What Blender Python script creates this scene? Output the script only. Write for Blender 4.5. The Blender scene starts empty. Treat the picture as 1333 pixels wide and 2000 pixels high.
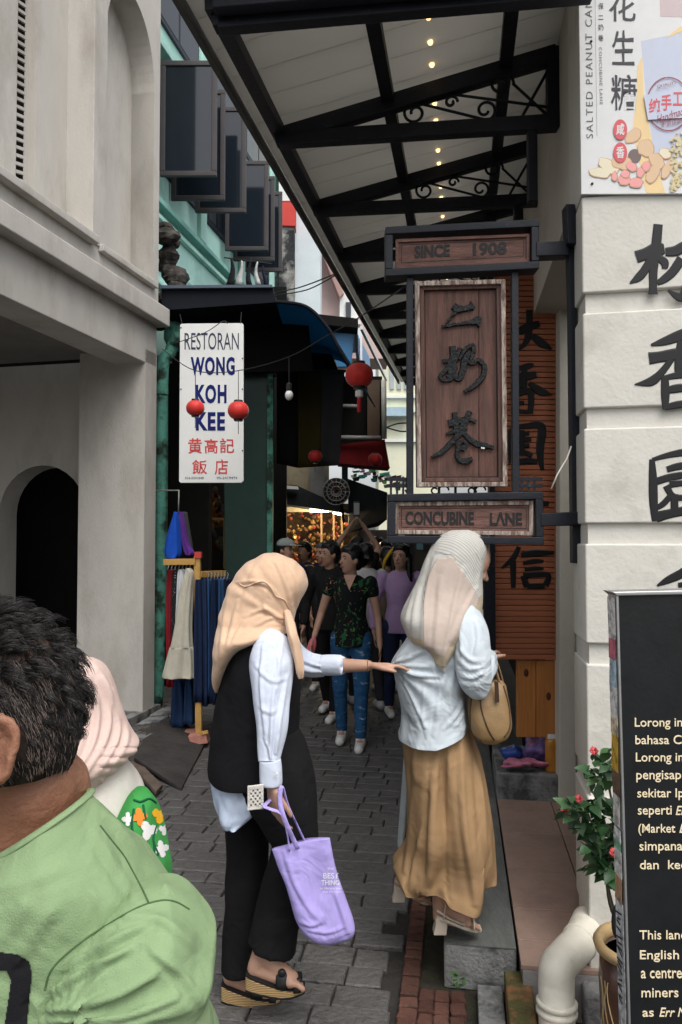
import bpy, bmesh, math, random
from mathutils import Vector, Matrix, noise
from math import sin, cos, pi, atan, radians, sqrt

# ------------------------------------------------------------ camera, sky, sun, exposure
S = bpy.context.scene
COL = S.collection
FPX, CX, CY, H = 1500.0, 666.5, 1000.0, 1.65
PITCH = atan(50 / FPX)
cam_d = bpy.data.cameras.new('camera')
cam_d.sensor_fit = 'VERTICAL'; cam_d.sensor_height = 36; cam_d.sensor_width = 24
cam_d.lens = 36 * FPX / 2000; cam_d.clip_start = 0.05; cam_d.clip_end = 3000
cam = bpy.data.objects.new('camera', cam_d); COL.objects.link(cam)
cam.location = (0, 0, H); cam.rotation_euler = (pi / 2 + PITCH, 0, 0)
S.camera = cam
W = bpy.data.worlds.new('World'); S.world = W; W.use_nodes = True
wn, wl = W.node_tree.nodes, W.node_tree.links
bg = wn['Background']
sky = wn.new('ShaderNodeTexSky'); sky.sky_type = 'NISHITA'; sky.sun_disc = False
SUN_EL, SUN_AZ = radians(58), radians(158)     # azimuth clockwise from +Y: light comes from behind the camera, a little right
sky.sun_elevation = SUN_EL; sky.sun_rotation = SUN_AZ
sky.air_density = 1.0; sky.dust_density = 4.0; sky.ozone_density = 0.6
hs = wn.new('ShaderNodeHueSaturation'); hs.inputs['Saturation'].default_value = 0.28
wl.new(sky.outputs[0], hs.inputs['Color']); wl.new(hs.outputs[0], bg.inputs['Color'])
bg.inputs['Strength'].default_value = 0.15
sun_d = bpy.data.lights.new('sun', 'SUN'); sun_d.energy = 1.0; sun_d.angle = radians(40); sun_d.color = (1.0, 0.97, 0.92)
sun = bpy.data.objects.new('sun', sun_d); COL.objects.link(sun)
sd = Vector((sin(SUN_AZ) * cos(SUN_EL), cos(SUN_AZ) * cos(SUN_EL), sin(SUN_EL)))
sun.rotation_euler = sd.to_track_quat('Z', 'Y').to_euler()
vs = S.view_settings
S.display_settings.display_device = 'sRGB'
vs.view_transform = 'Standard'; vs.look = 'None'; vs.gamma = 1; vs.use_curve_mapping = False
vs.exposure = 0.62
S.cycles.max_bounces = 6; S.cycles.diffuse_bounces = 4; S.cycles.transparent_max_bounces = 8

# ------------------------------------------------------------ helpers
rnd = random.Random(11)
CAM = Vector((0, 0, H)); cp, sp = cos(PITCH), sin(PITCH)
def ray(px, py):
    x = (px - CX) / FPX; v = (CY - py) / FPX
    return Vector((x, cp - v * sp, sp + v * cp))
def P(px, py, Y):
    d = ray(px, py)
    if callable(Y): Y = Y(CX + FPX * d.x / d.y)
    return CAM + d * (Y / d.y)
def G(px, py, z=0.0):
    d = ray(px, py); return CAM + d * ((z - H) / d.z)

class Frame:
    """local frame: s along a wall, n across it, z up"""
    def __init__(f, ox, oy, slope):
        a = atan(slope); f.o = Vector((ox, oy, 0))
        f.s = Vector((sin(a), cos(a), 0)); f.n = Vector((cos(a), -sin(a), 0)); f.a = a
    def W(f, s, n, z): return f.o + f.s * s + f.n * n + Vector((0, 0, z))
    def hit(f, px, py, n=0.0):
        d = ray(px, py); o = f.o + f.n * n
        t = (o - CAM).dot(f.n) / d.dot(f.n); p = CAM + d * t
        return (p - f.o).dot(f.s), p.z
    def n_at(f, px, s, lo=-3.0, hi=3.0):
        """n for which the vertical line at s shows at column px"""
        for _ in range(60):
            m = (lo + hi) / 2; w = f.W(s, m, 1.65)
            if CX + FPX * w.x / w.y > px: hi = m
            else: lo = m
        return (lo + hi) / 2

class MB:
    def __init__(m): m.v = []; m.f = []
    def add(m, vs_, fs):
        b = len(m.v); m.v += [Vector(v) for v in vs_]; m.f += [tuple(i + b for i in f) for f in fs]; return m
    def hexa(m, p):
        return m.add(p, [(0, 3, 2, 1), (4, 5, 6, 7), (0, 1, 5, 4), (1, 2, 6, 5), (2, 3, 7, 6), (3, 0, 4, 7)])
    def box(m, x0, x1, y0, y1, z0, z1):
        return m.hexa([(x0, y0, z0), (x1, y0, z0), (x1, y1, z0), (x0, y1, z0), (x0, y0, z1), (x1, y0, z1), (x1, y1, z1), (x0, y1, z1)])
    def fbox(m, F, s0, s1, n0, n1, z0, z1):
        q = lambda s, n, z: F.W(s, n, z)
        return m.hexa([q(s0, n0, z0), q(s0, n1, z0), q(s1, n1, z0), q(s1, n0, z0), q(s0, n0, z1), q(s0, n1, z1), q(s1, n1, z1), q(s1, n0, z1)])
    def beam(m, a, b, w, h, up=(0, 0, 1)):
        a, b = Vector(a), Vector(b); d = (b - a).normalized(); up = Vector(up)
        r = d.cross(up)
        if r.length < 1e-4: r = d.cross(Vector((1, 0, 0)))
        r.normalize(); u = r.cross(d).normalized(); r *= w / 2; u *= h / 2
        return m.hexa([a - r - u, a + r - u, b + r - u, b - r - u, a - r + u, a + r + u, b + r + u, b - r + u])
    def slab(m, pts, Y, t):
        """pixel polygon at distance Y, t metres thick going away from the camera"""
        f = [P(x, y, Y) for x, y in pts]; return m.prism(f, Vector((0, t, 0)))
    def prism(m, pts, ext):
        pts = [Vector(p) for p in pts]; ext = Vector(ext); n = len(pts)
        fs = [tuple(range(n)), tuple(range(2 * n - 1, n - 1, -1))]
        fs += [(i, i + n, (i + 1) % n + n, (i + 1) % n) for i in range(n)]
        return m.add(pts + [p + ext for p in pts], fs)
    def loft(m, rings, c0=True, c1=True, closed=True):
        n = len(rings[0]); b = len(m.v)
        for r in rings: m.v += [Vector(p) for p in r]
        for k in range(len(rings) - 1):
            for i in range(n if closed else n - 1):
                j = (i + 1) % n
                m.f.append((b + k * n + i, b + k * n + j, b + (k + 1) * n + j, b + (k + 1) * n + i))
        if c0: m.f.append(tuple(b + i for i in range(n - 1, -1, -1)))
        if c1: m.f.append(tuple(b + (len(rings) - 1) * n + i for i in range(n)))
        return m
    def tube(m, pts, r, n=8, flat=1.0, cap=True, up=None):
        pts = [Vector(p) for p in pts]; N = len(pts)
        rr = r if isinstance(r, (list, tuple)) else [r] * N
        rings = []; ref = Vector(up) if up else None
        for i, p in enumerate(pts):
            d = (pts[min(i + 1, N - 1)] - pts[max(i - 1, 0)])
            d = d.normalized() if d.length > 1e-9 else Vector((0, 0, 1))
            if ref is None: ref = Vector((0, 0, 1)) if abs(d.z) < .9 else Vector((1, 0, 0))
            u = (ref - d * ref.dot(d)).normalized(); w = d.cross(u)
            if up is None: ref = u
            rings.append([p + (u * cos(2 * pi * k / n) * flat + w * sin(2 * pi * k / n)) * rr[i] for k in range(n)])
        return m.loft(rings, cap, cap)
    def lathe(m, prof, c, n=24, axis=None, caps=True):
        c = Vector(c); q = Vector(axis).to_track_quat('Z', 'Y') if axis else None
        rings = []
        for r, z in prof:
            ring = [Vector((r * cos(2 * pi * k / n), r * sin(2 * pi * k / n), z)) for k in range(n)]
            rings.append([c + (q @ p if q else p) for p in ring])
        return m.loft(rings, caps, caps)
    def ell(m, c, rx, ry, rz, rot=None, n=16, k=10):
        c = Vector(c); rings = []
        for a in range(k + 1):
            t = pi * (a + .0) / k; t = min(max(t, .03), pi - .03)
            ring = [Vector((rx * sin(t) * cos(2 * pi * i / n), ry * sin(t) * sin(2 * pi * i / n), -rz * cos(t))) for i in range(n)]
            rings.append([c + (rot @ p if rot else p) for p in ring])
        return m.loft(rings)
    def cone(m, a, b, ra, rb, n=12):
        """round-ended tapered capsule"""
        a, b = Vector(a), Vector(b); d = b - a; L = d.length
        if L < 1e-6: return m.ell(a, ra, ra, ra)
        q = d.to_track_quat('Z', 'Y'); rings = []
        prof = [(ra * sin(t), -ra * cos(t)) for t in (.15, .6, 1.1)] + [(ra, 0), (rb, L)] + [(rb * cos(t), L + rb * sin(t)) for t in (.5, 1.0, 1.42)]
        for r, z in prof:
            rings.append([a + q @ Vector((r * cos(2 * pi * i / n), r * sin(2 * pi * i / n), z)) for i in range(n)])
        return m.loft(rings)
    def build(m, name, mt, parent=None, smooth=False, bevel=0.0, origin=None, solid=0.0, sub=0, merge=True):
        if parent is not None: off = wloc(parent)
        elif origin is not None: off = Vector(origin)
        else:
            xs = [v.x for v in m.v]; ys = [v.y for v in m.v]; zs = [v.z for v in m.v]
            off = Vector(((min(xs) + max(xs)) / 2, (min(ys) + max(ys)) / 2, min(zs)))
        me = bpy.data.meshes.new(name)
        me.from_pydata([v - off for v in m.v], [], m.f); me.update()
        bm = bmesh.new(); bm.from_mesh(me); bmesh.ops.recalc_face_normals(bm, faces=bm.faces); bm.to_mesh(me); bm.free()
        if smooth:
            for p in me.polygons: p.use_smooth = True
        me.materials.append(mt)
        o = bpy.data.objects.new(name, me); COL.objects.link(o)
        if parent is not None: o.parent = parent
        else: o.location = off
        if sub:
            d = o.modifiers.new('sub', 'SUBSURF'); d.levels = sub; d.render_levels = sub
        if solid:
            d = o.modifiers.new('solid', 'SOLIDIFY'); d.thickness = solid; d.offset = 0
        if bevel:
            d = o.modifiers.new('bevel', 'BEVEL'); d.width = bevel; d.segments = 2; d.limit_method = 'ANGLE'; d.angle_limit = radians(40)
            if not smooth:
                for p in me.polygons: p.use_smooth = True
                d.harden_normals = False
                w = o.modifiers.new('wn', 'WEIGHTED_NORMAL'); w.keep_sharp = True
        return o

def wloc(o):
    v = Vector((0, 0, 0))
    while o is not None: v = v + o.location; o = o.parent
    return v
def thing(name, label, cat, loc, group=None):
    o = bpy.data.objects.new(name, None); COL.objects.link(o); o.location = loc; o.empty_display_size = .1
    return tag(o, label, cat, group)
def tag(o, label, cat=None, group=None, kind=None):
    if label: o['label'] = label
    if cat: o['category'] = cat
    if group: o['group'] = group
    if kind: o['kind'] = kind
    return o
def structure(o): o['kind'] = 'structure'; return o
def stuff(o): o['kind'] = 'stuff'; return o
def kids(o, cache={}): return [c for c in bpy.data.objects if c.parent is o]
def copy_obj(o, parent, loc=None):
    c = o.copy(); COL.objects.link(c); c.parent = parent
    if loc is not None: c.location = loc
    return c
def copy_tree(o, parent=None):
    c = o.copy(); COL.objects.link(c); c.parent = parent
    for k in kids(o): copy_tree(k, c)
    return c

def catmull(pts, n=8):
    """interpolates tuples of any length"""
    out = []; N = len(pts)
    for i in range(N - 1):
        p0, p1, p2, p3 = pts[max(i - 1, 0)], pts[i], pts[i + 1], pts[min(i + 2, N - 1)]
        for k in range(n):
            t = k / n
            out.append(tuple(.5 * ((2 * b) + (-a + c) * t + (2 * a - 5 * b + 4 * c - d) * t * t + (-a + 3 * b - 3 * c + d) * t ** 3) for a, b, c, d in zip(p0, p1, p2, p3)))
    out.append(tuple(float(x) for x in pts[-1])); return out

# ------------------------------------------------------------ materials
def mat(name, col, rough=.8, var=.12, vs=3.0, bump=.0, bs=60.0, metal=0.0, spec=.5, col2=None, c2s=2.0, c2t=(.5, .7), emis=None, es=1.0,
        coord='Object', stretch=(1, 1, 1), sheen=0.0, trans=0.0, alpha=1.0, obrand=0.0, coat=0.0, sss=0.0, b2=0.0, b2s=8.0):
    m = bpy.data.materials.new(name); m.use_nodes = True
    n, l = m.node_tree.nodes, m.node_tree.links; b = n['Principled BSDF']
    col = (*col, 1)
    b.inputs['Roughness'].default_value = rough; b.inputs['Metallic'].default_value = metal
    b.inputs['Specular IOR Level'].default_value = spec * (.35 if rough > .6 else .8)
    b.inputs['Base Color'].default_value = col
    if trans: b.inputs['Transmission Weight'].default_value = trans
    if alpha < 1: b.inputs['Alpha'].default_value = alpha
    if coat: b.inputs['Coat Weight'].default_value = coat
    if sheen: b.inputs['Sheen Weight'].default_value = sheen; b.inputs['Sheen Roughness'].default_value = .5
    if sss: b.inputs['Subsurface Weight'].default_value = sss; b.inputs['Subsurface Radius'].default_value = (.01, .004, .002)
    tc = n.new('ShaderNodeTexCoord'); mp = n.new('ShaderNodeMapping'); mp.inputs['Scale'].default_value = stretch
    l.new(tc.outputs[coord], mp.inputs['Vector']); vec = mp.outputs[0]
    cur = None
    if col2 is not None:
        nz = n.new('ShaderNodeTexNoise'); nz.inputs['Scale'].default_value = c2s; nz.inputs['Detail'].default_value = 8; nz.inputs['Roughness'].default_value = .65
        l.new(vec, nz.inputs['Vector'])
        mr = n.new('ShaderNodeMapRange'); mr.inputs[1].default_value = c2t[0]; mr.inputs[2].default_value = c2t[1]; l.new(nz.outputs[0], mr.inputs[0])
        mx = n.new('ShaderNodeMix'); mx.data_type = 'RGBA'; mx.inputs['A'].default_value = col; mx.inputs['B'].default_value = (*col2, 1)
        l.new(mr.outputs[0], mx.inputs['Factor']); cur = mx.outputs['Result']
    if var or obrand:
        nz = n.new('ShaderNodeTexNoise'); nz.inputs['Scale'].default_value = vs; nz.inputs['Detail'].default_value = 6; nz.inputs['Roughness'].default_value = .7
        l.new(vec, nz.inputs['Vector'])
        mr = n.new('ShaderNodeMapRange'); mr.inputs[1].default_value = .3; mr.inputs[2].default_value = .7
        mr.inputs[3].default_value = 1 - var * 1.3; mr.inputs[4].default_value = 1 + var; l.new(nz.outputs[0], mr.inputs[0])
        val = mr.outputs[0]
        if obrand:
            oi = n.new('ShaderNodeObjectInfo'); m2 = n.new('ShaderNodeMapRange'); m2.inputs[3].default_value = 1 - obrand; m2.inputs[4].default_value = 1 + obrand
            l.new(oi.outputs['Random'], m2.inputs[0]); mm = n.new('ShaderNodeMath'); mm.operation = 'MULTIPLY'; l.new(val, mm.inputs[0]); l.new(m2.outputs[0], mm.inputs[1]); val = mm.outputs[0]
        vm = n.new('ShaderNodeVectorMath'); vm.operation = 'SCALE'
        if cur is None: vm.inputs[0].default_value = col[:3]
        else: l.new(cur, vm.inputs[0])
        l.new(val, vm.inputs['Scale']); cur = vm.outputs[0]
    if cur is not None: l.new(cur, b.inputs['Base Color'])
    if bump or b2:
        nz = n.new('ShaderNodeTexNoise'); nz.inputs['Scale'].default_value = bs; nz.inputs['Detail'].default_value = 5; l.new(vec, nz.inputs['Vector'])
        bp = n.new('ShaderNodeBump'); bp.inputs['Strength'].default_value = bump; bp.inputs['Distance'].default_value = .01
        l.new(nz.outputs[0], bp.inputs['Height']); l.new(bp.outputs[0], b.inputs['Normal'])
        if b2:
            nz2 = n.new('ShaderNodeTexNoise'); nz2.inputs['Scale'].default_value = b2s; nz2.inputs['Detail'].default_value = 3; nz2.inputs['Distortion'].default_value = .6; l.new(vec, nz2.inputs['Vector'])
            bq = n.new('ShaderNodeBump'); bq.inputs['Strength'].default_value = b2; bq.inputs['Distance'].default_value = .05
            l.new(nz2.outputs[0], bq.inputs['Height']); l.new(bq.outputs[0], bp.inputs['Normal'])
    if emis is not None:
        b.inputs['Emission Color'].default_value = (*emis, 1); b.inputs['Emission Strength'].default_value = es
    return m

M = dict(
    plaster=mat('plaster_beige', (.49, .465, .425), .9, .07, 2.5, .25, 90, col2=(.33, .30, .26), c2s=2.2, c2t=(.48, .75), stretch=(1, 1, .4), b2=.06, b2s=6),
    white_wall=mat('plaster_white', (.60, .58, .525), .85, .05, 2.0, .15, 70, col2=(.42, .40, .34), c2s=3.2, c2t=(.55, .8), b2=.08, b2s=9),
    cream_wall=mat('plaster_cream', (.56, .53, .46), .85, .06, 2.0, .2, 70, col2=(.42, .39, .32), c2s=2.2, c2t=(.5, .9)),
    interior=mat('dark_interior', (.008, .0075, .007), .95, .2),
    mint=mat('mint_plaster', (.46, .74, .66), .85, .10, 1.4, .2, 60, col2=(.26, .47, .42), c2s=1.6, c2t=(.5, .85)),
    mint_trim=mat('mint_trim', (.26, .52, .46), .8, .15, 3),
    teal_pipe=mat('teal_paint', (.07, .22, .17), .7, .3, 6, .3, 40, col2=(.015, .03, .02), c2s=5, c2t=(.48, .6)),
    frame_dark=mat('window_frame_brown', (.045, .038, .040), .5, .15, 6),
    pane=mat('window_glass', (.012, .017, .024), .08, .0, spec=.8),
    navy_panel=mat('navy_panel', (.012, .016, .028), .45, .2, 3),
    paving=mat('paving_stone', (.118, .113, .108), .58, .28, 9, .8, 55, col2=(.072, .069, .066), c2s=6, c2t=(.42, .68), obrand=.09, b2=.25, b2s=25, coord='Object'),
    paving_joint=mat('paving_joint', (.040, .037, .034), .9, .3, 12, .6, 60),
    asphalt=mat('road_surface', (.10, .098, .095), .9, .15, 4, .5, 80),
    dirt=mat('dirty_concrete', (.075, .058, .048), .9, .3, 5, .6, 40, col2=(.10, .095, .09), c2s=3),
    brick=mat('red_brick', (.125, .058, .044), .9, .25, 14, .6, 90, col2=(.045, .032, .024), c2s=13, c2t=(.45, .66), obrand=.3),
    brick_pink=mat('pink_brick', (.48, .22, .17), .9, .2, 14, .5, 90, obrand=.1),
    brick_orange=mat('orange_brick', (.50, .16, .09), .9, .2, 20, .6, 90, col2=(.6, .35, .27), c2s=20, c2t=(.55, .7)),
    mossy=mat('mossy_brick', (.09, .085, .035), .95, .3, 12, .7, 90, col2=(.22, .10, .05), c2s=9, c2t=(.5, .62)),
    concrete=mat('weathered_concrete', (.24, .24, .235), .9, .25, 8, .7, 70, col2=(.07, .075, .075), c2s=7, c2t=(.45, .62)),
    concrete_top=mat('kerb_top', (.13, .135, .13), .85, .2, 8, .5, 70, stretch=(4, 1, 1)),
    soil=mat('gutter_dirt', (.035, .032, .024), .95, .3, 14, .8, 60, col2=(.05, .06, .025), c2s=9),
    tile=mat('terracotta_tile', (.30, .205, .165), .55, .08, 30, .15, 150, col2=(.22, .15, .125), c2s=5, c2t=(.45, .75)),
    tile_edge=mat('tile_edge', (.26, .25, .24), .8, .15, 8, .3, 60),
    steel=mat('painted_steel', (.008, .010, .016), .5, .25, 9, .15, 60, col2=(.04, .045, .055), c2s=22, c2t=(.64, .72), spec=.4),
    pvc=mat('pvc_ceiling', (.80, .78, .75), .28, .06, 1.2, .05, 30, spec=.5),
    pvc_white=mat('pvc_pipe', (.66, .63, .54), .45, .10, 7, .1, 60, col2=(.36, .33, .26), c2s=6, c2t=(.55, .8)),
    wood_dark=mat('sign_wood', (.150, .078, .062), .68, .25, 9, .5, 60, col2=(.085, .052, .045), c2s=7, c2t=(.38, .66), stretch=(7, 7, .6)),
    wood_h=mat('plaque_wood', (.20, .108, .088), .68, .2, 9, .5, 60, col2=(.09, .05, .042), c2s=7, c2t=(.42, .7), stretch=(.6, 7, 7)),
    wood_worn=mat('worn_wood_edge', (.16, .11, .09), .8, .3, 18, .7, 60, col2=(.44, .37, .32), c2s=22, c2t=(.42, .58), stretch=(3, 3, .5)),
    verdigris=mat('dark_metal_letters', (.010, .012, .013), .55, .3, 40, .6, 90, col2=(.03, .045, .042), c2s=50, c2t=(.6, .7), spec=.3),
    ink=mat('black_paint', (.005, .005, .006), .5, .1, 20),
    carved=mat('carved_black', (.010, .009, .010), .6, .1),
    slat_brown=mat('brown_slat', (.37, .125, .060), .5, .12, 5, .1, 80, stretch=(1, 6, 6), obrand=.08),
    pine=mat('varnished_pine', (.50, .20, .055), .45, .15, 5, .1, 60, col2=(.30, .10, .03), c2s=4, c2t=(.5, .8), stretch=(8, 8, .5)),
    knot=mat('pine_knot', (.09, .028, .012), .5, .2, 30),
    black_board=mat('info_board_black', (.010, .011, .012), .38, .3, 8, .05, 90, spec=.4),
    cream_letter=mat('cream_lettering', (.78, .66, .45), .6, 0),
    alu=mat('aluminium', (.45, .45, .45), .4, .1, 10, metal=.8),
    glaze=mat('brown_glazed_pot', (.085, .042, .030), .25, .2, 8, .1, 30, coat=.4),
    ochre=mat('ochre_rim', (.48, .33, .16), .5, .2, 12, .1, 60),
    leaf=mat('leaf_green', (.030, .085, .028), .45, .3, 20, obrand=.2),
    leaf2=mat('leaf_light', (.07, .15, .05), .45, .3, 20),
    flower=mat('flower_red', (.55, .07, .08), .6, .1, 20),
    stem=mat('plant_stem', (.06, .055, .035), .8, .2, 20),
    blue_sheet=mat('blue_roof_sheet', (.012, .07, .13), .4, .2, 3),
    blue_dark=mat('roof_edge_metal', (.006, .008, .013), .8, .2, 3),
    sign_white=mat('sign_enamel', (.70, .71, .69), .45, .05, 4, col2=(.50, .49, .44), c2s=5, c2t=(.62, .8)),
    sign_blue=mat('sign_blue', (.006, .014, .12), .7, 0),
    sign_navy=mat('sign_navy', (.02, .025, .06), .5, 0),
    sign_red=mat('sign_red', (.55, .05, .045), .5, 0),
    lantern=mat('lantern_red', (.62, .025, .018), .55, .12, 10, sheen=.2),
    black_plastic=mat('black_plastic', (.015, .015, .016), .5, .1),
    wire=mat('wire_black', (.012, .012, .013), .6, 0),
    door_green=mat('dark_green_paint', (.009, .036, .028), .5, .2, 2, .1, 30),
    red_cloth=mat('dark_red_awning', (.16, .008, .010), .8, .2, 4),
    pipe_grey=mat('grey_pipe', (.22, .22, .21), .5, .15, 6),
    yellow_wall=mat('yellow_wall', (.36, .31, .21), .85, .15, 2, col2=(.22, .18, .11), c2s=3),
    tarp=mat('dark_tarp', (.020, .022, .025), .8, .3, 4),
    gold=mat('gilt_trinket', (.45, .26, .08), .35, .3, 30, metal=.5, obrand=.4),
    tube_light=mat('lamp_tube', (1, 1, 1), .5, 0, emis=(1.0, .86, .62), es=9),
    warm_glint=mat('warm_glint', (1, .8, .5), .5, 0, emis=(1.0, .62, .25), es=1.8),  # glow of the imitated reflections on the canopy ceiling
    bulb=mat('frosted_bulb', (.8, .8, .78), .25, .0, spec=.6),
    wood_gold=mat('rack_timber', (.52, .30, .085), .6, .2, 8, .2, 60),
)
# ------------------------------------------------------------ ground and paving
RF = Frame(.631, 2.715, .155)           # right-hand side of the lane: s up the lane, n to the right
LF = Frame(-1.79, 7.0, .229)            # beige building on the left: n towards the lane
g = MB(); g.add([(-400, -400, -.03), (400, -400, -.03), (400, 900, -.03), (-400, 900, -.03)], [(0, 1, 2, 3)])
structure(g.build('ground', M['asphalt'], origin=(0, 0, -.03)))
g = MB(); g.add([RF.W(-9, -6, -.012), RF.W(-9, -.43, -.012), RF.W(32, -.43, -.012), RF.W(32, -6, -.012)], [(0, 1, 2, 3)])
lane = structure(g.build('lane_paving', M['paving_joint'], origin=(0, 0, -.012)))

def rough_block(name, L, Wd, Ht, mt, seed, bev=.005, nx=5, jag=.0035):
    """one paver with uneven outline and worn edges, about 40 faces"""
    r = random.Random(seed); e = []
    def side(a, b, n):
        for i in range(n):
            t = i / n; e.append((a[0] + (b[0] - a[0]) * t + r.uniform(-jag, jag), a[1] + (b[1] - a[1]) * t + r.uniform(-jag, jag)))
    x, y = L / 2, Wd / 2
    side((-x, -y), (x, -y), nx); side((x, -y), (x, y), 2); side((x, y), (-x, y), nx); side((-x, y), (-x, -y), 2)
    sc = lambda k, z: [Vector((px * (1 - 2 * k / L), py * (1 - 2 * k / Wd), z)) for px, py in e]
    m = MB(); m.loft([sc(0, -.01), sc(0, Ht - bev), sc(bev, Ht)], False, True)
    me = bpy.data.meshes.new(name); me.from_pydata(m.v, [], m.f); me.update(); me.materials.append(mt)
    bm = bmesh.new(); bm.from_mesh(me); bmesh.ops.recalc_face_normals(bm, faces=bm.faces); bm.to_mesh(me); bm.free()
    return me
PL = (.13, .20, .27, .36)
pav = [[rough_block('paving_stone', L, .15, .0095, M['paving'], 5 * i + j) for j in range(4)] for i, L in enumerate(PL)]
far_stones = MB(); n_st = 0
s = -1.3; row = 0; stones = []
while s < 12:
    n = -.44 - rnd.uniform(0, .1) ; first = True
    dpt = .112 + rnd.uniform(-.012, .020)
    while n > -3.6:
        i = rnd.choice([0, 1, 1, 2, 2, 3]); L = PL[i]
        stones.append((s, n - L / 2, i, dpt)); n -= L + .009
    s += dpt + .008; row += 1
def in_view(w):
    return abs(w.x / w.y) < .5 and w.y > 2.2 and (w.x > -.30 * w.y - .2)
stones = [q for q in stones if RF.W(q[0], q[1], 0).y > 1.6]
cand = [q for q in stones if in_view(RF.W(q[0], q[1], 0))]
cand.sort(key=lambda q: RF.W(q[0], q[1], 0).y)
near = set(id(q) for q in cand[:290])
for q in stones:
    s_, n_, i, d_ = q; w = RF.W(s_, n_, -.004 + rnd.uniform(-.003, .003))
    if id(q) in near:
        o = bpy.data.objects.new('paving_stone', rnd.choice(pav[i])); COL.objects.link(o); o.parent = lane
        o.location = w - wloc(lane); o.rotation_euler = (rnd.uniform(-.012, .012), rnd.uniform(-.012, .012), -RF.a + rnd.uniform(-.012, .012) + (pi if rnd.random() < .5 else 0))
        o.scale = (1, d_ / .15, 1)
    else:
        L = PL[i]
        far_stones.fbox(RF, s_ - d_ / 2, s_ + d_ / 2, n_ - L / 2, n_ + L / 2, -.02, w.z + .01)
stuff(far_stones.build('paving_stones', M['paving'], lane))
# narrow brick gutter beside the steps, bricks laid across
gut = MB(); gut.fbox(RF, -3, 8, -.43, -.0, -.02, -.010)
gut = structure(gut.build('gutter', M['soil']))
bm_ = [rough_block('brick', .105, .052, .02, M['brick'], 90 + j, .005, 3, .003) for j in range(4)]
def put_brick(s_, n_, rot=0, dz=0, par=None, sc=1):
    o = bpy.data.objects.new('brick', rnd.choice(bm_)); COL.objects.link(o); o.parent = par or gut
    o.location = RF.W(s_, n_, -.006 + dz + rnd.uniform(-.004, .004)) - wloc(par or gut)
    o.rotation_euler = (rnd.uniform(-.03, .03), rnd.uniform(-.03, .03), -RF.a + rot + rnd.uniform(-.05, .05)); o.scale = (sc, 1, 1)
s_ = -1.0
while s_ < 3.4:                         # border course, along the lane edge
    put_brick(s_, -.397, 0 if int(s_ * 20) % 3 else .02, .004, sc=.62); s_ += .062
s_ = -1.0
while s_ < .06:
    k = 0; n_ = -.335
    while n_ < -.17: put_brick(s_, n_, pi / 2, 0, sc=.6); n_ += .056
    s_ += .075
pl = thing('paving_slab', 'grey rough slab set between the small bricks and the mossy block', 'slab', RF.W(-.15, -.09, 0))
MB().fbox(RF, -.6, .10, -.155, -.065, -.01, .035).build('slab_block', M['concrete'], pl, bevel=.006)
# mossy block and orange brick
o = MB().fbox(RF, -.5, .09, -.06, .03, -.01, .10).build('mossy_block', M['mossy'], bevel=.008)
tag(o, 'green and brown mossy brick block at the foot of the tiled step', 'brick')
w = P(1033, 1990, 2.55)
o = MB().fbox(RF, -.30, -.09, .035, .115, 0, .11).build('loose_brick', M['brick_orange'], bevel=.006)
tag(o, 'broken orange brick lying beside the white drainpipe', 'brick')

# kerb step the tall visitor stands on, tiled ledge behind
o = MB().fbox(RF, .13, 5.2, -.275, -.012, -.01, .152).build('kerb_step', M['concrete'], bevel=.008)
structure(o)
MB().fbox(RF, .128, 5.2, -.272, -.014, .1525, .1565).build('step_top', M['concrete_top'], o)
ledge = MB().fbox(RF, .0, 1.72, .0, .62, -.01, .150).build('tiled_ledge', M['tile_edge'])
structure(ledge)
ys = [0, .17, .42, .78, 1.22, 1.72]
for a, b in zip(ys, ys[1:]):
    MB().fbox(RF, a + .002, b - .002, -.006, .285, .1505, .168).build('floor_tile', M['tile'], ledge, bevel=.0025)
    MB().fbox(RF, a + .002, b - .002, .289, .62, .1505, .168).build('floor_tile', M['tile'], ledge, bevel=.0025)
# concrete block at the back of the ledge where the bags lie
cb = MB().fbox(RF, 1.73, 2.35, -.01, .62, 0, .31).build('concrete_step', M['concrete'], bevel=.01); structure(cb)

# left strip: dirt, loose slabs, ramp
dl = MB(); dl.add([Vector(p) for p in (G(120, 1720), G(292, 1545), G(400, 1462), G(470, 1400), G(200, 1400), G(0, 1500))], [(0, 1, 2, 3, 4, 5)])
for v in dl.v: v.z = .004
structure(dl.build('side_drain', M['dirt']))
def flat_px(name, pts, z0, t, mt, label, cat, zs=None):
    ps = [G(x, y, z0) for x, y in pts]
    if zs: ps = [G(x, y, z) for (x, y), z in zip(pts, zs)]
    o = MB().prism(ps, (0, 0, -t)).build(name, mt, bevel=.006)
    return tag(o, label, cat)
flat_px('ramp_slab', [(262, 1478), (355, 1540), (400, 1452), (352, 1398), (300, 1405)], .0, .03, mat('ramp_concrete', (.055, .05, .048), .9, .25, 6, .5, 50), 'dark grey sloping concrete slab beside the beige pillar', 'slab', zs=[.10, .02, .03, .12, .14])
flat_px('loose_plank', [(255, 1490), (268, 1482), (318, 1532), (305, 1545)], .06, .03, mat('plank_grey', (.13, .10, .08), .9, .3, 9, .5, 50), 'short weathered plank leaning over the side drain', 'plank')
for i, (x, y) in enumerate([(268, 1440), (300, 1405), (325, 1388)]):
    flat_px('drain_cover', [(x - 32, y + 8), (x + 10, y + 4), (x + 32, y - 9), (x - 8, y - 6)], .12 + .02 * i, .02, M['concrete'],
            ['pale drain slab nearest the pink headscarf', 'pale drain slab in the middle at the pillar foot', 'pale drain slab beside the green pipe'][i], 'slab')
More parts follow.
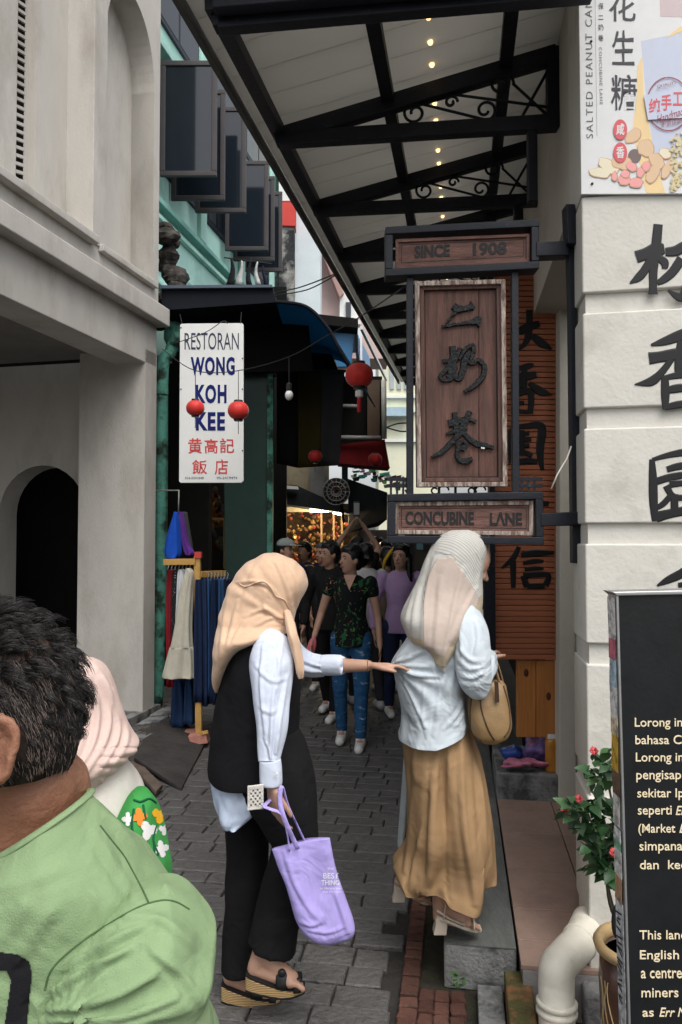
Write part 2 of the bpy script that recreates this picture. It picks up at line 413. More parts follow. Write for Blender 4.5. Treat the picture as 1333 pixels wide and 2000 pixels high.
# ------------------------------------------------------------ beige building, left
bb = thing('arcade_building', 'beige plastered building with tall arched niche above a dark arcade', 'building', LF.W(0, -1, 0))
def sz(px, py, n=0): return LF.hit(px, py, n)
def fpoly(F, pts, n0, n1):
    a = [F.W(s_, n0, z) for s_, z in pts]; return MB().prism(a, F.n * (n1 - n0))
s_end = sz(305, 900)[0]; s_in = sz(283, 900)[0]
zb = sz(283, 708)[1]; zc = sz(318, 632, .1)[1]
# pier and beam in the plane of the arcade
pts = [sz(283, 1400), sz(303, 1400)]
sN = LF.n_at(153, s_in)
MB().fbox(LF, s_in, s_end, sN, 0, .08, zb + .13).build('pier', M['plaster'], bb)
MB().fbox(LF, -4.6, s_end, -.32, 0, zb, zc + .05).build('beam', M['plaster'], bb, bevel=.01)
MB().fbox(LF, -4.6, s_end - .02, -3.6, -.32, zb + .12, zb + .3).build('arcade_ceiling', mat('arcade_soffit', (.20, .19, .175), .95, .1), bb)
# cross wall with arch: stands behind the pier
sN = LF.n_at(153, s_in)                # n where the pier front ends
arch_c = (75 , 1100)
Yw = LF.W(s_in + .32, sN, 0).y
def cross_wall():
    m = MB(); sw = s_in + .45
    W0 = lambda n, z: LF.W(sw, n, z)
    cn = LF.n_at(82, sw, -4, 1); r = .49; zs_ = 2.38 - .49
    outer = [(-3.6, 0), (cn - r, 0), (cn - r, zs_)] + [(cn - r * cos(t * pi / 16), zs_ + r * sin(t * pi / 16)) for t in range(1, 16)] + [(cn + r, zs_), (cn + r, 0), (sN + .3, 0), (sN + .3, zb + .15), (-3.6, zb + .15)]
    zt_ = zb + .15; ar = [(cn - r * cos(t * pi / 16), zs_ + r * sin(t * pi / 16)) for t in range(17)]
    m.prism([W0(n, z) for n, z in [(-3.6, 0), (cn - r, 0)] + ar[:9] + [(cn, zt_), (-3.6, zt_)]], LF.s * .28)
    return m.prism([W0(n, z) for n, z in ar[8:] + [(cn + r, 0), (sN + .3, 0), (sN + .3, zt_), (cn, zt_)]], LF.s * .28)
cross_wall().build('cross_wall', M['plaster'], bb)
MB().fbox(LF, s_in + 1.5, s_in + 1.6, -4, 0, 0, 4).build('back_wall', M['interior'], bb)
MB().fbox(LF, -4.6, s_in + 1.5, -3.75, -3.6, 0, 4).build('side_wall', M['plaster'], bb)
structure(MB().fbox(LF, -4.6, s_end + .1, -3.6, .02, -.02, .08).build('arcade_floor', M['concrete']))
# MB('pier') front face seen from the lane mouth: widen to the cross wall
# cornice band
zt = sz(270, 565, .1)[1]
MB().fbox(LF, -4.6, s_end + .05, -.3, .11, zc, zt).build('cornice', M['plaster'], bb, bevel=.012)
# upper wall panels; front face n=.05
NF = .05
s178, zsA = sz(178, 462, NF); s203 = sz(205, 400, NF)[0]; s300, zsB = sz(299, 552, NF); s_far = sz(311, 400, NF)[0]
s0 = -4.6; ztop = 9.5
zlo = zt
# openings: A runs from s0.. to s178 with stepped jambs, B from s203 to s300 arched
n1 = LF.n_at(122, s178); s70 = LF.hit(70, 300, n1)[0]; n2 = LF.n_at(45, s70); s20 = LF.hit(20, 300, n2)[0]
zA = zsA + .02
MB().fbox(LF, s0, s_far, -.4, NF, zlo, zsB - .02).build('spandrel', M['plaster'], bb)
MB().fbox(LF, s178, s203, -.6, NF + .015, zsB - .02, ztop).build('pilaster', M['plaster'], bb, bevel=.008)
MB().fbox(LF, s70, s178, n2 - .3, n1, zA - .4, ztop).build('jamb', M['plaster'], bb)
MB().fbox(LF, s0, s70, n2 - .3, n2, zA - .4, ztop).build('niche_back', M['plaster'], bb)
MB().fbox(LF, s0, s178 + .015, -.3, NF + .07, zsA - .06, zsA).build('sill', M['plaster'], bb, bevel=.006)
MB().fbox(LF, s203 - .09, s300 + .02, -.3, NF + .05, zsB - .055, zsB).build('sill', M['plaster'], bb, bevel=.006)
lv = MB().fbox(LF, s20 - .02, LF.hit(45, 300, n2)[0], n2 - .01, n2 + .004, sz(30, 345, n2)[1] - .1, ztop).build('louvre_panel', M['interior'], bb)
z = sz(30, 345, n2)[1] - .1
while z < 7.3:
    a = LF.W(s20, n2 + .012, z); b = LF.W(LF.hit(43, 300, n2)[0], n2 + .012, z + .035)
    MB().beam(a, b, .02, .022).build('louvre_blade', M['plaster'], bb); z += .06
MB().fbox(LF, s20 - .45, s20, n2 + .001, n2 + .06, zA - .3, ztop).build('louvre_post', M['plaster'], bb, bevel=.02)
# arched opening B
r = (s300 - s203) / 2; sc = (s300 + s203) / 2; zsp = sz(299, 175, NF)[1]
arc = [(sc + r * cos(t * pi / 24), zsp + 1.45 * r * sin(t * pi / 24)) for t in range(25)]
wallp = [(s_far, zsB - .02), (s_far + .01, ztop), (s203, ztop), (s203, zsp)] + arc[::-1][1:] + [(s300, zsB - .02)]
fpoly(LF, wallp, -.34, NF).build('arched_wall', M['plaster'], bb)
n3 = LF.n_at(250, s300); 
MB().fbox(LF, s203, s300 + .2, n3 - .2, n3, zsB - .02, ztop).build('niche_back', M['plaster'], bb)
MB().fbox(LF, s300, s300 + .1, n3, NF - .002, zsB - .02, zsp).build('jamb', M['plaster'], bb)
# end wall of the building
MB().fbox(LF, s_far - .06, s_far, -4, -.33, zc, ztop).build('end_wall', M['plaster'], bb)

# broken masonry and the green pipe between the two buildings
rb = thing('rubble_edge', 'crumbling mossy masonry at the corner above the restaurant sign', 'masonry', P(330, 640, 7.5))
rr = random.Random(3)
mm_ = mat('broken_masonry', (.09, .08, .07), .95, .4, 8, .9, 40, col2=(.02, .02, .018), c2s=7, c2t=(.4, .6))
for i in range(16):
    y = 450 + i * 12 + rr.uniform(-3, 3); x = 322 + 12 * sin(i * .8) + (18 if 4 < i < 10 else 0) + rr.uniform(-6, 6)
    c = P(x, y, 7.55 + rr.uniform(-.1, .1)); m = MB(); sz_ = rr.uniform(.06, .12)
    m.ell(c, sz_, sz_, sz_ * .7, n=9, k=6)
    for v in m.v: v += (v - c) * (.5 * noise.noise(v * 9) + .1)
    m.build('stone', mm_, rb, smooth=False)
gp = thing('drain_pipe', 'old green painted pipe with mould beside the beige pillar', 'pipe', G(312, 1375, .05))
pp = [P(345, 655, 7.55), P(333, 690, 7.5), P(318, 720, 7.45), P(316, 900, 7.42), P(313, 1150, 7.4), P(307, 1380, 7.4)]
MB().tube(catmull([tuple(p) for p in pp], 6), [.062] * 30 + [.05] , 12).build('pipe_run', M['teal_pipe'], gp, smooth=True)
for y in (765, 960, 1180): MB().lathe([(.05, -.03), (.066, -.03), (.066, .03), (.05, .03)], P(316 - (y - 765) * .01, y, 7.43), 14).build('collar', M['teal_pipe'], gp)
c = P(345, 662, 7.52)
m = MB().ell(c, .10, .09, .14); 
for v in m.v: v += (v - c) * .6 * noise.noise(v * 11)
m.build('hopper', M['teal_pipe'], gp, smooth=True)

# ------------------------------------------------------------ mint building with the open casements
MF = Frame(-2.0, 8.0, .19)
mb = thing('mint_shophouse', 'mint green shophouse with a row of open dark casement windows', 'building', MF.W(2, -1, 0))
MB().fbox(MF, -.45, 5.4, -.3, 0, 3.6, 10).build('wall', M['mint'], mb)
MB().fbox(MF, .75, 5.2, -3, -.9, 0, 3.6).build('shop_back', M['interior'], mb)
for z, d, h in ((5.18, .10, .06), (5.05, .06, .05), (4.55, .05, .09), (4.32, .09, .05)):
    MB().fbox(MF, -.45, 4.6, 0, d, z, z + h).build('moulding', M['mint_trim' if h > .055 else 'mint'], mb, bevel=.008)
# window bays: dark openings with navy frames, two storeys
for k in range(3):
    for zz0, zz1 in ((5.62, 6.75), (7.25, 9.0)):
        fr = MB().fbox(MF, .0 + k * 1.55, 1.25 + k * 1.55, -.05, .03, zz0, zz1).build('window_frame', M['navy_panel'], mb, bevel=.01)
        MB().fbox(MF, .05 + k * 1.55, .60 + k * 1.55, .0, .034, zz0 + .06, zz1 - .06).build('pane', M['pane'], fr)
        MB().fbox(MF, .65 + k * 1.55, 1.20 + k * 1.55, .0, .034, zz0 + .06, zz1 - .06).build('pane', M['pane'], fr)
MB().fbox(MF, -.45, 4.9, 0, .12, 6.85, 6.95).build('moulding', M['mint'], mb, bevel=.01)
for k in range(3):
    MB().fbox(MF, 1.30 + k * 1.55, 1.50 + k * 1.55, 0, .05, 5.3, 9.4).build('pilaster', M['mint'], mb, bevel=.01)
sashes = [(425, 120, 345, 8.0, 6), (441, 176, 392, 8.45, -2), (482, 210, 416, 8.95, -2), (525, 315, 490, 10.0, 0), (537, 345, 510, 10.5, 2), (552, 375, 531, 11.0, 0)]
for xr, yt, yb, Y, tw in sashes:
    a = P(xr, yt, Y); b = P(xr, yb, Y); wdt = .60 if Y < 9.5 else .57
    z1, z0 = a.z, b.z; x1 = a.x; x0 = x1 - wdt; t = .055; dy = tw * .004
    m = MB()
    for (u0, u1, v0, v1) in ((x0, x1, z1 - t, z1), (x0, x1, z0, z0 + t), (x0, x0 + t, z0 + t, z1 - t), (x1 - t, x1, z0 + t, z1 - t)):
        m.box(u0, u1, Y - .022, Y + .022, v0, v1)
    sh = m.build('window_sash', M['frame_dark'], mb, bevel=.006)
    MB().box(x0 + t, x1 - t, Y - .006, Y + .006, z0 + t, z1 - t).build('pane', M['pane'], sh)
# laundry hung below the last casements
lh = random.Random(5)
for i, (x, y0, y1, w_, c) in enumerate([(452, 505, 556, 16, (.02, .02, .02)), (470, 510, 556, 15, (.55, .55, .54)), (488, 505, 556, 12, (.02, .02, .025)), (503, 512, 556, 12, (.5, .5, .5)), (517, 520, 557, 10, (.012, .015, .03))]):
    Y = 9.3; m = MB(); rings = []
    for k in range(8):
        t = k / 7; y = y0 + (y1 - y0) * t; ww = w_ * (.25 + .75 * t) / 2
        c0 = P(x + 3 * sin(t * 4 + i), y, Y); hx = ww * Y / FPX
        rings.append([c0 + Vector((hx * cos(a), (.02 + .01 * sin(3 * a)) * sin(a), 0)) for a in [2 * pi * q / 14 for q in range(14)]])
    m.loft(rings)
    o = m.build('hanging_garment', mat('garment_%d' % i, c, .9, .3, 8), smooth=True)
    tag(o, ['black garment hanging leftmost under the open casements', 'white garment second from left under the casements', 'black garment in the middle of the hanging laundry', 'white garment fourth from left above the blue awning', 'dark navy garment hanging rightmost above the blue awning'][i], 'garment', 'laundry above the awning')
tag(MB().tube([P(438, 503, 9.3), P(530, 515, 9.3)], .008, 6).build('laundry_pole', M['wire']), 'thin dark pole carrying laundry below the casements', 'pole')

# ------------------------------------------------------------ buildings further up the lane
fb = thing('white_shophouse', 'pale blue white shophouse with a red band and a stained grey corner', 'building', P(590, 1050, 12.5) * 1)
fb.location.z = 0
MB().slab([(552, 180), (626, 180), (626, 660), (552, 660)], 12.8, 1.0).build('wall', mat('bluewhite_plaster', (.62, .69, .72), .85, .08, 1.2, .2, 40, col2=(.42, .46, .47), c2s=1.2, c2t=(.6, .9)), fb)
MB().slab([(545, 440), (575, 440), (575, 660), (545, 660)], 12.5, .25).build('corner_pier', mat('stained_pier', (.32, .31, .29), .9, .3, 5, .5, 30, col2=(.04, .04, .045), c2s=3.5, c2t=(.42, .55)), fb)
MB().slab([(545, 394), (577, 396), (577, 441), (545, 440)], 12.45, .3).build('red_band', mat('red_plaster', (.60, .07, .06), .7, .1), fb)
MB().slab([(545, 180), (577, 180), (577, 392), (545, 392)], 12.5, .3).build('upper_wall', M['sign_white'], fb)
MB().slab([(500, 540), (548, 540), (548, 660), (500, 660)], 12.7, .3).build('lower_wall', M['concrete'], fb)
pk = thing('pink_shophouse', 'faded pink gabled shophouse beyond the blue awning', 'building', (.1, 15.5, 0))
MB().slab([(619, 485), (640, 512), (700, 600), (760, 640), (760, 700), (619, 700)], 15.0, 1.0).build('wall', mat('pink_plaster', (.56, .42, .39), .85, .1, 1, .2, 30), pk)
MB().prism([P(624, 480, 14.6), P(632, 480, 14.6), P(672, 572, 14.6), P(664, 580, 14.6)], (0, .5, 0)).build('gable_moulding', mat('pink_trim', (.40, .26, .23), .8, .1), pk)
MB().slab([(664, 560), (700, 560), (700, 640), (664, 640)], 14.7, .3).build('white_bay', M['sign_white'], pk)
MB().slab([(676, 590), (686, 590), (686, 625), (676, 625)], 14.65, .3).build('window', M['pane'], pk)
MB().slab([(615, 625), (705, 625), (705, 633), (615, 633)], 14.5, .4).build('ledge', M['sign_white'], pk)
ef = thing('cream_terrace', 'cream and pale green terrace closing the far end of the lane', 'building', (1.6, 22, 0))
MB().slab([(740, 600), (860, 600), (860, 1040), (740, 1040)], 22, 2).build('wall', mat('cream_plaster', (.66, .66, .50), .85, .1, .6, .2, 20, col2=(.50, .58, .52), c2s=.5, c2t=(.5, .7)), ef)
MB().slab([(740, 500), (900, 500), (900, 602), (740, 602)], 22.2, 2).build('upper_wall', M['sign_white'], ef)
for x in (762, 776, 790): MB().slab([(x, 660), (x + 8, 660), (x + 8, 760), (x, 760)], 21.95, .2).build('window', mat('shutter_grey%d' % x, (.35, .40, .42), .7, .1), ef)
for y in (772, 800, 858): MB().slab([(752, y), (860, y), (860, y + 5), (752, y + 5)], 21.9, .3).build('string_course', M['sign_white'], ef)
MB().slab([(748, 795), (800, 795), (800, 812), (748, 812)], 21.6, .4).build('balcony', mat('bluish_rail', (.35, .48, .55), .7, .1), ef)
# ------------------------------------------------------------ right: rusticated pillar and the shop wall behind
PY = lambda px: 1 / (1 / 2.7 + (1 / 2.635 - 1 / 2.7) * (px - 1140) / 193)
wp = thing('corner_pillar', 'white rusticated corner pillar with large black characters painted on it', 'pillar', (1.2, 2.8, 0))
ang = -atan(.065 / (P(1333, 1050, 2.635).x - P(1140, 1050, 2.7).x))
c0 = P(1143, 1050, 2.7); 
PFx = Vector((cos(ang), sin(ang), 0)); PFn = Vector((-sin(ang), cos(ang), 0))     # along the face, and into the pillar
def PW(u, d, z): return Vector((c0.x, c0.y, 0)) + PFx * u + PFn * d + Vector((0, 0, z))
def pz(py, px=1145): return P(px, py, 2.7).z
def pbox(u0, u1, d0, d1, z0, z1, m=None):
    m = m or MB(); return m.hexa([PW(u0, d0, z0), PW(u1, d0, z0), PW(u1, d1, z0), PW(u0, d1, z0), PW(u0, d0, z1), PW(u1, d0, z1), PW(u1, d1, z1), PW(u0, d1, z1)])
lanes = RF.s
def course(u0, d0, z0, z1):
    """block whose lane-side face follows the lane"""
    a = PW(u0, d0, z0); k = lanes * .30
    b = a + k; c = PW(1.6, .3, z0); d = PW(1.6, d0, z0)
    up = Vector((0, 0, z1 - z0)); return MB().hexa([a, d, c, b, a + up, d + up, c + up, b + up])
course(.012, .018, 0, 4.6).build('core', M['white_wall'], wp)
ct = [385, 600, 825, 1050, 1285, 1545, 1840]
zs = [pz(y) for y in ct]
for i in range(len(zs)):
    z1 = zs[i] - (.022 if i else 0); z0 = (zs[i + 1] + .022) if i + 1 < len(zs) else .0
    z0 += .022 if False else 0
    course(0, 0, z0 + (.028 if i + 1 < len(zs) else 0), z1).build('stone_course', M['white_wall'], wp, bevel=.007)
course(.0, .0, zs[0] + .01, 4.6).build('stone_course', M['white_wall'], wp, bevel=.007)

def stroke_mesh(m, pts, Y, t, jag=0.0, samp=8, seed=0, push=0.0):
    """brush stroke: pixel points (x, y, width) on the surface Y, t metres proud of it"""
    q = catmull(pts, samp); L, Rr = [], []; r = random.Random(seed)
    for i, (x, y, w) in enumerate(q):
        a, b = q[max(i - 1, 0)], q[min(i + 1, len(q) - 1)]
        dx, dy = b[0] - a[0], b[1] - a[1]; d = sqrt(dx * dx + dy * dy) or 1
        nx, ny = -dy / d, dx / d; w = max(w, .6) / 2
        j1, j2 = r.uniform(-jag, jag), r.uniform(-jag, jag)
        L.append((x + nx * (w + j1), y + ny * (w + j1))); Rr.append((x - nx * (w + j2), y - ny * (w + j2)))
    rings = []
    for l, r_ in zip(L, Rr):
        a, b = P(*l, Y), P(*r_, Y); f = Vector((0, -t, 0)); pb = Vector((0, push, 0))
        rings.append([a + pb, b + pb, b + (a - b) * .12 + f, a + (b - a) * .12 + f])
    return m.loft(rings)
def glyph(name, strokes, Y, t, mt, parent, jag=0, **k):
    m = MB()
    for i, st in enumerate(strokes): stroke_mesh(m, st, Y, t * (1 + .04 * i), jag, seed=i, **k)
    return m.build(name, mt, parent)
PYp = lambda px: PY(px) - .0005
lin = [[(1286, 438, 15), (1282, 480, 16), (1277, 520, 15), (1276, 560, 13), (1276, 575, 16)],
       [(1243, 502, 20), (1262, 496, 20), (1285, 488, 26), (1298, 486, 16)],
       [(1272, 505, 12), (1258, 530, 14), (1246, 543, 13), (1231, 553, 3)],
       [(1284, 502, 10), (1298, 512, 14), (1299, 525, 9)],
       [(1300, 492, 14), (1320, 490, 17), (1342, 480, 18), (1372, 476, 18), (1400, 474, 14)],
       [(1332, 505, 16), (1315, 530, 15), (1298, 545, 13), (1284, 553, 8)],
       [(1350, 430, 14), (1346, 500, 16), (1341, 560, 14), (1330, 580, 16), (1305, 567, 4)],
       [(1352, 500, 12), (1375, 530, 18), (1408, 552, 6)]]
xiang = [[(1272, 674, 4), (1300, 666, 14), (1340, 651, 18), (1372, 640, 8)],
         [(1268, 700, 20), (1290, 697, 18), (1322, 692, 20), (1360, 688, 18), (1402, 686, 10)],
         [(1331, 665, 12), (1330, 700, 20), (1328, 735, 16)],
         [(1312, 702, 10), (1292, 728, 12), (1272, 745, 15), (1240, 751, 2)],
         [(1345, 700, 12), (1375, 730, 18), (1412, 745, 6)],
         [(1299, 735, 12), (1300, 770, 14), (1300, 800, 9)],
         [(1298, 738, 8), (1330, 732, 12), (1366, 730, 12), (1368, 770, 13), (1362, 800, 9)],
         [(1305, 762, 12), (1327, 758, 14), (1362, 756, 9)], [(1298, 796, 9), (1325, 790, 12), (1363, 786, 10)]]
yuan = [[(1274, 897, 9), (1276, 940, 14), (1277, 980, 14), (1280, 1018, 10)],
        [(1274, 898, 6), (1310, 888, 10), (1350, 882, 13), (1410, 880, 13), (1414, 940, 15), (1410, 1010, 15)],
        [(1282, 1010, 18), (1310, 1003, 15), (1350, 996, 15), (1410, 992, 14)],
        [(1303, 917, 10), (1330, 910, 12), (1380, 906, 10)], [(1283, 940, 12), (1320, 930, 12), (1390, 922, 10)],
        [(1345, 890, 14), (1344, 930, 14)],
        [(1308, 945, 14), (1330, 944, 10), (1372, 940, 10)], [(1302, 948, 12), (1312, 966, 10), (1330, 972, 10), (1372, 966, 10)],
        [(1315, 962, 9), (1298, 982, 10), (1284, 992, 8)], [(1318, 965, 12), (1318, 1000, 13)], [(1335, 968, 10), (1365, 985, 12), (1385, 990, 6)]]
nxt = [[(1284, 1144, 3), (1305, 1133, 12), (1335, 1118, 15), (1372, 1090, 12)], [(1345, 1112, 14), (1380, 1130, 18), (1410, 1142, 8)], [(1325, 1143, 8), (1350, 1140, 10), (1390, 1136, 8)]]
for st in (lin, xiang, yuan, nxt): glyph('painted_character', [[(a, b, c * 1.22) for a, b, c in q] for q in st], PYp, .0010, M['ink'], wp)

# shop wall behind the pillar, under the canopy
UW = Frame(.852, 2.7, .149)
sw = thing('shop_front', 'cream shop wall behind the hanging sign under the canopy', 'building', UW.W(3, .5, 0))
MB().fbox(UW, .31, 9.5, .012, .3, 2.95, 4.6).build('upper_wall', M['cream_wall'], sw)
MB().fbox(UW, 1.9, 2.3, .12, .5, .1, 2.95).build('jamb', M['cream_wall'], sw, bevel=.008)
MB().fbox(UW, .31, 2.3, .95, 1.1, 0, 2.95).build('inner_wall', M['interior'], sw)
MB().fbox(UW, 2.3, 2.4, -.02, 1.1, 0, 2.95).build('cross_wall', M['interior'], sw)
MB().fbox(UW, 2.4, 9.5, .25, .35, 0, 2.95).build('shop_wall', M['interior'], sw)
MB().slab([(1093, 380), (1116, 380), (1127, 1562), (1093, 1562)], 4.35, .12).build('door_jamb', M['cream_wall'], sw, bevel=.008)

# wooden slatted board with the black characters
BY = 4.42
bd = thing('slatted_board', 'tall reddish brown slatted board with painted black characters beside the jamb', 'signboard', P(1028, 1285, BY))
x0, x1 = P(965, 900, BY).x, P(1090, 900, BY).x
MB().box(x0, x1, BY + .03, BY + .045, P(1000, 1288, BY).z, P(1000, 510, BY).z).build('backing', mat('backing_dark', (.05, .018, .010), .7, .2), bd)
yy = 1288; pitch_px = 10.6; i = 0
sl = None
while yy > 512:
    z0, z1 = P(1000, yy, BY).z, P(1000, yy - pitch_px + 1.3, BY).z
    if sl is None:
        sl = MB().box(x0, x1, BY, BY + .03, 0, z1 - z0).build('slat', M['slat_brown'], bd, bevel=.002); sl.location = (0, 0, z0 - wloc(bd).z)
        sl.data.transform(Matrix.Translation((0, 0, bd.location.z)))
    else: copy_obj(sl, bd, (rnd.uniform(-.002, .002), rnd.uniform(-.001, .001), z0 - wloc(bd).z))
    yy -= pitch_px
MB().box(x1, x1 + .03, BY - .02, BY + .04, P(0, 1288, BY).z, P(0, 505, BY).z).build('edge_trim', M['slat_brown'], bd)
MB().box(x0 - .03, x0, BY - .02, BY + .04, P(0, 1288, BY).z, P(0, 505, BY).z).build('edge_trim', M['steel'], bd)
for pxa, pxb in ((1010, 1047), (1048, 1087)):
    MB().slab([(pxa, 1290), (pxb, 1290), (pxb, 1440), (pxa, 1440)], BY + .02, .03).build('pine_board', M['pine'], bd, bevel=.003)
for x, y in ((1028, 1314), (1072, 1360)): MB().ell(P(x, y, BY + .02), .014, .004, .024).build('knot', M['knot'], bd, smooth=True)
BYp = BY - .001
da = [[(1034, 605, 9), (1034, 640, 10), (1028, 668, 8), (1012, 684, 3)], [(1008, 650, 8), (1030, 640, 12), (1054, 632, 9)], [(1040, 655, 8), (1058, 670, 12), (1078, 682, 3)]]
xi2 = [[(1012, 720, 6), (1030, 716, 9), (1042, 712, 5)], [(1000, 740, 9), (1025, 736, 12), (1048, 732, 9)], [(1025, 718, 8), (1024, 766, 8)], [(1022, 744, 6), (1008, 762, 8), (996, 768, 3)],
       [(1034, 748, 6), (1056, 764, 12), (1078, 771, 2)], [(1008, 775, 8), (1009, 806, 7)], [(1008, 772, 7), (1036, 766, 9), (1036, 808, 8)], [(1010, 788, 6), (1024, 787, 6)], [(1010, 803, 6), (1034, 805, 6)]]
yu2 = [[(998, 838, 6), (999, 870, 10), (1000, 905, 8)], [(998, 836, 6), (1030, 832, 8), (1058, 834, 12), (1055, 880, 11), (1060, 918, 5)], [(1000, 905, 8), (1030, 900, 9), (1050, 902, 6)],
       [(1008, 848, 6), (1034, 846, 6)], [(1004, 860, 6), (1038, 858, 6)], [(1020, 840, 7), (1020, 890, 8)], [(1010, 872, 6), (1034, 870, 6)], [(1018, 880, 6), (1040, 890, 8)], [(1018, 880, 6), (1006, 892, 7)]]
md = [[(1010, 984, 4), (1040, 982, 9), (1072, 984, 7)], [(1042, 960, 8), (1040, 1005, 8)]]
xin = [[(1014, 1068, 6), (1003, 1090, 8), (980, 1110, 3)], [(1002, 1095, 9), (1003, 1122, 8), (1003, 1148, 6)],
       [(1018, 1084, 7), (1045, 1080, 10), (1082, 1080, 5)], [(1022, 1100, 5), (1045, 1096, 7), (1062, 1096, 4)], [(1025, 1113, 5), (1045, 1110, 6), (1062, 1110, 4)],
       [(1022, 1124, 8), (1030, 1146, 9)], [(1022, 1124, 7), (1050, 1122, 8), (1072, 1124, 7), (1066, 1144, 9)], [(1030, 1145, 8), (1064, 1144, 8)]]
for st in (da, xi2, yu2, md, xin): glyph('painted_character', [[(a, b, c * 1.45) for a, b, c in q] for q in st], BYp, .004, M['ink'], bd)

# ------------------------------------------------------------ canopy
CF = Frame(-.42, 2.6, .158)             # along the eave
cw = .012                                # rise of the eave per metre
cn = thing('canopy', 'black steel canopy with scrolled brackets and pale ceiling panels over the right side', 'canopy', CF.W(0, 0, 3.4))
def ez(s): return 3.44 + .06 * s
WID = lambda s: 1.22
slope_up = .25
N = 11; sp_ = .90
def scroll(m, c, r0, turns, a0, sgn, frame_s, rad=.007):
    pts = []
    for i in range(int(22 * turns) + 1):
        t = i / (22 * turns); a = a0 + sgn * 2 * pi * turns * t; r = r0 * (1 - .72 * t)
        pts.append(CF.W(frame_s, c[0] + r * cos(a), c[1] + r * sin(a)))
    m.tube(pts, rad, 6)
for k in range(N):
    s_ = k * sp_; z0 = ez(s_); wd = 1.24
    t = MB()
    t.beam(CF.W(s_, -.025, z0), CF.W(s_, wd, z0 + slope_up + .02), .05, .075)
    t.beam(CF.W(s_, .0, z0 - .01), CF.W(s_, wd, z0 - .035), .05, .065)
    t.beam(CF.W(s_, wd - .02, z0 - .06), CF.W(s_, wd - .02, z0 + slope_up + .05), .05, .05)
    if k: t.beam(CF.W(s_, wd - .11, z0 - .38), CF.W(s_, wd - .11, z0 - .02), .04, .04)
    tr = t.build('truss', M['steel'], cn, bevel=.004)
    if k < 6:
        m = MB()
        scroll(m, (.62, z0 + .065), .055, 1.3, pi / 2, 1, s_); scroll(m, (.78, z0 + .10), .03, 1.1, 0, 1, s_)
        scroll(m, (.93, z0 + .05), .05, 1.2, -pi / 2, 1, s_); scroll(m, (1.00, z0 + .16), .055, 1.3, 0, 1, s_)
        m.tube([CF.W(s_, .60, z0 + .12), CF.W(s_, .95, z0 + .0)], .007, 6); m.tube([CF.W(s_, .72, z0 + .15), CF.W(s_, 1.2, z0 + .04)], .007, 6)
        m.tube([CF.W(s_, 1.2, z0 + .2), CF.W(s_, 1.08, z0 - .01)], .007, 6); m.tube([CF.W(s_, 1.05, z0 + .16), CF.W(s_, 1.22, z0 - .02)], .007, 6)
        m.build('scroll_ironwork', M['steel'], tr, smooth=True)
L = (N - 1) * sp_
for nn, zz in ((-.01, .035), (.50, .035 + slope_up * .40), (1.02, .035 + slope_up * .83)):
    MB().beam(CF.W(-.05, nn, ez(-.05) + zz), CF.W(L + .1, nn, ez(L + .1) + zz), .055, .05).build('purlin', M['steel'], cn)
# fascia beam at the mouth of the lane: its lower edge slopes up a little
MB().beam(CF.W(-.06, .0, ez(0) + .022), CF.W(-.06, 1.30, ez(0) - .012), .05, .075).build('fascia', M['steel'], cn, bevel=.006)
# ceiling panels: strips across the canopy, each a plank
s_ = -.12; pw = .198
def cz(s, n): return ez(s) + .085 + slope_up * n / 1.24
pt = mat('panel_rim', (.18, .175, .165), .6, .1)
while s_ < L + .3:
    a, b = s_ + .002, s_ + pw - .002
    p = [CF.W(a, -.11, cz(a, -.11)), CF.W(b, -.11, cz(b, -.11)), CF.W(b, 1.26, cz(b, 1.26)), CF.W(a, 1.26, cz(a, 1.26))]
    MB().prism(p, (0, 0, .018)).build('ceiling_panel', M['pvc'], cn); s_ += pw
def translucent(mt, k, c):
    nt = mt.node_tree; nb = nt.nodes; tb = nb.new('ShaderNodeBsdfTranslucent'); tb.inputs[0].default_value = (*c, 1); ms = nb.new('ShaderNodeMixShader'); ms.inputs[0].default_value = k
    nt.links.new(nb['Principled BSDF'].outputs[0], ms.inputs[1]); nt.links.new(tb.outputs[0], ms.inputs[2]); nt.links.new(ms.outputs[0], nb['Material Output'].inputs[0])
translucent(M['pvc'], .50, (.85, .83, .80))
# corrugated edge of the roof sheet beyond the eave
m = MB(); rings = []; nst = 240
for i in range(nst + 1):
    s2 = -.35 + (L + .8) * i / nst; w_ = .012 * sin(2 * pi * s2 / .075)
    rings.append([CF.W(s2, nn, ez(s2) + .118 + slope_up * nn / 1.24 + w_) for nn in (-.16, 1.3)] + [CF.W(s2, nn, ez(s2) + .122 + slope_up * nn / 1.24 + w_) for nn in (1.3, -.16)])
rmt = mat('roof_fibre', (.30, .30, .29), .6, .2, 6); translucent(rmt, .75, (.8, .8, .78)); m.loft(rings).build('roof_sheet', rmt, cn, smooth=True)
MB().beam(CF.W(-.1, -.13, ez(0) + .05), CF.W(L + .2, -.13, ez(L) + .05), .02, .05).build('eave_trim', mat('eave_grey', (.10, .098, .09), .7, .2, 6), cn)
# small glowing discs added to stand for warm reflections in the glossy ceiling
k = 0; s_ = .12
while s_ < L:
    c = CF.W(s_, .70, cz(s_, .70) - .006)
    lm = MB().lathe([(.0, -.008), (.008, -.007), (.011, 0), (.011, .006)], c, 10).build('ceiling_glint', M['warm_glint'])
    tag(lm, 'small glowing disc standing for a warm reflection on the canopy ceiling', 'lamp', 'warm reflection spots along the canopy ceiling'); s_ += .17
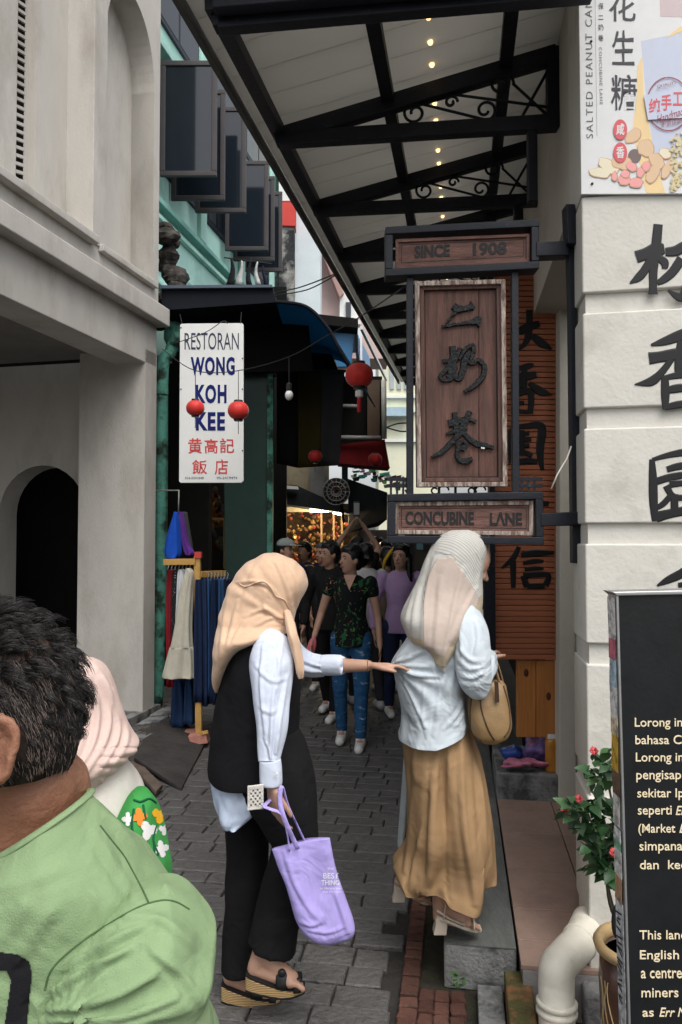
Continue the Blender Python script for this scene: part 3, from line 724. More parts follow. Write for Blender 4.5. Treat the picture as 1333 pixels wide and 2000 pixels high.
# ------------------------------------------------------------ wall post carrying the hanging sign
st = thing('sign_post', 'black steel wall bar bolted to the corner pillar beside the hanging sign', 'bracket', P(1130, 1100, 2.86))
MB().slab([(1108, 398), (1119, 398), (1127, 600), (1133, 860), (1139, 1100), (1120, 1100), (1114, 600)], 2.88, .045).build('wall_bar', M['steel'], st, bevel=.003)
MB().slab([(1106, 398), (1124, 398), (1128, 475), (1110, 475)], 2.83, .06).build('top_plate', M['steel'], st, bevel=.003)
m = MB().slab([(1048, 472), (1112, 470), (1112, 498), (1048, 500)], 2.86, .06); m.build('upper_arm', M['steel'], st, bevel=.004)
m = MB().slab([(1057, 1002), (1141, 999), (1141, 1026), (1057, 1028)], 2.86, .06); m.build('lower_arm', M['steel'], st, bevel=.004)
# white cable stubs
tag(MB().tube([P(1116, 872, 2.82), P(1108, 895, 2.8), P(1090, 925, 2.79), P(1077, 955, 2.8)], .003, 6).build('cable_stub', M['pvc_white'], smooth=True), 'loose white cable end sticking out beside the wall bar', 'cable')
# ------------------------------------------------------------ lettering
def text_mesh(body, bold=0.0, ext=.02, space=1.0, shear=0.0):
    cu = bpy.data.curves.new('t', 'FONT'); cu.body = body; cu.size = 1; cu.offset = bold; cu.extrude = ext; cu.space_character = space; cu.shear = shear
    cu.resolution_u = 3
    ob = bpy.data.objects.new('t', cu); COL.objects.link(ob)
    dg = bpy.context.evaluated_depsgraph_get(); dg.update()
    me = bpy.data.meshes.new_from_object(ob.evaluated_get(dg)); bpy.data.objects.remove(ob)
    return me
def quad(x0, y0, x1, y1): return [(x0, y0), (x1, y0), (x1, y1), (x0, y1)]
def lettering(body, q, Y, mt, parent, t=.002, bold=.0, jag=0.0, name='lettering', space=1.0, shear=0.0, off=0.0, vdir=(0, -1, 0)):
    """text stretched into the pixel quad q (top left, top right, bottom right, bottom left)"""
    me = text_mesh(body, bold, .5, space, shear)
    xs = [v.co.x for v in me.vertices]; ys = [v.co.y for v in me.vertices]
    x0, x1, y0, y1 = min(xs), max(xs), min(ys), max(ys)
    m = MB(); vv = []
    for v in me.vertices:
        u = (v.co.x - x0) / (x1 - x0 + 1e-9); w = (y1 - v.co.y) / (y1 - y0 + 1e-9)
        px = (q[0][0] * (1 - u) + q[1][0] * u) * (1 - w) + (q[3][0] * (1 - u) + q[2][0] * u) * w
        py = (q[0][1] * (1 - u) + q[1][1] * u) * (1 - w) + (q[3][1] * (1 - u) + q[2][1] * u) * w
        if jag: nv = noise.noise_vector(Vector((px * .25, py * .25, 0))); px += nv.x * jag; py += nv.y * jag
        vv.append(P(px, py, Y) + Vector(vdir) * (t * (v.co.z + .5) + off))
    m.add(vv, [tuple(p.vertices) for p in me.polygons])
    return m.build(name, mt, parent)
def disc(m, cx, cy, rx, ry, Y, t=.001, off=0.0, n=20, wob=0.0, rot=0.0, seed=0):
    pts = []
    for k in range(n):
        a = 2 * pi * k / n; r = 1 + wob * noise.noise(Vector((cos(a) * 1.5, sin(a) * 1.5, seed * 3.3)))
        x, y = rx * r * cos(a), ry * r * sin(a)
        pts.append(P(cx + x * cos(rot) - y * sin(rot), cy + x * sin(rot) + y * cos(rot), Y) + Vector((0, -off, 0)))
    return m.prism(pts, (0, -t, 0))

# ------------------------------------------------------------ the hanging lane sign
SY = lambda px: 1 / (1 / 2.90 + (1 / 2.97 - 1 / 2.90) * (1050 - px) / 300)
hsg = thing('lane_sign', 'hanging brown wooden lane sign in a black steel frame reading CONCUBINE LANE', 'sign', P(905, 1062, 2.93))
def pxbeam(m, x0, y0, x1, y1, w, d, Yf=SY, off=0.0):
    a, b = P(x0, y0, Yf) + Vector((0, off, 0)), P(x1, y1, Yf) + Vector((0, off, 0)); return m.beam(a, b, d, w, up=(b - a).cross(Vector((0, 1, 0))))
def pxframe(name, q, w, d, off=0.0):
    m = MB(); (ax, ay), (bx, by), (cx, cy), (dx, dy) = q; h = 7.5
    m.hexa  # four butted bars
    def bar(p0, p1):
        a, b = P(*p0, SY), P(*p1, SY)
        return a, b
    for (p0, p1) in (((ax, ay + h), (bx, by + h)), ((dx, dy - h), (cx, cy - h))):
        a, b = bar(p0, p1); m.hexa([a + Vector((0, -d / 2, -w / 2)), b + Vector((0, -d / 2, -w / 2)), b + Vector((0, d / 2, -w / 2)), a + Vector((0, d / 2, -w / 2)),
                                    a + Vector((0, -d / 2, w / 2)), b + Vector((0, -d / 2, w / 2)), b + Vector((0, d / 2, w / 2)), a + Vector((0, d / 2, w / 2))])
    for (p0, p1) in (((dx + h, dy - 2 * h), (ax + h, ay + 2 * h)), ((cx - h, cy - 2 * h), (bx - h, by + 2 * h))):
        a, b = bar(p0, p1); u = Vector((w / 2, 0, 0)); e = Vector((0, d / 2 - .001, 0))
        m.hexa([a - u - e, a + u - e, a + u + e, a - u + e, b - u - e, b + u - e, b + u + e, b - u + e])
    return m.build(name, M['steel'], hsg, bevel=.003)
pxframe('upper_frame', [(752, 450), (1049, 435), (1049, 531), (752, 546)], .029, .075)
pxframe('lower_frame', [(757, 966), (1057, 961), (1058, 1064), (757, 1061)], .029, .075)
m = MB(); pxbeam(m, 801, 544, 801, 968, .026, .03); pxbeam(m, 1005, 532, 1007, 966, .026, .03); m.build('side_bars', M['steel'], hsg, bevel=.002)
def plaque(q, inset, rim_m, face_m, text, tq, name):
    (ax, ay), (bx, by), (cx, cy), (dx, dy) = q
    m = MB(); m.slab(q, lambda p: SY(p) - .010, .022); o = m.build(name, face_m, hsg, bevel=.002)
    r = MB(); w = inset
    for p in ([(ax, ay), (bx, by), (bx - w, by + w), (ax + w, ay + w)], [(dx, dy), (cx, cy), (cx - w, cy - w), (dx + w, dy - w)],
              [(ax, ay), (ax + w, ay + w), (dx + w, dy - w), (dx, dy)], [(bx, by), (cx, cy), (cx - w, cy - w), (bx - w, by + w)]):
        r.slab(p, lambda p_: SY(p_) - .019, .0085)
    r.build('rim', rim_m, o, bevel=.0015)
    g2 = MB(); w2 = w + 5
    for p in ([(ax + w2, ay + w2), (bx - w2, by + w2), (bx - w2, by + w2 + 1.4), (ax + w2, ay + w2 + 1.4)], [(dx + w2, dy - w2), (cx - w2, cy - w2), (cx - w2, cy - w2 - 1.4), (dx + w2, dy - w2 - 1.4)],
              [(ax + w2, ay + w2), (ax + w2 + 1.4, ay + w2), (dx + w2 + 1.4, dy - w2), (dx + w2, dy - w2)], [(bx - w2, by + w2), (cx - w2, cy - w2), (cx - w2 - 1.4, cy - w2), (bx - w2 - 1.4, by + w2)]):
        g2.slab(p, lambda p_: SY(p_) - .0106, .001)
    g2.build('inner_line', M['carved'], o)
    for t_, qq in zip(text, tq): lettering(t_, qq, lambda p_: SY(p_) - .0102, M['carved'], o, .0022, .034, .4)
    return o
plaque([(773, 467), (1035, 456), (1035, 512), (773, 525)], 6, M['wood_h'], M['wood_h'], ['SINCE', '1908'],
       [[(810, 480), (879, 477), (879, 501), (810, 505)], [(924, 475), (990, 472), (990, 497), (924, 500)]], 'upper_plaque')
plaque([(771, 980), (1042, 978), (1042, 1046), (771, 1043)], 8, M['wood_worn'], M['wood_h'], ['CONCUBINE', 'L\u039bNE'],
       [[(792, 999), (926, 999), (926, 1026), (792, 1025)], [(957, 1000), (1020, 1000), (1020, 1026), (957, 1026)]], 'lower_plaque')
# tall board: two planks inside a weathered moulding
WB = lambda p: SY(p) - .004
bo = MB().slab([(818, 553), (935.2, 550), (935.2, 941), (822, 944)], WB, .022).build('board_plank', M['wood_dark'], hsg, bevel=.001)
MB().slab([(936.4, 550), (984, 548), (987, 945), (936.4, 941)], lambda p: WB(p) + .001, .022).build('board_plank', M['wood_dark'], hsg, bevel=.001)
def moulding(q, w, off, t, mt, name):
    (ax, ay), (bx, by), (cx, cy), (dx, dy) = q; r = MB()
    for p in ([(ax, ay), (bx, by), (bx - w, by + w), (ax + w, ay + w)], [(dx, dy), (cx, cy), (cx - w, cy - w), (dx + w, dy - w)],
              [(ax, ay), (ax + w, ay + w), (dx + w, dy - w), (dx, dy)], [(bx, by), (cx, cy), (cx - w, cy - w), (bx - w, by + w)]):
        pts = [P(x, y, lambda p_: SY(p_) - off) for x, y in p]; r.prism(pts, (0, t, 0))
    return r.build(name, mt, hsg, bevel=.002)
moulding([(811, 549), (988, 545), (992, 950), (815, 951)], 9, .030, .045, M['wood_worn'], 'outer_moulding')
moulding([(820.5, 558.5), (978.5, 554.5), (982.5, 940.5), (824.5, 941.5)], 8, .018, .012, M['wood_dark'], 'inner_moulding')
moulding([(829.5, 567.5), (970, 564), (973, 931.5), (833, 932.5)], 1.6, .0052, .002, M['carved'], 'shadow_groove')
er = [[(886, 597, 12), (897, 604, 11), (915, 601, 7), (924, 596, 12)], [(886, 606, 8), (905, 605, 6), (925, 602, 7)], [(906, 606, 3), (885, 615, 3.5), (872, 633, 3)],
      [(864, 639, 5), (885, 635, 4), (910, 632, 5), (930, 628, 13), (939, 630, 17)]]
nai = [[(884, 677, 10), (884, 700, 9), (872, 722, 7), (860, 735, 6), (866, 743, 5), (880, 740, 8), (888, 728, 9)], [(899, 680, 6), (890, 700, 9), (882, 720, 8), (876, 738, 7)],
       [(865, 706, 6), (876, 706, 7), (890, 716, 7), (884, 730, 6)], [(886, 730, 9), (896, 740, 10), (903, 728, 10), (907, 708, 11), (915, 690, 8)],
       [(897, 703, 4), (908, 684, 6), (922, 675, 7), (925, 686, 8), (920, 703, 5), (918, 710, 5)], [(913, 705, 4), (922, 712, 4), (934, 704, 6), (946, 716, 9), (943, 735, 9), (928, 752, 8), (907, 766, 5)]]
xiang_ = [[(888, 806, 8), (890, 830, 9), (893, 850, 9)], [(918, 804, 8), (905, 826, 7), (895, 845, 8)], [(876, 828, 12), (892, 824, 12), (910, 818, 6), (930, 824, 5)],
          [(872, 848, 4), (890, 842, 6), (912, 836, 6)], [(912, 820, 7), (902, 842, 9), (884, 862, 8), (862, 884, 8), (843, 893, 3)], [(905, 846, 7), (925, 864, 10), (945, 870, 9), (958, 873, 6), (964, 874, 8)],
          [(890, 870, 5), (905, 862, 5), (910, 870, 7), (898, 878, 5)], [(896, 866, 8), (893, 885, 7), (897, 898, 9), (910, 901, 9), (922, 896, 7)], [(900, 874, 6), (908, 880, 6)]]
BYs = lambda p: SY(p) - .004
for st_, j in ((er, 1.6), (nai, .9), (xiang_, .9)): glyph('metal_character', [[(a, b, c * 1.22 + .8) for a, b, c in q] for q in st_], BYs, .011, M['verdigris'], hsg, jag=j)
MB().slab([(941, 866), (948, 867), (947, 877), (940, 876)], lambda p: SY(p) - .0165, .001).build('paint_chip', M['sign_white'], hsg)
# iron lattice ends and little scrolls between board and lower frame
for xa, xb, xs_ in ((756, 794, (764, 776, 788)), (1012, 1060, (1020, 1032, 1044))):
    m = MB()
    for y in (936, 949): pxbeam(m, xa, y, xb, y, .013, .012)
    for x in xs_: pxbeam(m, x, 931, x, 967, .008, .008)
    m.build('lattice', M['steel'], hsg)
m = MB()
for x in (858, 890, 928): pxbeam(m, x, 944, x, 968, .009, .009)
for cx_, sg in ((850, 1), (868, -1), (922, 1), (940, -1)):
    m.tube([P(cx_ + 9 * cos(a) * (1 - a * .08), 958 + 8 * sin(a) * (1 - a * .08), 2.93) for a in [k * .45 * sg for k in range(14)]], .0035, 6)
m.build('iron_scroll', M['steel'], hsg, smooth=True)

# ------------------------------------------------------------ restaurant sign
RY = 6.9
rs = thing('restaurant_sign', 'white enamel restaurant sign with blue and red lettering above the clothes rack', 'sign', P(413, 942, RY))
MB().slab([(355, 632), (473, 631), (476, 634), (476, 939), (472, 943), (353, 943), (350, 940), (352, 635)], RY, .03).build('panel', M['sign_white'], rs, bevel=.003)
Ys = RY - .0005
lettering('RESTORAN', quad(361, 650, 467, 683), Ys, M['sign_navy'], rs, .002, -.0)
for s_, q_ in (('WONG', (373, 697, 459, 733)), ('KOH', (383, 751, 443, 788)), ('KEE', (383, 805, 440, 841))):
    lettering(s_, quad(*q_), Ys, M['sign_blue'], rs, .002, .04, space=1.15)
for s_, q_ in (('黄', (368, 856, 395, 886)), ('高', (400, 857, 426, 885)), ('記', (430, 856, 458, 885)), ('飯', (376, 898, 405, 926)), ('店', (420, 897, 446, 927))):
    lettering(s_, quad(*q_), Ys, M['sign_red'], rs, .002, .010, .5)
lettering('016-5241848', quad(362, 931, 398, 936), Ys, M['sign_navy'], rs, .001)
lettering('05-2419474', quad(424, 931, 464, 936), Ys, M['sign_navy'], rs, .001)
for x, y in ((354, 640), (474, 700), (474, 760), (474, 820), (354, 760), (474, 880)): MB().lathe([(0, -.004), (.006, -.003), (.007, 0)], P(x, y, RY - .001), 8, axis=(0, 1, 0)).build('rivet', M['black_plastic'], rs)
MB().tube([P(356, 632, RY), P(352, 614, RY + .2)], .004, 5).build('hanger', M['wire'], rs); MB().tube([P(470, 632, RY), P(472, 610, RY + .2)], .004, 5).build('hanger', M['wire'], rs)

# ------------------------------------------------------------ poster on the pillar
PP = lambda px: PY(px) - .012
po = thing('peanut_poster', 'white poster for salted peanut candy fixed on the corner pillar', 'poster', P(1240, 379, 2.66))
mp = lambda n, c, r=.5: mat('print_' + n, c, r, .03, 20)
pw_ = mp('white', (.68, .685, .68)); pk_ = mp('black', (.03, .03, .04)); pr_ = mp('red', (.62, .10, .12)); pl_ = mp('lavender', (.52, .56, .68)); py_ = mp('straw', (.78, .58, .30)); pn_ = mp('nut', (.68, .48, .30))
pp_ = mp('pink', (.80, .34, .33)); pc_ = mp('cream', (.75, .68, .50)); pb_ = mp('dark', (.16, .12, .11)); pg_ = mp('pinkgrey', (.55, .45, .45)); pm_ = mp('maroon', (.30, .06, .08)); po_ = mp('oat', (.62, .54, .32))
MB().slab([(1127, -330), (1520, -350), (1520, 377), (1136, 379)], PP, .010).build('sheet', pw_, po, bevel=.001)
E = lambda k: (lambda p_: PP(p_) - .0004 * k)
def pr(name, mt, pts, k=1): return MB().slab(pts, E(k), .0004).build(name, mt, po)
pr('print_shape', pl_, [(1253, 80), (1340, 62), (1400, 52), (1400, 300), (1278, 300), (1262, 180)], 1)
pr('print_shape', py_, [(1245, 130), (1255, 110), (1258, 185), (1278, 300), (1300, 377), (1262, 377), (1236, 250), (1244, 190)], 1)
pr('print_shape', pg_, [(1287, -60), (1400, -60), (1400, 36), (1290, 32)], 1)
pr('print_shape', py_, [(1300, 75), (1320, 58), (1345, 42), (1400, 30), (1400, 38), (1340, 58)], 2)
r_ = random.Random(4)
nuts = [(1238, 265, 19, 11, -.7, pn_), (1262, 290, 17, 17, 0, pn_), (1283, 315, 18, 13, .8, pn_), (1276, 340, 12, 19, .5, pn_), (1190, 325, 24, 12, .5, pc_), (1172, 338, 22, 10, .2, pc_), (1215, 318, 20, 14, .3, pn_),
        (1300, 300, 13, 9, .4, pc_), (1305, 330, 9, 20, .5, pn_), (1234, 326, 11, 9, .6, pp_), (1220, 352, 12, 10, 0, pp_), (1244, 357, 15, 9, -.1, pp_), (1252, 337, 7, 10, .1, pp_), (1201, 345, 5, 10, 0, pp_), (1263, 325, 8, 10, .3, pp_), (1222, 340, 9, 8, 0, pp_)]
m0 = MB(); disc(m0, 1240, 305, 13, 14, E(2), .0004); m0.build('print_shape', pb_, po)
for i, (x, y, a, b, ro, mt) in enumerate(nuts):
    m0 = MB(); disc(m0, x, y, a + .8, b + .8, E(3 + .3 * i), .0001, wob=.25, rot=ro, seed=i); m0.build('print_shape', mp('nut_edge%d' % i, (.50, .30, .18)), po)
    m0 = MB(); disc(m0, x - .5, y - .8, a - .6, b - .8, E(3.4 + .3 * i), .0001, wob=.25, rot=ro, seed=i); m0.build('print_shape', mt, po)
m0 = MB()
for i in range(60):
    x = 1312 + abs(r_.gauss(0, 16)); y = r_.uniform(270, 376) - (x - 1312) * .8; disc(m0, x, y, r_.uniform(3, 6), r_.uniform(2, 5), E(8 + i * .05), .0001, n=7, rot=r_.uniform(0, 3))
m0.build('print_shape', po_, po)
m0 = MB()
for i in range(50):
    x = 1314 + abs(r_.gauss(0, 16)); y = r_.uniform(270, 376) - (x - 1312) * .8; disc(m0, x, y, r_.uniform(1, 2.4), r_.uniform(1, 2), E(12 + i * .05), .0001, n=6)
m0.build('print_shape', mp('oat_dark', (.40, .26, .12)), po)
for cy_, ch in ((253, '咸'), (298, '香')):
    m0 = MB(); disc(m0, 1212, cy_, 13.5, 20, E(9), .0003); m0.build('print_shape', pr_, po); lettering(ch, quad(1204, cy_ - 12, 1220, cy_ + 11), E(10), pw_, po, .0004, .02)
for ch, q_ in (('花', (1190, -20, 1242, 42)), ('生', (1196, 60, 1240, 127)), ('糖', (1194, 146, 1245, 215))): lettering(ch, quad(*q_), E(2), pk_, po, .0006, .006, 1.6)
lettering('SALTED PEANUT CANDY', [(1146, 270), (1143, -38), (1156, -38), (1159, 270)], E(2), mp('grey_ink', (.12, .12, .12)), po, .0004, -.005, space=1.25)
lettering('CONCUBINE LANE', [(1176, 92), (1178, 204), (1172, 204), (1170, 92)], E(2), mp('grey_ink2', (.25, .25, .25)), po, .0004, 0, space=1.25)
for ch, yy_ in (('保', 6), ('二', 30), ('奶', 47), ('巷', 68)): lettering(ch, quad(1169, yy_, 1179, yy_ + (12 if ch != '二' else 8)), E(2), pk_, po, .0004, 0)
pr('print_line', mp('hairline', (.45, .45, .45)), [(1162, -30), (1163, -30), (1167, 265), (1166, 265)], 2)
m0 = MB(); ringp = []
for k in range(41):
    a = 2 * pi * k / 40; ringp.append((1306 + 42 * cos(a), 203 + 52 * sin(a), 2.2))
stroke_mesh(m0, ringp, E(9), .0003, samp=1); m0.build('print_ring', pm_, po)
pr('print_shape', pl_, [(1258, 186), (1400, 160), (1400, 226), (1266, 234)], 14)
for ch, q_ in (('纯', (1268, 192, 1290, 222)), ('手', (1292, 184, 1312, 216)), ('工', (1315, 180, 1334, 206))): lettering(ch, quad(*q_), E(15), pr_, po, .0004, .02)
lettering('Handmade', [(1282, 226), (1342, 206), (1342, 222), (1284, 241)], E(15), pm_, po, .0004, 0, shear=.3)
lettering('手信佳品', [(1292, 238), (1332, 230), (1332, 240), (1292, 248)], E(15), pm_, po, .0004, 0)
lettering('QUALITY', [(1284, 166), (1322, 158), (1322, 164), (1284, 173)], E(15), pm_, po, .0003, 0)
for x, y in ((1155, 81), (1157, 359)): MB().lathe([(0, -.004), (.004, -.003), (.005, 0)], P(x, y, PP) + Vector((0, -.001, 0)), 8, axis=(0, 1, 0)).build('screw', M['ink'], po)

# ------------------------------------------------------------ information board, right foreground
IY = 1.6
ib = thing('information_board', 'black information board with cream lettering and stickered side edge', 'board', P(1330, 2000, IY))
fl = [(1207, 1163), (1560, 1155), (1560, 2090), (1233, 2110)]
MB().slab(fl, IY, .048).build('panel', M['black_board'], ib, bevel=.002)
m = MB().slab([(1196, 1156), (1560, 1148), (1560, 1157), (1206, 1164)], IY - .006, .06); m.build('top_rail', M['alu'], ib, bevel=.002)
m = MB(); stf = [P(1204, 1160, IY - .003), P(1209, 1160, IY - .003), P(1236, 2110, IY - .003), P(1231, 2110, IY - .003)]; m.prism(stf, (0, .051, 0)); m.build('side_rail', M['alu'], ib, bevel=.0015)
cols = [((.62, .60, .58), 1168, 1250), ((.55, .12, .18), 1250, 1290), ((.40, .52, .60), 1292, 1345), ((.70, .68, .66), 1345, 1420), ((.75, .60, .42), 1405, 1440), ((.62, .36, .02), 1440, 1512), ((.16, .09, .05), 1512, 1560), ((.66, .63, .60), 1560, 1620), ((.72, .74, .74), 1625, 1650), ((.20, .42, .26), 1640, 1668), ((.65, .64, .62), 1668, 1720),
        ((.45, .26, .14), 1720, 1770), ((.66, .66, .68), 1770, 1990), ((.60, .60, .62), 1990, 2100)]
for i, (c, ya, yb) in enumerate(cols):
    xa, xb = 1207 + (ya - 1163) * .0275, 1207 + (yb - 1163) * .0275
    a, b = P(xa - 2.2, ya, IY), P(xb - 2.2, yb, IY); jx = .0006 * (i % 3)
    pts = [a + Vector((-.004 - jx, .002, 0)), b + Vector((-.004 - jx, .002 + (i % 2) * .004, 0)), b + Vector((-.004 - jx, .044, 0)), a + Vector((-.004 - jx, .046 - (i % 3) * .004, 0))]
    MB().prism(pts, (.0005, 0, 0)).build('sticker', mat('sticker_%d' % i, c, .5, .35, 60, col2=tuple(x * .45 for x in c), c2s=45, c2t=(.5, .6)), ib)
m = MB(); rr_ = random.Random(8)
for i in range(16):
    y = 1790 + i * 12; x = 1207 + (y - 1163) * .0275 - 2.2; a = P(x, y, IY)
    m.beam(a + Vector((-.0066, .006 + rr_.uniform(0, .01), 0)), a + Vector((-.0066, .03 + rr_.uniform(0, .012), rr_.uniform(-.01, .01))), .001, .003)
m.build('sticker_writing', M['ink'], ib)
lines = [('Lorong ini', 1240, 1402, 98), ('bahasa Ca', 1241, 1436, 102), ('Lorong ini', 1242, 1470, 98), ('pengisap c', 1243, 1505, 106), ('sekitar Ipo', 1245, 1540, 104), ('seperti', 1246, 1574, 66), ('(Market', 1247, 1609, 72), ('simpanan', 1249, 1644, 96), ('dan  kedi', 1250, 1680, 98),
         ('This lane', 1249, 1817, 92), ('English a', 1250, 1856, 98), ('a centre o', 1252, 1893, 100), ('miners a', 1253, 1930, 92), ('as', 1255, 1968, 22)]
has_desc = set('gpqyj(')
for tx, x, y, w in lines:
    top = 0 if tx[0] in 'Lbskd(pSTEM' or any(c in 'bdfhklit(LTEM' for c in tx) else 6
    yb = y + 17.5 + (5.2 if any(c in has_desc for c in tx) else 0); yt = y + (6 if tx == 'as' else 0)
    lettering(tx, [(x, yt), (x + w, yt - .4), (x + w, yb - .4), (x, yb)], IY, M['cream_letter'], ib, .0012, .004)
for tx, x, y, w in [('Er', 1320, 1574, 20), ('La', 1327, 1609, 22), ('Err Na', 1288, 1968, 62)]: lettering(tx, quad(x, y, x + w, y + 17.5), IY, M['cream_letter'], ib, .0012, .004, shear=.25)
def V_(v): return Vector((.012, .008, .012)) * noise.noise(v * 20)
def ploft(rows, Y, depth=.2, n=32, sub=4, folds=(), e=1.0, cap=True, m=None, noise_amp=0.0, seed=0):
    """cloth or body volume from a silhouette: rows of (py, x_left, x_right[, depth[, Y offset]]) at distance Y.
    folds: (count, amplitude m, phase drift, phase) ripples round the ring"""
    full = [tuple(r) + (depth, 0.0)[len(r) - 3:] for r in rows]
    q = catmull(full, sub) if sub > 1 else full
    rings = []; N = len(q)
    for i, (py, xl, xr, d, yo) in enumerate(q):
        t = i / (N - 1); a, b = P(xl, py, Y + yo), P(xr, py, Y + yo); c = (a + b) / 2; hx = (b.x - a.x) / 2; ring = []
        for k in range(n):
            th = 2 * pi * k / n; cx_, sy = cos(th), sin(th)
            ux = math.copysign(abs(cx_) ** e, cx_); uy = math.copysign(abs(sy) ** e, sy)
            rip = 0
            for (cnt, amp, dr, ph) in folds: rip += amp * sin(cnt * th + dr * t + ph + 1.5 * noise.noise(Vector((th, t * 2, seed)))) * (.25 + .75 * t if amp > 0 else 1)
            nz = noise_amp * noise.noise(Vector((c.x * 6 + ux * 1.5 + seed, c.z * 6, uy * 1.5)))
            rip += nz
            side = abs(sy)
            ring.append(Vector((c.x + ux * (hx + rip * .5 * side), c.y + uy * (d / 2) + (rip * (1 if sy > 0 else -1)) * min(1, side * 2), c.z)))
        rings.append(ring)
    m = m or MB(); return m.loft(rings, cap, cap)

# ------------------------------------------------------------ foreground right: pipe, pot, plant
pv = thing('waste_pipe', 'fat white plastic drainpipe elbow beside the tiled ledge', 'pipe', P(1085, 1990, 2.5))
path = [P(1150, 1800, 2.78), P(1132, 1840, 2.64), P(1108, 1866, 2.57), P(1090, 1890, 2.53), P(1087, 1925, 2.52), P(1088, 1975, 2.50), P(1089, 2040, 2.50)]
MB().tube(catmull([tuple(p) for p in path], 8), .057, 24).build('elbow', M['pvc_white'], pv, smooth=True)
dd = (path[2] - path[1]).normalized()
MB().tube([path[1] - dd * .006, path[1] - dd * .002, path[1] + dd * .002, path[1] + dd * .006], [.058, .061, .061, .058], 24).build('joint_ring', M['pvc_white'], pv, smooth=True)
for y in (1955, 1972): MB().tube([P(1088, y - 4, 2.505), P(1088, y - 1, 2.505), P(1088, y + 7, 2.503), P(1088, y + 10, 2.503)], [.058, .065, .065, .058], 24).build('socket_ring', M['pvc_white'], pv, smooth=True)
pf = pbox(-.03, .32, -.10, .0, 0, .13).build('pillar_footing', M['concrete'], bevel=.012); structure(pf)

pc0 = P(1252, 1840, 2.35); pc0.z = 0; zr = P(1252, 1838, 2.35).z
pot = thing('plant_pot', 'brown glazed pot with ochre rim behind the information board', 'pot', pc0)
MB().lathe([(.075, 0), (.095, .05), (.118, .20), (.122, .32), (.118, zr - .03), (.108, zr - .03), (.10, .3), (.10, .1)], pc0, 36, caps=False).build('pot_body', M['glaze'], pot, smooth=True)
MB().lathe([(.112, zr - .035), (.132, zr - .030), (.138, zr - .012), (.130, zr), (.112, zr - .004), (.104, zr - .03), (.112, zr - .035)], pc0, 36, caps=False).build('pot_rim', M['ochre'], pot, smooth=True)
MB().lathe([(.0, zr - .045), (.108, zr - .045)], pc0, 24).build('soil', M['soil'], pot)
m = MB(); 
for k in range(5):
    a = pi * 1.02 + k * .10; pts = []
    for t in range(8):
        z = .34 - t * .028; aa = a + .12 * sin(t * .7 + k); rad = .1245 - max(0, .30 - z) * .03; pts.append(pc0 + Vector((rad * cos(aa), rad * sin(aa), z)))
    m.tube(pts, .0018, 5)
m.build('pot_scratch', M['ochre'], pot)

pr2 = random.Random(21)
tr = thing('flowering_plant', 'spindly green shrub with small red flowers growing in the glazed pot', 'plant', Vector((pc0.x, pc0.y, zr - .045)))
stems = [[(1238, 1830, 2.33), (1205, 1790, 2.3), (1185, 1720, 2.28), (1170, 1650, 2.27), (1150, 1590, 2.27)],
         [(1240, 1832, 2.35), (1212, 1760, 2.34), (1200, 1660, 2.32), (1198, 1580, 2.32), (1180, 1500, 2.31), (1172, 1480, 2.3)],
         [(1242, 1830, 2.38), (1225, 1740, 2.38), (1212, 1650, 2.36), (1160, 1590, 2.35), (1125, 1580, 2.35)],
         [(1236, 1834, 2.32), (1196, 1780, 2.26), (1186, 1700, 2.25), (1206, 1640, 2.25)]]
m = MB()
for s_ in stems:
    pts = [P(*p) for p in s_]; q = catmull([tuple(p) for p in pts], 5); m.tube(q, [.006 - .004 * i / len(q) for i in range(len(q))], 6)
m.build('stem', M['stem'], tr, smooth=True)
def leaf_mesh(seed, mt):
    r = random.Random(seed); L = .042 + r.uniform(-.010, .010); w = .013 + r.uniform(-.003, .004); v, f = [], []
    for i in range(6):
        t = i / 5; ww = w * (sin(pi * min(1, t ** .75 * .98 + .02)) + .05); z = -.010 * t * t * (1 + seed % 3 * .5)
        v += [(-ww, L * t, z + ww * .35), (0, L * t, z), (ww, L * t, z + ww * .35)]
    for i in range(5): b = i * 3; f += [(b, b + 1, b + 4, b + 3), (b + 1, b + 2, b + 5, b + 4)]
    me = bpy.data.meshes.new('leaf'); me.from_pydata(v, [], f); me.update(); me.materials.append(mt)
    for p in me.polygons: p.use_smooth = True
    return me
lms = [leaf_mesh(i, M['leaf'] if i < 5 else M['leaf2']) for i in range(6)]
blobs = [(1178, 1505, 28, 34, 46), (1165, 1600, 46, 38, 90), (1185, 1665, 36, 42, 84), (1122, 1582, 20, 16, 18), (1196, 1712, 18, 30, 30), (1168, 1700, 14, 14, 12)]
for bx, by, rx, ry, nn in blobs:
    for _ in range(nn):
        a = pr2.uniform(0, 2 * pi); r = sqrt(pr2.random()) 
        c = P(bx + rx * r * cos(a), by + ry * r * sin(a), 2.30 + pr2.uniform(-.08, .08))
        o = bpy.data.objects.new('leaf', pr2.choice(lms)); COL.objects.link(o); o.parent = tr; o.location = c - wloc(tr)
        o.rotation_euler = (pr2.uniform(-.6, 1.5), pr2.uniform(-.8, .8), pr2.uniform(0, 6.28))
def flower(px, py, Y, sc):
    c = P(px, py, Y); m = MB()
    for k in range(9):
        a = k * 2.4; q = Matrix.Rotation(a, 3, 'Y') @ Matrix.Rotation(.9, 3, 'X'); m.ell(c + Vector((.008 * cos(a), -.004 * (k % 3), .008 * sin(a))) * sc, .0075 * sc, .0022 * sc, .0065 * sc, q, 8, 5)
    # centre the petals on the stem
    for v in m.v: v -= Vector((c.x, c.y, c.z)) * (sc - 1) * 0
    return m
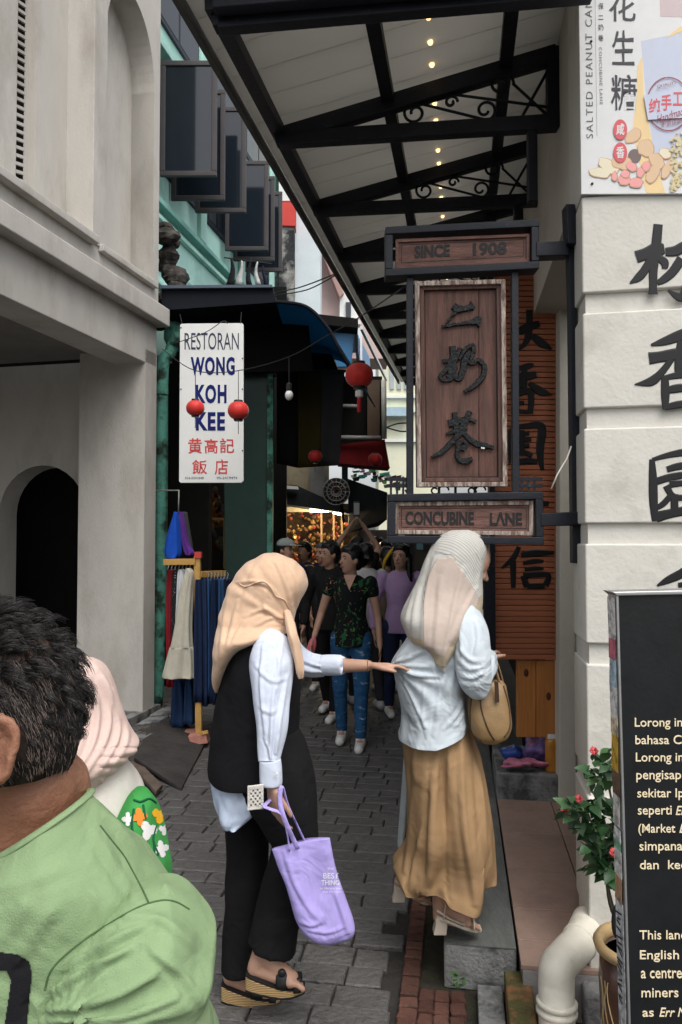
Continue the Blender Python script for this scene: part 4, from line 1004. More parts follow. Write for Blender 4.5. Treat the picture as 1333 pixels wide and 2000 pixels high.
for x, y, Y in ((1160, 1466, 2.25), (1130, 1560, 2.25), (1103, 1580, 2.3), (1198, 1664, 2.2)):
    c = P(x, y, Y); m = MB()
    for k in range(8):
        a = k * 2.4; m.ell(c + Vector((.007 * cos(a), -.003 * (k % 3), .007 * sin(a))), .0065, .002, .006, Matrix.Rotation(a, 3, 'Y') @ Matrix.Rotation(.8, 3, 'X'), 7, 5)
    m.build('flower', M['flower'], tr, smooth=True)
# black watering loop on the stem
MB().tube([P(1212 + 13 * cos(a), 1800 + 34 * sin(a), 2.22) for a in [k * .35 - 4.2 for k in range(12)]], .007, 8).build('black_hose', M['black_plastic'], tr, smooth=True)
# little weed by the step
wd = thing('weed', 'tiny green weed growing at the foot of the kerb step', 'plant', G(897, 1935, .0))
for k in range(14):
    o = bpy.data.objects.new('leaf', lms[5]); COL.objects.link(o); o.parent = wd; c = P(897 + pr2.uniform(-14, 12), 1915 + pr2.uniform(-12, 18), 2.72)
    o.location = c - wloc(wd); o.scale = (.5, .5, .5); o.rotation_euler = (pr2.uniform(0, 1.5), 0, pr2.uniform(0, 6.28))

# bags and jar on the concrete step
zc_ = .31
def crumple(px, py, Y, rx, ry, rz, mt, amt=.5, seed=0, fr=18):
    c = P(px, py, Y); m = MB().ell(c, rx, ry, rz, n=28, k=18)
    for v in m.v: d = v - c; v += d * (amt * noise.noise(v * fr + Vector((seed, 0, 0))))
    for v in m.v: v.z = max(v.z, zc_ + .002)
    return m
def solo(m, name, mt, label, cat, smooth=True, **k): return tag(m.build(name, mt, smooth=smooth, **k), label, cat)
solo(crumple(1000, 1470, 4.52, .065, .06, .04, None, .7, 1), 'plastic_bag', mat('blue_plastic', (.02, .06, .30), .35, .2, 10), 'crumpled blue plastic bag on the concrete step', 'bag')
solo(crumple(1022, 1490, 4.45, .12, .05, .022, None, .8, 5, 22), 'plastic_bag', mat('pink_plastic', (.45, .14, .22), .35, .3, 20), 'flat pink plastic bag lying under the purple one', 'bag')
solo(crumple(1050, 1458, 4.55, .075, .06, .085, None, .7, 9), 'plastic_bag', mat('purple_plastic', (.20, .14, .38), .25, .5, 16, col2=(.6, .25, .25), c2s=14), 'bulging purple plastic bag next to the jar', 'bag')
solo(crumple(1078, 1408, 4.5, .03, .03, .05, None, .7, 13), 'plastic_bag', mat('clear_plastic', (.5, .5, .5), .2, .2, 20), 'small clear plastic bag pushed behind the jar', 'bag')
jr = thing('jar', 'glass jar of orange sauce standing on the concrete step', 'jar', Vector((P(1078, 1490, 4.46).x, 4.46, zc_)))
jc = wloc(jr); MB().lathe([(.036, 0), (.038, .01), (.038, .17), (.032, .19)], jc, 20).build('jar_body', mat('orange_jar', (.50, .20, .02), .2, .2, 10, coat=.5), jr, smooth=True)
MB().lathe([(.034, .19), (.034, .215), (.0, .215)], jc, 20).build('jar_lid', M['sign_white'], jr)

# ------------------------------------------------------------ lanterns and wires
def lantern(px, py, Y, r_px, label, dim=False, tassel=False, up=30):
    c = P(px, py, Y); r = r_px * Y / FPX; n = 32
    t = thing('red_lantern', label, 'lantern', c - Vector((0, 0, r * .86)), 'red paper lanterns over the lane')
    m = MB(); rings = []
    for i in range(11):
        a = -pi / 2 + .42 + (pi - .84) * i / 10
        rings.append([c + Vector(((r * cos(a) ** .8) * (1 - .045 * (k % 4 == 0)) * cos(2 * pi * k / n), (r * cos(a) ** .8) * (1 - .045 * (k % 4 == 0)) * sin(2 * pi * k / n), r * .86 * sin(a))) for k in range(n)])
    m.loft(rings).build('shade', M['lantern'], t, smooth=True)
    for s_ in (1, -1): MB().lathe([(r * .42, s_ * r * .76), (r * .44, s_ * r * .84), (r * .40, s_ * r * .98), (0, s_ * r * .98)], c, 18).build('cap', M['black_plastic'], t)
    MB().tube([c + Vector((0, 0, r * .9)), P(px, py - up, Y)], .003, 5).build('cord', M['wire'], t)
    if tassel:
        MB().lathe([(r * .1, -r * 1.0), (r * .28, -r * 1.1), (r * .28, -r * 1.5), (r * .12, -r * 1.6)], c, 10).build('tag', M['sign_white'], t)
        MB().lathe([(r * .10, -r * 1.5), (r * .16, -r * 1.9), (r * .14, -r * 2.6), (0, -r * 2.6)], c, 10).build('tassel', mat('tassel_red', (.45, .03, .03), .8), t)
    else: MB().tube([c - Vector((0, 0, r * .9)), c - Vector((0, 0, r * 2.2))], .003, 5).build('tail', M['wire'], t)
lantern(382, 797, 6.3, 18, 'small red lantern covering the left of the restaurant sign', up=70)
lantern(466, 802, 6.3, 21, 'red lantern hanging over the right edge of the restaurant sign', up=78)
lantern(702, 733, 5.4, 28, 'largest red lantern with a tassel below the canopy eave', tassel=True, up=72)
lantern(488, 845, 9.3, 11, 'dim red lantern against the dark green door')
lantern(616, 891, 8.6, 14, 'round red lantern in front of the hanging banner', up=50)
lantern(733, 897, 9.5, 14, 'red lantern against the dark red awning', up=22)
lantern(690, 904, 11, 8, 'tiny red lantern furthest away under the red awning')
def wire(pts, name, label, r=.005):
    o = MB().tube([P(*p) for p in catmull(pts, 6)], r, 5).build(name, M['wire'], smooth=True); tag(o, label, 'wire')
wire([(318, 682, 6.9), (382, 724, 6.3), (466, 724, 6.3), (565, 697, 6.0), (640, 655, 5.4), (702, 620, 4.8), (790, 560, 3.6)], 'lantern_wire', 'thin black wire carrying the lanterns across the lane', .004)
wire([(536, 572, 8.2), (590, 560, 7.2), (655, 535, 6.0)], 'overhead_cable', 'upper black cable running from the awning to the canopy', .006)
wire([(536, 577, 8.2), (600, 566, 7.2), (655, 538, 6.0)], 'overhead_cable', 'lower black cable running from the awning to the canopy', .006)
wire([(350, 610, 7.4), (440, 598, 7.6), (536, 580, 8.2)], 'overhead_cable', 'black cable along the front edge of the blue awning', .006)
wire([(338, 672, 6.85), (400, 650, 6.8), (435, 628, 6.85), (445, 632, 6.85)], 'overhead_cable', 'black cable looped over the top of the white sign', .004)
wire([(748, 838, 12), (775, 828, 12), (800, 826, 12)], 'overhead_cable', 'distant cable in front of the cream terrace', .012)
wire([(745, 832, 12), (780, 842, 12), (800, 842, 12)], 'overhead_cable', 'second distant cable in front of the cream terrace', .012)
bl = thing('light_bulb', 'unlit white bulb hanging in a black holder over the lane', 'bulb', P(565, 782, 6.0))
c = P(565, 772, 6.0)
MB().ell(c, .032, .032, .040).build('glass', M['bulb'], bl, smooth=True)
MB().lathe([(.018, .03), (.022, .05), (.022, .09), (.008, .10)], c, 12).build('holder', M['black_plastic'], bl)
MB().tube([c + Vector((0, 0, .1)), P(565, 697, 6.0)], .004, 5).build('cord', M['wire'], bl)

# ------------------------------------------------------------ awnings, restaurant interior, stalls
def curved_roof(name, label, prof, Y0, Y1, mt, corr=.0, nx=90, shift=None):
    t = thing(name, label, 'awning', P(prof[len(prof) // 2][0], 1050, (Y0 + Y1) / 2) + Vector((0, 0, .9)))
    q = catmull([tuple(p) for p in prof], max(2, nx // len(prof))); A = [P(x, y, Y0) for x, y in q]
    k = RF.s * (Y1 - Y0) if shift is None else shift; m = MB(); ns = 60; rings = []
    for j in range(ns + 1):
        u = j / ns; ring = []
        for i, a in enumerate(A):
            ring.append(a + k * u + Vector((0, 0, corr * (1 if j % 2 else -1))))
        rings.append(ring)
    m.loft(rings, False, False, closed=False); m.build('sheet', mt, t, solid=.004)
    MB().tube(A, .018, 6).build('edge_tube', M['blue_dark'], t, smooth=True)
    return t
pass
trans = M['blue_sheet'].node_tree; nb = trans.nodes; tb = nb.new('ShaderNodeBsdfTranslucent'); tb.inputs[0].default_value = (.02, .15, .24, 1)
ms = nb.new('ShaderNodeMixShader'); ms.inputs[0].default_value = .55
trans.links.new(nb['Principled BSDF'].outputs[0], ms.inputs[1]); trans.links.new(tb.outputs[0], ms.inputs[2]); trans.links.new(ms.outputs[0], nb['Material Output'].inputs[0])
aw = curved_roof('blue_awning', 'curved blue corrugated awning over the restaurant front', [(470, 588), (545, 590), (600, 600), (640, 640), (660, 676), (682, 716)], 7.3, 9.6, M['blue_sheet'], .012)
MB().slab([(316, 561), (530, 559), (540, 590), (516, 592), (316, 606)], 7.28, .9).build('roof_box', M['blue_dark'], aw)
MB().slab([(314, 557), (532, 556), (533, 561), (314, 563)], 7.24, 1.2).build('roof_flashing', mat('flashing', (.06, .08, .11), .4, .1), aw)
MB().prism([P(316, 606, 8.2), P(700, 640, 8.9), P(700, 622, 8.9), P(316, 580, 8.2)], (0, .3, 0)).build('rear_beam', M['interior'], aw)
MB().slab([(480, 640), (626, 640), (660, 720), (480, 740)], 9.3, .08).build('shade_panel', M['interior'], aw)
aw2 = curved_roof('blue_awning', 'second plain blue awning beyond the first one', [(620, 638), (670, 636), (694, 642), (698, 690), (700, 716)], 10.0, 11.5, mat('blue_sheet_far', (.02, .16, .34), .35, .1, 3), .0)
MB().slab([(630, 634), (697, 633), (697, 641), (630, 640)], 9.95, .1).build('front_rail', M['blue_dark'], aw2)
MB().slab([(632, 640), (694, 641), (686, 716), (660, 716)], 10.1, .05).build('end_sheet', mat('blue_end', (.02, .15, .33), .4, .1, 3), aw2)

ri = thing('restaurant_shophouse', 'dark restaurant interior behind the clothes racks', 'building', P(420, 1300, 9.2)); ri.location.z = 0
MB().slab([(436, 690), (526, 690), (524, 1200), (440, 1330)], 8.2, .06).build('green_door', M['door_green'], ri, bevel=.01)
MB().slab([(522, 700), (534, 700), (532, 1200), (522, 1200)], 8.15, .1).build('door_post', M['teal_pipe'], ri)
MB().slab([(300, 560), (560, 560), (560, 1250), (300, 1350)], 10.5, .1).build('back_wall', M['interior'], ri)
MB().slab([(370, 940), (392, 940), (388, 1100), (372, 1100)], 9.8, .1).build('column', mat('brown_column', (.05, .035, .02), .8, .3), ri)
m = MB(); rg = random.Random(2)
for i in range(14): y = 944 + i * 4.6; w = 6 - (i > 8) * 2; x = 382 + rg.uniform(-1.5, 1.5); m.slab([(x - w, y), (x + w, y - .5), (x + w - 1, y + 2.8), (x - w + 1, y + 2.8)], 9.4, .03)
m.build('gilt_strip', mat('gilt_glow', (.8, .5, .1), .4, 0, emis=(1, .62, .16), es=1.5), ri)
gf = MB(); gf.ell(P(420, 975, 9.6), .06, .06, .08); gf.build('red_ornament', mat('dull_red', (.20, .03, .02), .8), ri, smooth=True)
MB().slab([(405, 985), (440, 985), (436, 1030), (400, 1030)], 9.65, .1).build('ornament_base', mat('ochre_dim', (.10, .05, .02), .8), ri)
m = MB(); m.beam(P(400, 1012, 9.0), P(440, 1014, 9.0), .03, .03); m.beam(P(440, 1012, 9.0), P(440, 1110, 9.0), .03, .03); m.build('shelf_frame', M['wood_gold'], ri)
MB().slab([(437, 612), (600, 604), (612, 724), (437, 728)], 8.05, .08).build('shade_slab', M['interior'], ri)  # near-black slab added to darken the space under the awning
gd = random.Random(12)
for i in range(26):
    x = gd.uniform(398, 434); y = gd.uniform(950, 1085); c2 = [(.16, .10, .04), (.10, .03, .02), (.05, .06, .09), (.14, .12, .09), (.04, .05, .03)][gd.randrange(5)]
    kk = 'shelf_%s' % str(c2); mt = bpy.data.materials.get(kk) or mat(kk, c2, .8, .3, 20)
    m = MB().ell(P(x, y, 9.3 + gd.uniform(-.3, .3)), gd.uniform(.02, .05), .03, gd.uniform(.03, .07), n=9, k=6)
    for v in m.v: v += V_(v)
    m.build('shelf_goods', mt, ri, smooth=True)
# three-coloured cloth banner
ba = thing('cloth_banner', 'large hanging banner with black, olive and grey stripes under the awning', 'banner', P(600, 910, 8.9))
for x0_, x1_, b0, b1, mt, j in ((541, 582, 905, 914, mat('banner_black', (.010, .010, .012), .9), 0), (582, 628, 914, 911, mat('banner_olive', (.055, .042, .010), .9, .1), 1), (628, 664, 911, 909, mat('banner_grey', (.055, .055, .058), .9, .1), 2)):
    A = [(x0_, 722), (x1_ + (10 if j == 2 else 0), 724), (x1_, b1), (x0_, b0)]
    m = MB(); rings = []
    for k in range(13):
        t = k / 12; ring = []
        for i in range(9):
            u = i / 8; x = A[0][0] * (1 - u) + A[1][0] * u; xb = A[3][0] * (1 - u) + A[2][0] * u; yt = 722; yb = A[3][1] * (1 - u) + A[2][1] * u
            ring.append(P(x * (1 - t) + xb * t, yt + (yb - yt) * t, 8.9 + .03 * sin((u + j) * 5 + t * 2) * t))
        rings.append(ring)
    m.loft(rings, False, False, closed=False).build('stripe', mt, ba, smooth=True, solid=.004)
m = MB(); m.beam(P(535, 722, 8.9), P(680, 725, 8.9), .03, .03); m.build('pole', M['steel'], ba)
# red awning block, pipes and box beyond
rz = thing('red_awning', 'dark red awning with grey pipes above it further up the lane', 'awning', P(710, 915, 10.8))
MB().slab([(664, 868), (752, 858), (762, 914), (660, 905)], 10.6, .5).build('red_cover', M['red_cloth'], rz)
for i in range(0): MB().slab([(744 + i * 3, 862 + i * 10), (760 + i * 2, 866 + i * 11), (762 + i * 2, 870 + i * 11), (744 + i * 3, 870 + i * 10)], 10.3, .3).build('red_flap', M['red_cloth'], rz)
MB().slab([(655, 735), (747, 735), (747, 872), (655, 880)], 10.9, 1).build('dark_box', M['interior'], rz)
MB().tube([P(662, 855, 10.5), P(744, 856, 10.5)], .035, 10).build('pipe', M['pipe_grey'], rz, smooth=True)
MB().tube([P(664, 793, 10.5), P(700, 794, 10.5)], .03, 10).build('pipe', M['pipe_grey'], rz, smooth=True)
MB().tube([P(750, 742, 10.4), P(751, 857, 10.4)], .035, 10).build('pipe', M['pvc_white'], rz, smooth=True)
MB().slab([(718, 742), (742, 742), (742, 850), (718, 850)], 10.8, .1).build('panel', mat('brown_panel', (.09, .06, .04), .7), rz)
MB().slab([(697, 640), (708, 640), (708, 705), (697, 705)], 10.3, .08).build('white_post', M['sign_white'], rz)
m = MB(); m.beam(P(706, 640, 8.5), P(755, 742, 12.0), .03, .04); m.build('gutter_strip', M['sign_white'], rz)
# yellow wall, black awnings, mirror, glittering stall
ys_ = thing('souvenir_stall', 'souvenir stall packed with gilt trinkets under fluorescent lamps', 'stall', P(620, 1050, 12.4)); ys_.location.z = 0
MB().slab([(526, 900), (643, 903), (643, 1000), (526, 1000)], 11.9, .1).build('yellow_wall', M['yellow_wall'], ys_)
MB().slab([(606, 905), (634, 905), (634, 975), (606, 975)], 11.7, .15).build('grey_pipe', M['pipe_grey'], ys_)
MB().slab([(535, 975), (700, 985), (700, 1300), (535, 1300)], 12.8, .1).build('stall_back', mat('stall_back', (.06, .035, .015), .8, .4, 20), ys_)
MB().prism([P(526, 944, 11.0), P(580, 948, 11.0), P(655, 982, 11.0), P(690, 1004, 11.0), P(560, 985, 11.0), P(526, 985, 11.0)], (0, 1.2, 0)).build('black_awning', M['tarp'], ys_)
MB().slab([(532, 946), (582, 950), (584, 956), (532, 953)], 10.9, .05).build('rolled_cloth', M['sign_white'], ys_)
gr = random.Random(31)
tri = []
for i in range(5):
    m = MB(); m.ell((0, 0, 0), .028 + .006 * i, .02, .02 + .012 * (i % 3), n=7, k=5); me = bpy.data.meshes.new('trinket'); me.from_pydata(m.v, [], m.f); me.update()
    me.materials.append([M['gold'], mat('trinket_red', (.35, .05, .03), .5), M['gold'], mat('trinket_orange', (.30, .13, .05), .5), mat('trinket_brown', (.14, .06, .03), .6)][i]); tri.append(me)
for i in range(230):
    x = gr.uniform(562, 682); y = gr.uniform(992, 1110)
    if x > 640 and y < 1010: continue
    o = bpy.data.objects.new('trinket', gr.choice(tri)); COL.objects.link(o); o.parent = ys_; o.location = P(x, y, 12.3 + gr.uniform(-.2, .3)) - wloc(ys_); o.rotation_euler = (gr.uniform(0, 3), gr.uniform(0, 3), 0); o['kind'] = 'part' if False else ''
    del o['kind']
for x in (628, 652, 668): MB().beam(P(x, 1000, 12.1), P(x + 1, 1110, 12.1), .03, .03).build('stand_post', mat('stand_%d' % x, (.25, .15, .06), .6), ys_)
for i, (xa, xb, ya, yb) in enumerate(((606, 627, 997, 997), (629, 642, 997, 997), (651, 670, 1000, 1004))):
    t = MB().tube([P(xa, ya, 11.4), P(xb, yb, 11.4)], .026, 8).build('fluorescent_lamp', M['tube_light'], smooth=True)
    tag(t, ['glowing fluorescent lamp leftmost over the souvenir stall', 'short glowing lamp in the middle over the souvenir stall', 'glowing lamp rightmost over the souvenir stall, tilted down'][i], 'lamp', 'lamps over the souvenir stall')
    ld = bpy.data.lights.new('stall_light', 'POINT'); ld.energy = 11; ld.color = (1, .8, .5); ld.shadow_soft_size = .05
    lo = bpy.data.objects.new('stall_light', ld); COL.objects.link(lo); lo.location = P((xa + xb) / 2, ya + 8, 11.5)
mi = thing('wall_fan', 'round dark caged fan above the souvenir stall', 'fan', P(657, 985, 10.6))
c = P(657, 960, 10.6)
m = MB()
for r in (.185, .13, .07): m.tube([c + Vector((r * cos(a), 0, r * sin(a))) for a in [2 * pi * k / 28 for k in range(29)]], .008, 5)
for k in range(16): a = 2 * pi * k / 16; m.tube([c + Vector((.03 * cos(a), 0, .03 * sin(a))), c + Vector((.185 * cos(a), 0, .185 * sin(a)))], .004, 4)
m.build('cage', M['pipe_grey'], mi, smooth=True)
m = MB()
for k in range(4): m.ell(c + Vector((.085 * cos(k * pi / 2 + .4), .04, .085 * sin(k * pi / 2 + .4))), .085, .006, .04, Matrix.Rotation(-(k * pi / 2 + .4), 3, 'Y'))
m.build('blade', mat('fan_blade', (.06, .015, .015), .5), mi, smooth=True)
MB().lathe([(.19, .05), (.19, .06), (0, .07)], c, 28, axis=(0, 1, 0)).build('back_shell', M['black_plastic'], mi)
MB().beam(c + Vector((.05, .1, 0)), P(672, 1020, 10.9), .03, .03).build('arm', M['steel'], mi)
tp = thing('stall_tarpaulin', 'black tarpaulin roof sagging over the stalls behind the crowd', 'tarpaulin', P(720, 1040, 11.2))
MB().prism([P(680, 935, 11.0), P(757, 962, 10.2), P(762, 1010, 10.2), P(740, 1028, 11.0), P(682, 1040, 11.0)], (0, .4, 0)).build('sheet', M['tarp'], tp)
MB().slab([(668, 900), (680, 900), (680, 960), (668, 960)], 11.5, .1).build('post', mat('blue_post', (.15, .25, .30), .6), tp)
sr = random.Random(6)
sc_ = thing('market_clutter', 'bright bunting and folded cloths strung between the far stalls', 'bunting', P(730, 960, 12.5))
for i in range(60):
    x = sr.uniform(690, 800); y = 918 + (x - 690) * .22 + sr.uniform(-10, 16); c = [(.5, .5, .5), (.30, .03, .10), (.03, .28, .28), (.7, .7, .7), (.12, .04, .06), (.10, .30, .12), (.02, .02, .02)][sr.randrange(7)]
    k = 'cloth_%s' % str(c)
    mt = bpy.data.materials.get(k) or mat(k, c, .9, .1)
    w = sr.uniform(3, 8); h = sr.uniform(2, 6)
    MB().slab([(x - w, y), (x + w, y - 2), (x + w * .8, y + h), (x - w * .6, y + h + 1)], 12.3 + sr.uniform(0, .6), .03).build('cloth', mt, sc_)
for i, (x0_, x1_, y_, h_, c) in enumerate([(690, 800, 1035, 90, (.03, .03, .035)), (800, 965, 1000, 130, (.025, .024, .024)), (560, 700, 1090, 60, (.03, .025, .02))]):
    q = thing('market_stall', ['dark stall counter behind the crowd in the middle', 'dark shopfront behind the woman in the white tunic', 'low dark counter under the gilt trinkets'][i], 'stall', P((x0_ + x1_) / 2, 1050, 13)); q.location.z = 0
    MB().slab([(x0_, y_), (x1_, y_), (x1_, y_ + h_ + 60), (x0_, y_ + h_ + 60)], 13.0 + i * .1, .5).build('counter', mat('stall_dark_%d' % i, c, .9, .3, 3), q)
    for k in range(10):
        x = sr.uniform(x0_ + 8, x1_ - 8); y = sr.uniform(y_ + 5, y_ + h_ * .6); c2 = [(.05, .12, .18), (.25, .2, .15), (.12, .03, .04), (.2, .2, .2), (.03, .03, .03)][sr.randrange(5)]
        kk = 'goods_%s' % str(c2); mt = bpy.data.materials.get(kk) or mat(kk, c2, .8, .2)
        MB().slab([(x - 6, y - 6), (x + 6, y - 5), (x + 6, y + 8), (x - 6, y + 7)], 12.8 + i * .1, .1).build('goods', mt, q)

# ------------------------------------------------------------ clothes racks on the left
cr = thing('clothes_rack', 'golden timber clothes rack standing on pink bricks under the white sign', 'rack', G(390, 1455))
m = MB(); RYk = 6.15
MB().beam(P(389, 1440, RYk), P(386, 1086, RYk), .05, .05, up=(0, 1, 0)).build('post', M['wood_gold'], cr, bevel=.004)
MB().beam(P(322, 1098, RYk + .1), P(384, 1097, RYk - .02), .045, .05).build('rail', M['wood_gold'], cr, bevel=.004)
MB().beam(P(389, 1122, RYk), P(438, 1120, RYk + .4), .045, .05).build('rail', M['wood_gold'], cr, bevel=.004)
MB().beam(P(345, 1452, RYk), P(392, 1446, RYk), .05, .04).build('foot', M['wood_gold'], cr, bevel=.004)
MB().beam(P(402, 1430, RYk - .1), P(362, 1456, RYk + .1), .05, .03).build('foot', M['wood_gold'], cr, bevel=.004)
MB().slab([(380, 1078), (393, 1078), (393, 1090), (380, 1090)], RYk - .04, .05).build('price_card', mat('red_card', (.5, .05, .04), .6), cr)
for i, (x, y, w_, Y) in enumerate(((372, 1436, 28, 6.25), (388, 1444, 30, 6.05))):
    o = MB().slab([(x - w_ / 2 - 6, y - 6), (x + w_ / 2, y - 9), (x + w_ / 2 + 3, y + 8), (x - w_ / 2, y + 13)], Y, .11).build('brick_weight', M['brick_pink'], bevel=.006)
    tag(o, ['pink brick at the left weighing down the rack foot', 'pink brick at the right weighing down the rack foot'][i], 'brick', 'bricks on the rack foot')
def garment(rows, Y, depth, mt, label, folds, n=48, e=.9, cat='garment', group='clothes hanging on the rack'):
    o = ploft(rows, Y, depth, n=n, sub=5, folds=folds, e=e).build('hanging_garment', mt, smooth=True); return tag(o, label, cat, group)
gm = lambda n, c, **k: mat(n, c, .92, .12, 6, .25, 120, **k)
garment([(1112, 333, 343), (1125, 327, 350), (1200, 326, 347), (1340, 327, 344)], 6.35, .12, gm('red_cloth2', (.20, .012, .02)), 'dark red dress hanging leftmost on the rack', [(7, .012, 2, 0)])
garment([(1112, 342, 349), (1125, 338, 356), (1200, 337, 354), (1250, 338, 352)], 6.3, .14, gm('dotted_cloth', (.02, .02, .02), col2=(.6, .6, .6), c2s=60, c2t=(.62, .64)), 'black and white spotted dress beside the red one', [(7, .012, 2, 0)])
garment([(1112, 352, 358), (1122, 348, 364), (1170, 346, 362), (1215, 344, 360)], 6.25, .12, gm('white_cloth2', (.62, .64, .68)), 'white blouse hanging behind the cream dress', [(7, .010, 2, 0)])
garment([(1110, 366, 372), (1122, 361, 380), (1160, 350, 379), (1222, 342, 376), (1262, 334, 378), (1268, 331, 380), (1318, 318, 383), (1322, 319, 382)], 6.12, .16, gm('cream_dress', (.52, .49, .40)), 'cream sleeveless dress with flared hem on the rack', [(8, .014, 3, 0), (5, .010, -2, 1)])
garment([(1266, 336, 378), (1270, 335, 379), (1274, 336, 378)], 6.11, .175, gm('cream_dress2', (.46, .43, .35)), 'waist seam of the cream dress', [(8, .004, 0, 0)])
bpy.data.objects.remove([o for o in bpy.data.objects if o.get('label') == 'waist seam of the cream dress'][0])
for i, (x, w_, y1, c, lb) in enumerate([(392, 14, 1365, (.012, .022, .060), 'dark navy trousers hanging first beside the rack post'), (404, 12, 1372, (.018, .034, .085), 'navy jeans hanging second beside the rack post'),
                                         (411, 11, 1352, (.035, .10, .24), 'bright blue jeans in the middle of the rack'), (424, 13, 1368, (.010, .020, .055), 'very dark jeans beside the bright blue pair'),
                                         (434, 13, 1386, (.03, .085, .20), 'mid blue jeans near the beige headscarf'), (446, 12, 1372, (.012, .02, .05), 'navy trousers rightmost on the rack')]):
    garment([(1130, x - w_ * .4, x + w_ * .4), (1140, x - w_ * .6, x + w_ * .6), (1220, x - w_ * .75, x + w_ * .7), (y1, x - w_ * .8, x + w_ * .8)], 6.25 + .05 * (i % 3), .30, gm('denim_%d' % i, c), lb, [(6, .02, 1, i)])
for i, (x, w_, y1, c) in enumerate([(350, 26, 1415, (.015, .035, .09)), (372, 22, 1410, (.02, .045, .11))]):
    garment([(1325, x - w_ * .3, x + w_ * .3), (1340, x - w_ * .45, x + w_ * .45), (y1, x - w_ * .6, x + w_ * .6)], 6.4, .2, gm('low_denim_%d' % i, c), ['folded denim skirt low at the left of the rack', 'folded denim skirt low beside the rack post'][i], [(6, .015, 1, i)])
for i in range(9): x = 393 + i * 6.3; MB().tube([P(x, 1134, 6.2), P(x + 1, 1128, 6.2), P(x + 3, 1122, 6.22), P(x + 1, 1118, 6.22)], .004, 5).build('hook', M['pipe_grey'], cr, smooth=True)
for i in range(7): x = 328 + i * 7; MB().tube([P(x, 1114, 6.2), P(x + 1, 1108, 6.2), P(x + 3, 1102, 6.22), P(x + 1, 1098, 6.22)], .004, 5).build('hook', M['pipe_grey'], cr, smooth=True)
for i, (rows, c, lb) in enumerate([([(1000, 343, 346), (1012, 338, 350), (1050, 326, 354), (1080, 322, 355), (1090, 328, 350)], (.01, .07, .42), 'bright blue cloth bag hanging beside the green pipe'),
                                    ([(1000, 352, 356), (1020, 350, 362), (1060, 356, 370), (1078, 360, 380), (1084, 366, 378)], (.10, .03, .22), 'purple cloth bag hanging beside the blue one'),
                                    ([(1000, 360, 364), (1030, 358, 370), (1070, 362, 376), (1080, 366, 374)], (.06, .06, .065), 'grey cloth bag hanging behind the purple one')]):
    o = ploft(rows, 6.5 + .1 * i, .16, n=40, sub=5, folds=[(6, .012, 2, i)]).build('cloth_bag', gm('bag_cloth_%d' % i, c), smooth=True); tag(o, lb, 'bag', 'cloth bags hung above the rack')
solo(MB().tube([P(305, 958, 6.9), P(350, 958, 6.5), P(349, 1000, 6.5)], .006, 6), 'wire_hook', M['pipe_grey'], 'thin wire hook holding the blue cloth bag', 'hook')
# ------------------------------------------------------------ people: shared tools
from mathutils.bvhtree import BVHTree
skin_l = mat('skin_light', (.46, .27, .19), .5, .06, 12, .12, 120, sss=.06)
skin_t = mat('skin_tan', (.40, .225, .15), .5, .08, 10, .15, 140, sss=.06)
skin_b = mat('skin_brown', (.26, .122, .070), .5, .14, 14, .16, 220, sss=.05, col2=(.20, .085, .05), c2s=9, c2t=(.45, .75), b2=.12, b2s=40)
hair_m = mat('hair_black', (.008, .007, .007), .38, .3, 30, .6, 60, spec=.5)
eye_w = mat('eye_white', (.6, .58, .55), .3, 0); eye_d = mat('eye_dark', (.01, .008, .008), .2, 0); lip_m = mat('lips', (.35, .11, .09), .5, 0)
def cl(name, c, **k):
    a = dict(rough=.92, var=.08, vs=5, bump=.15, bs=260, b2=.35, b2s=7); a.update(k); return mat(name, c, **a)

def remesh(o, vox, sm=4):
    d = o.modifiers.new('remesh', 'REMESH'); d.mode = 'VOXEL'; d.voxel_size = vox; d.use_smooth_shade = True
    if sm: e = o.modifiers.new('smooth', 'SMOOTH'); e.factor = .5; e.iterations = sm
    return o
def face_bits(par, c, fwd, right, up, s=1.0, lips=True, far=False):
    """eyes, brows and mouth as small children on the head centred at c"""
    for sg in (1, -1):
        e = c + fwd * .083 * s + right * .032 * s * sg + up * .012 * s
        q = Matrix((right, fwd, up)).transposed()
        if not far: MB().ell(e - fwd * .004 * s, .012 * s, .006 * s, .0048 * s, q, 10, 6).build('eye', eye_w, par, smooth=True)
        MB().ell(e - fwd * .0015 * s, .0058 * s, .005 * s, .0050 * s, q, 8, 6).build('iris', eye_d, par, smooth=True)
        MB().tube([e + right * .018 * s * k + up * (.022 - .005 * k * k) * s + fwd * .004 * s for k in (-1, -.3, .3, 1)], [.002 * s, .0035 * s, .0035 * s, .002 * s], 6).build('eyebrow', hair_m, par, smooth=True)
    m = c + fwd * .090 * s - up * .052 * s
    if lips: MB().ell(m, .023 * s, .008 * s, .008 * s, Matrix((right, fwd, up)).transposed(), 10, 6).build('mouth', lip_m, par, smooth=True)
def head_shape(m, c, fwd, right, up, s=1.0):
    q = Matrix((right, fwd, up)).transposed()
    m.ell(c + up * .02 * s - fwd * .008 * s, .074 * s, .093 * s, .095 * s, q, 20, 14)
    m.ell(c - up * .045 * s + fwd * .022 * s, .055 * s, .062 * s, .062 * s, q, 16, 10)
    m.ell(c - up * .085 * s + fwd * .05 * s, .026 * s, .028 * s, .022 * s, q, 12, 8)
    m.cone(c + fwd * .082 * s + up * .012 * s, c + fwd * .106 * s - up * .020 * s, .009 * s, .0125 * s, 8)
    for sg in (1, -1):
        m.ell(c + right * .026 * sg * s + fwd * .070 * s - up * .022 * s, .02 * s, .014 * s, .018 * s, q, 8, 6)
        m.ell(c + right * .078 * sg * s - up * .008 * s, .007 * s, .018 * s, .030 * s, q, 8, 8)
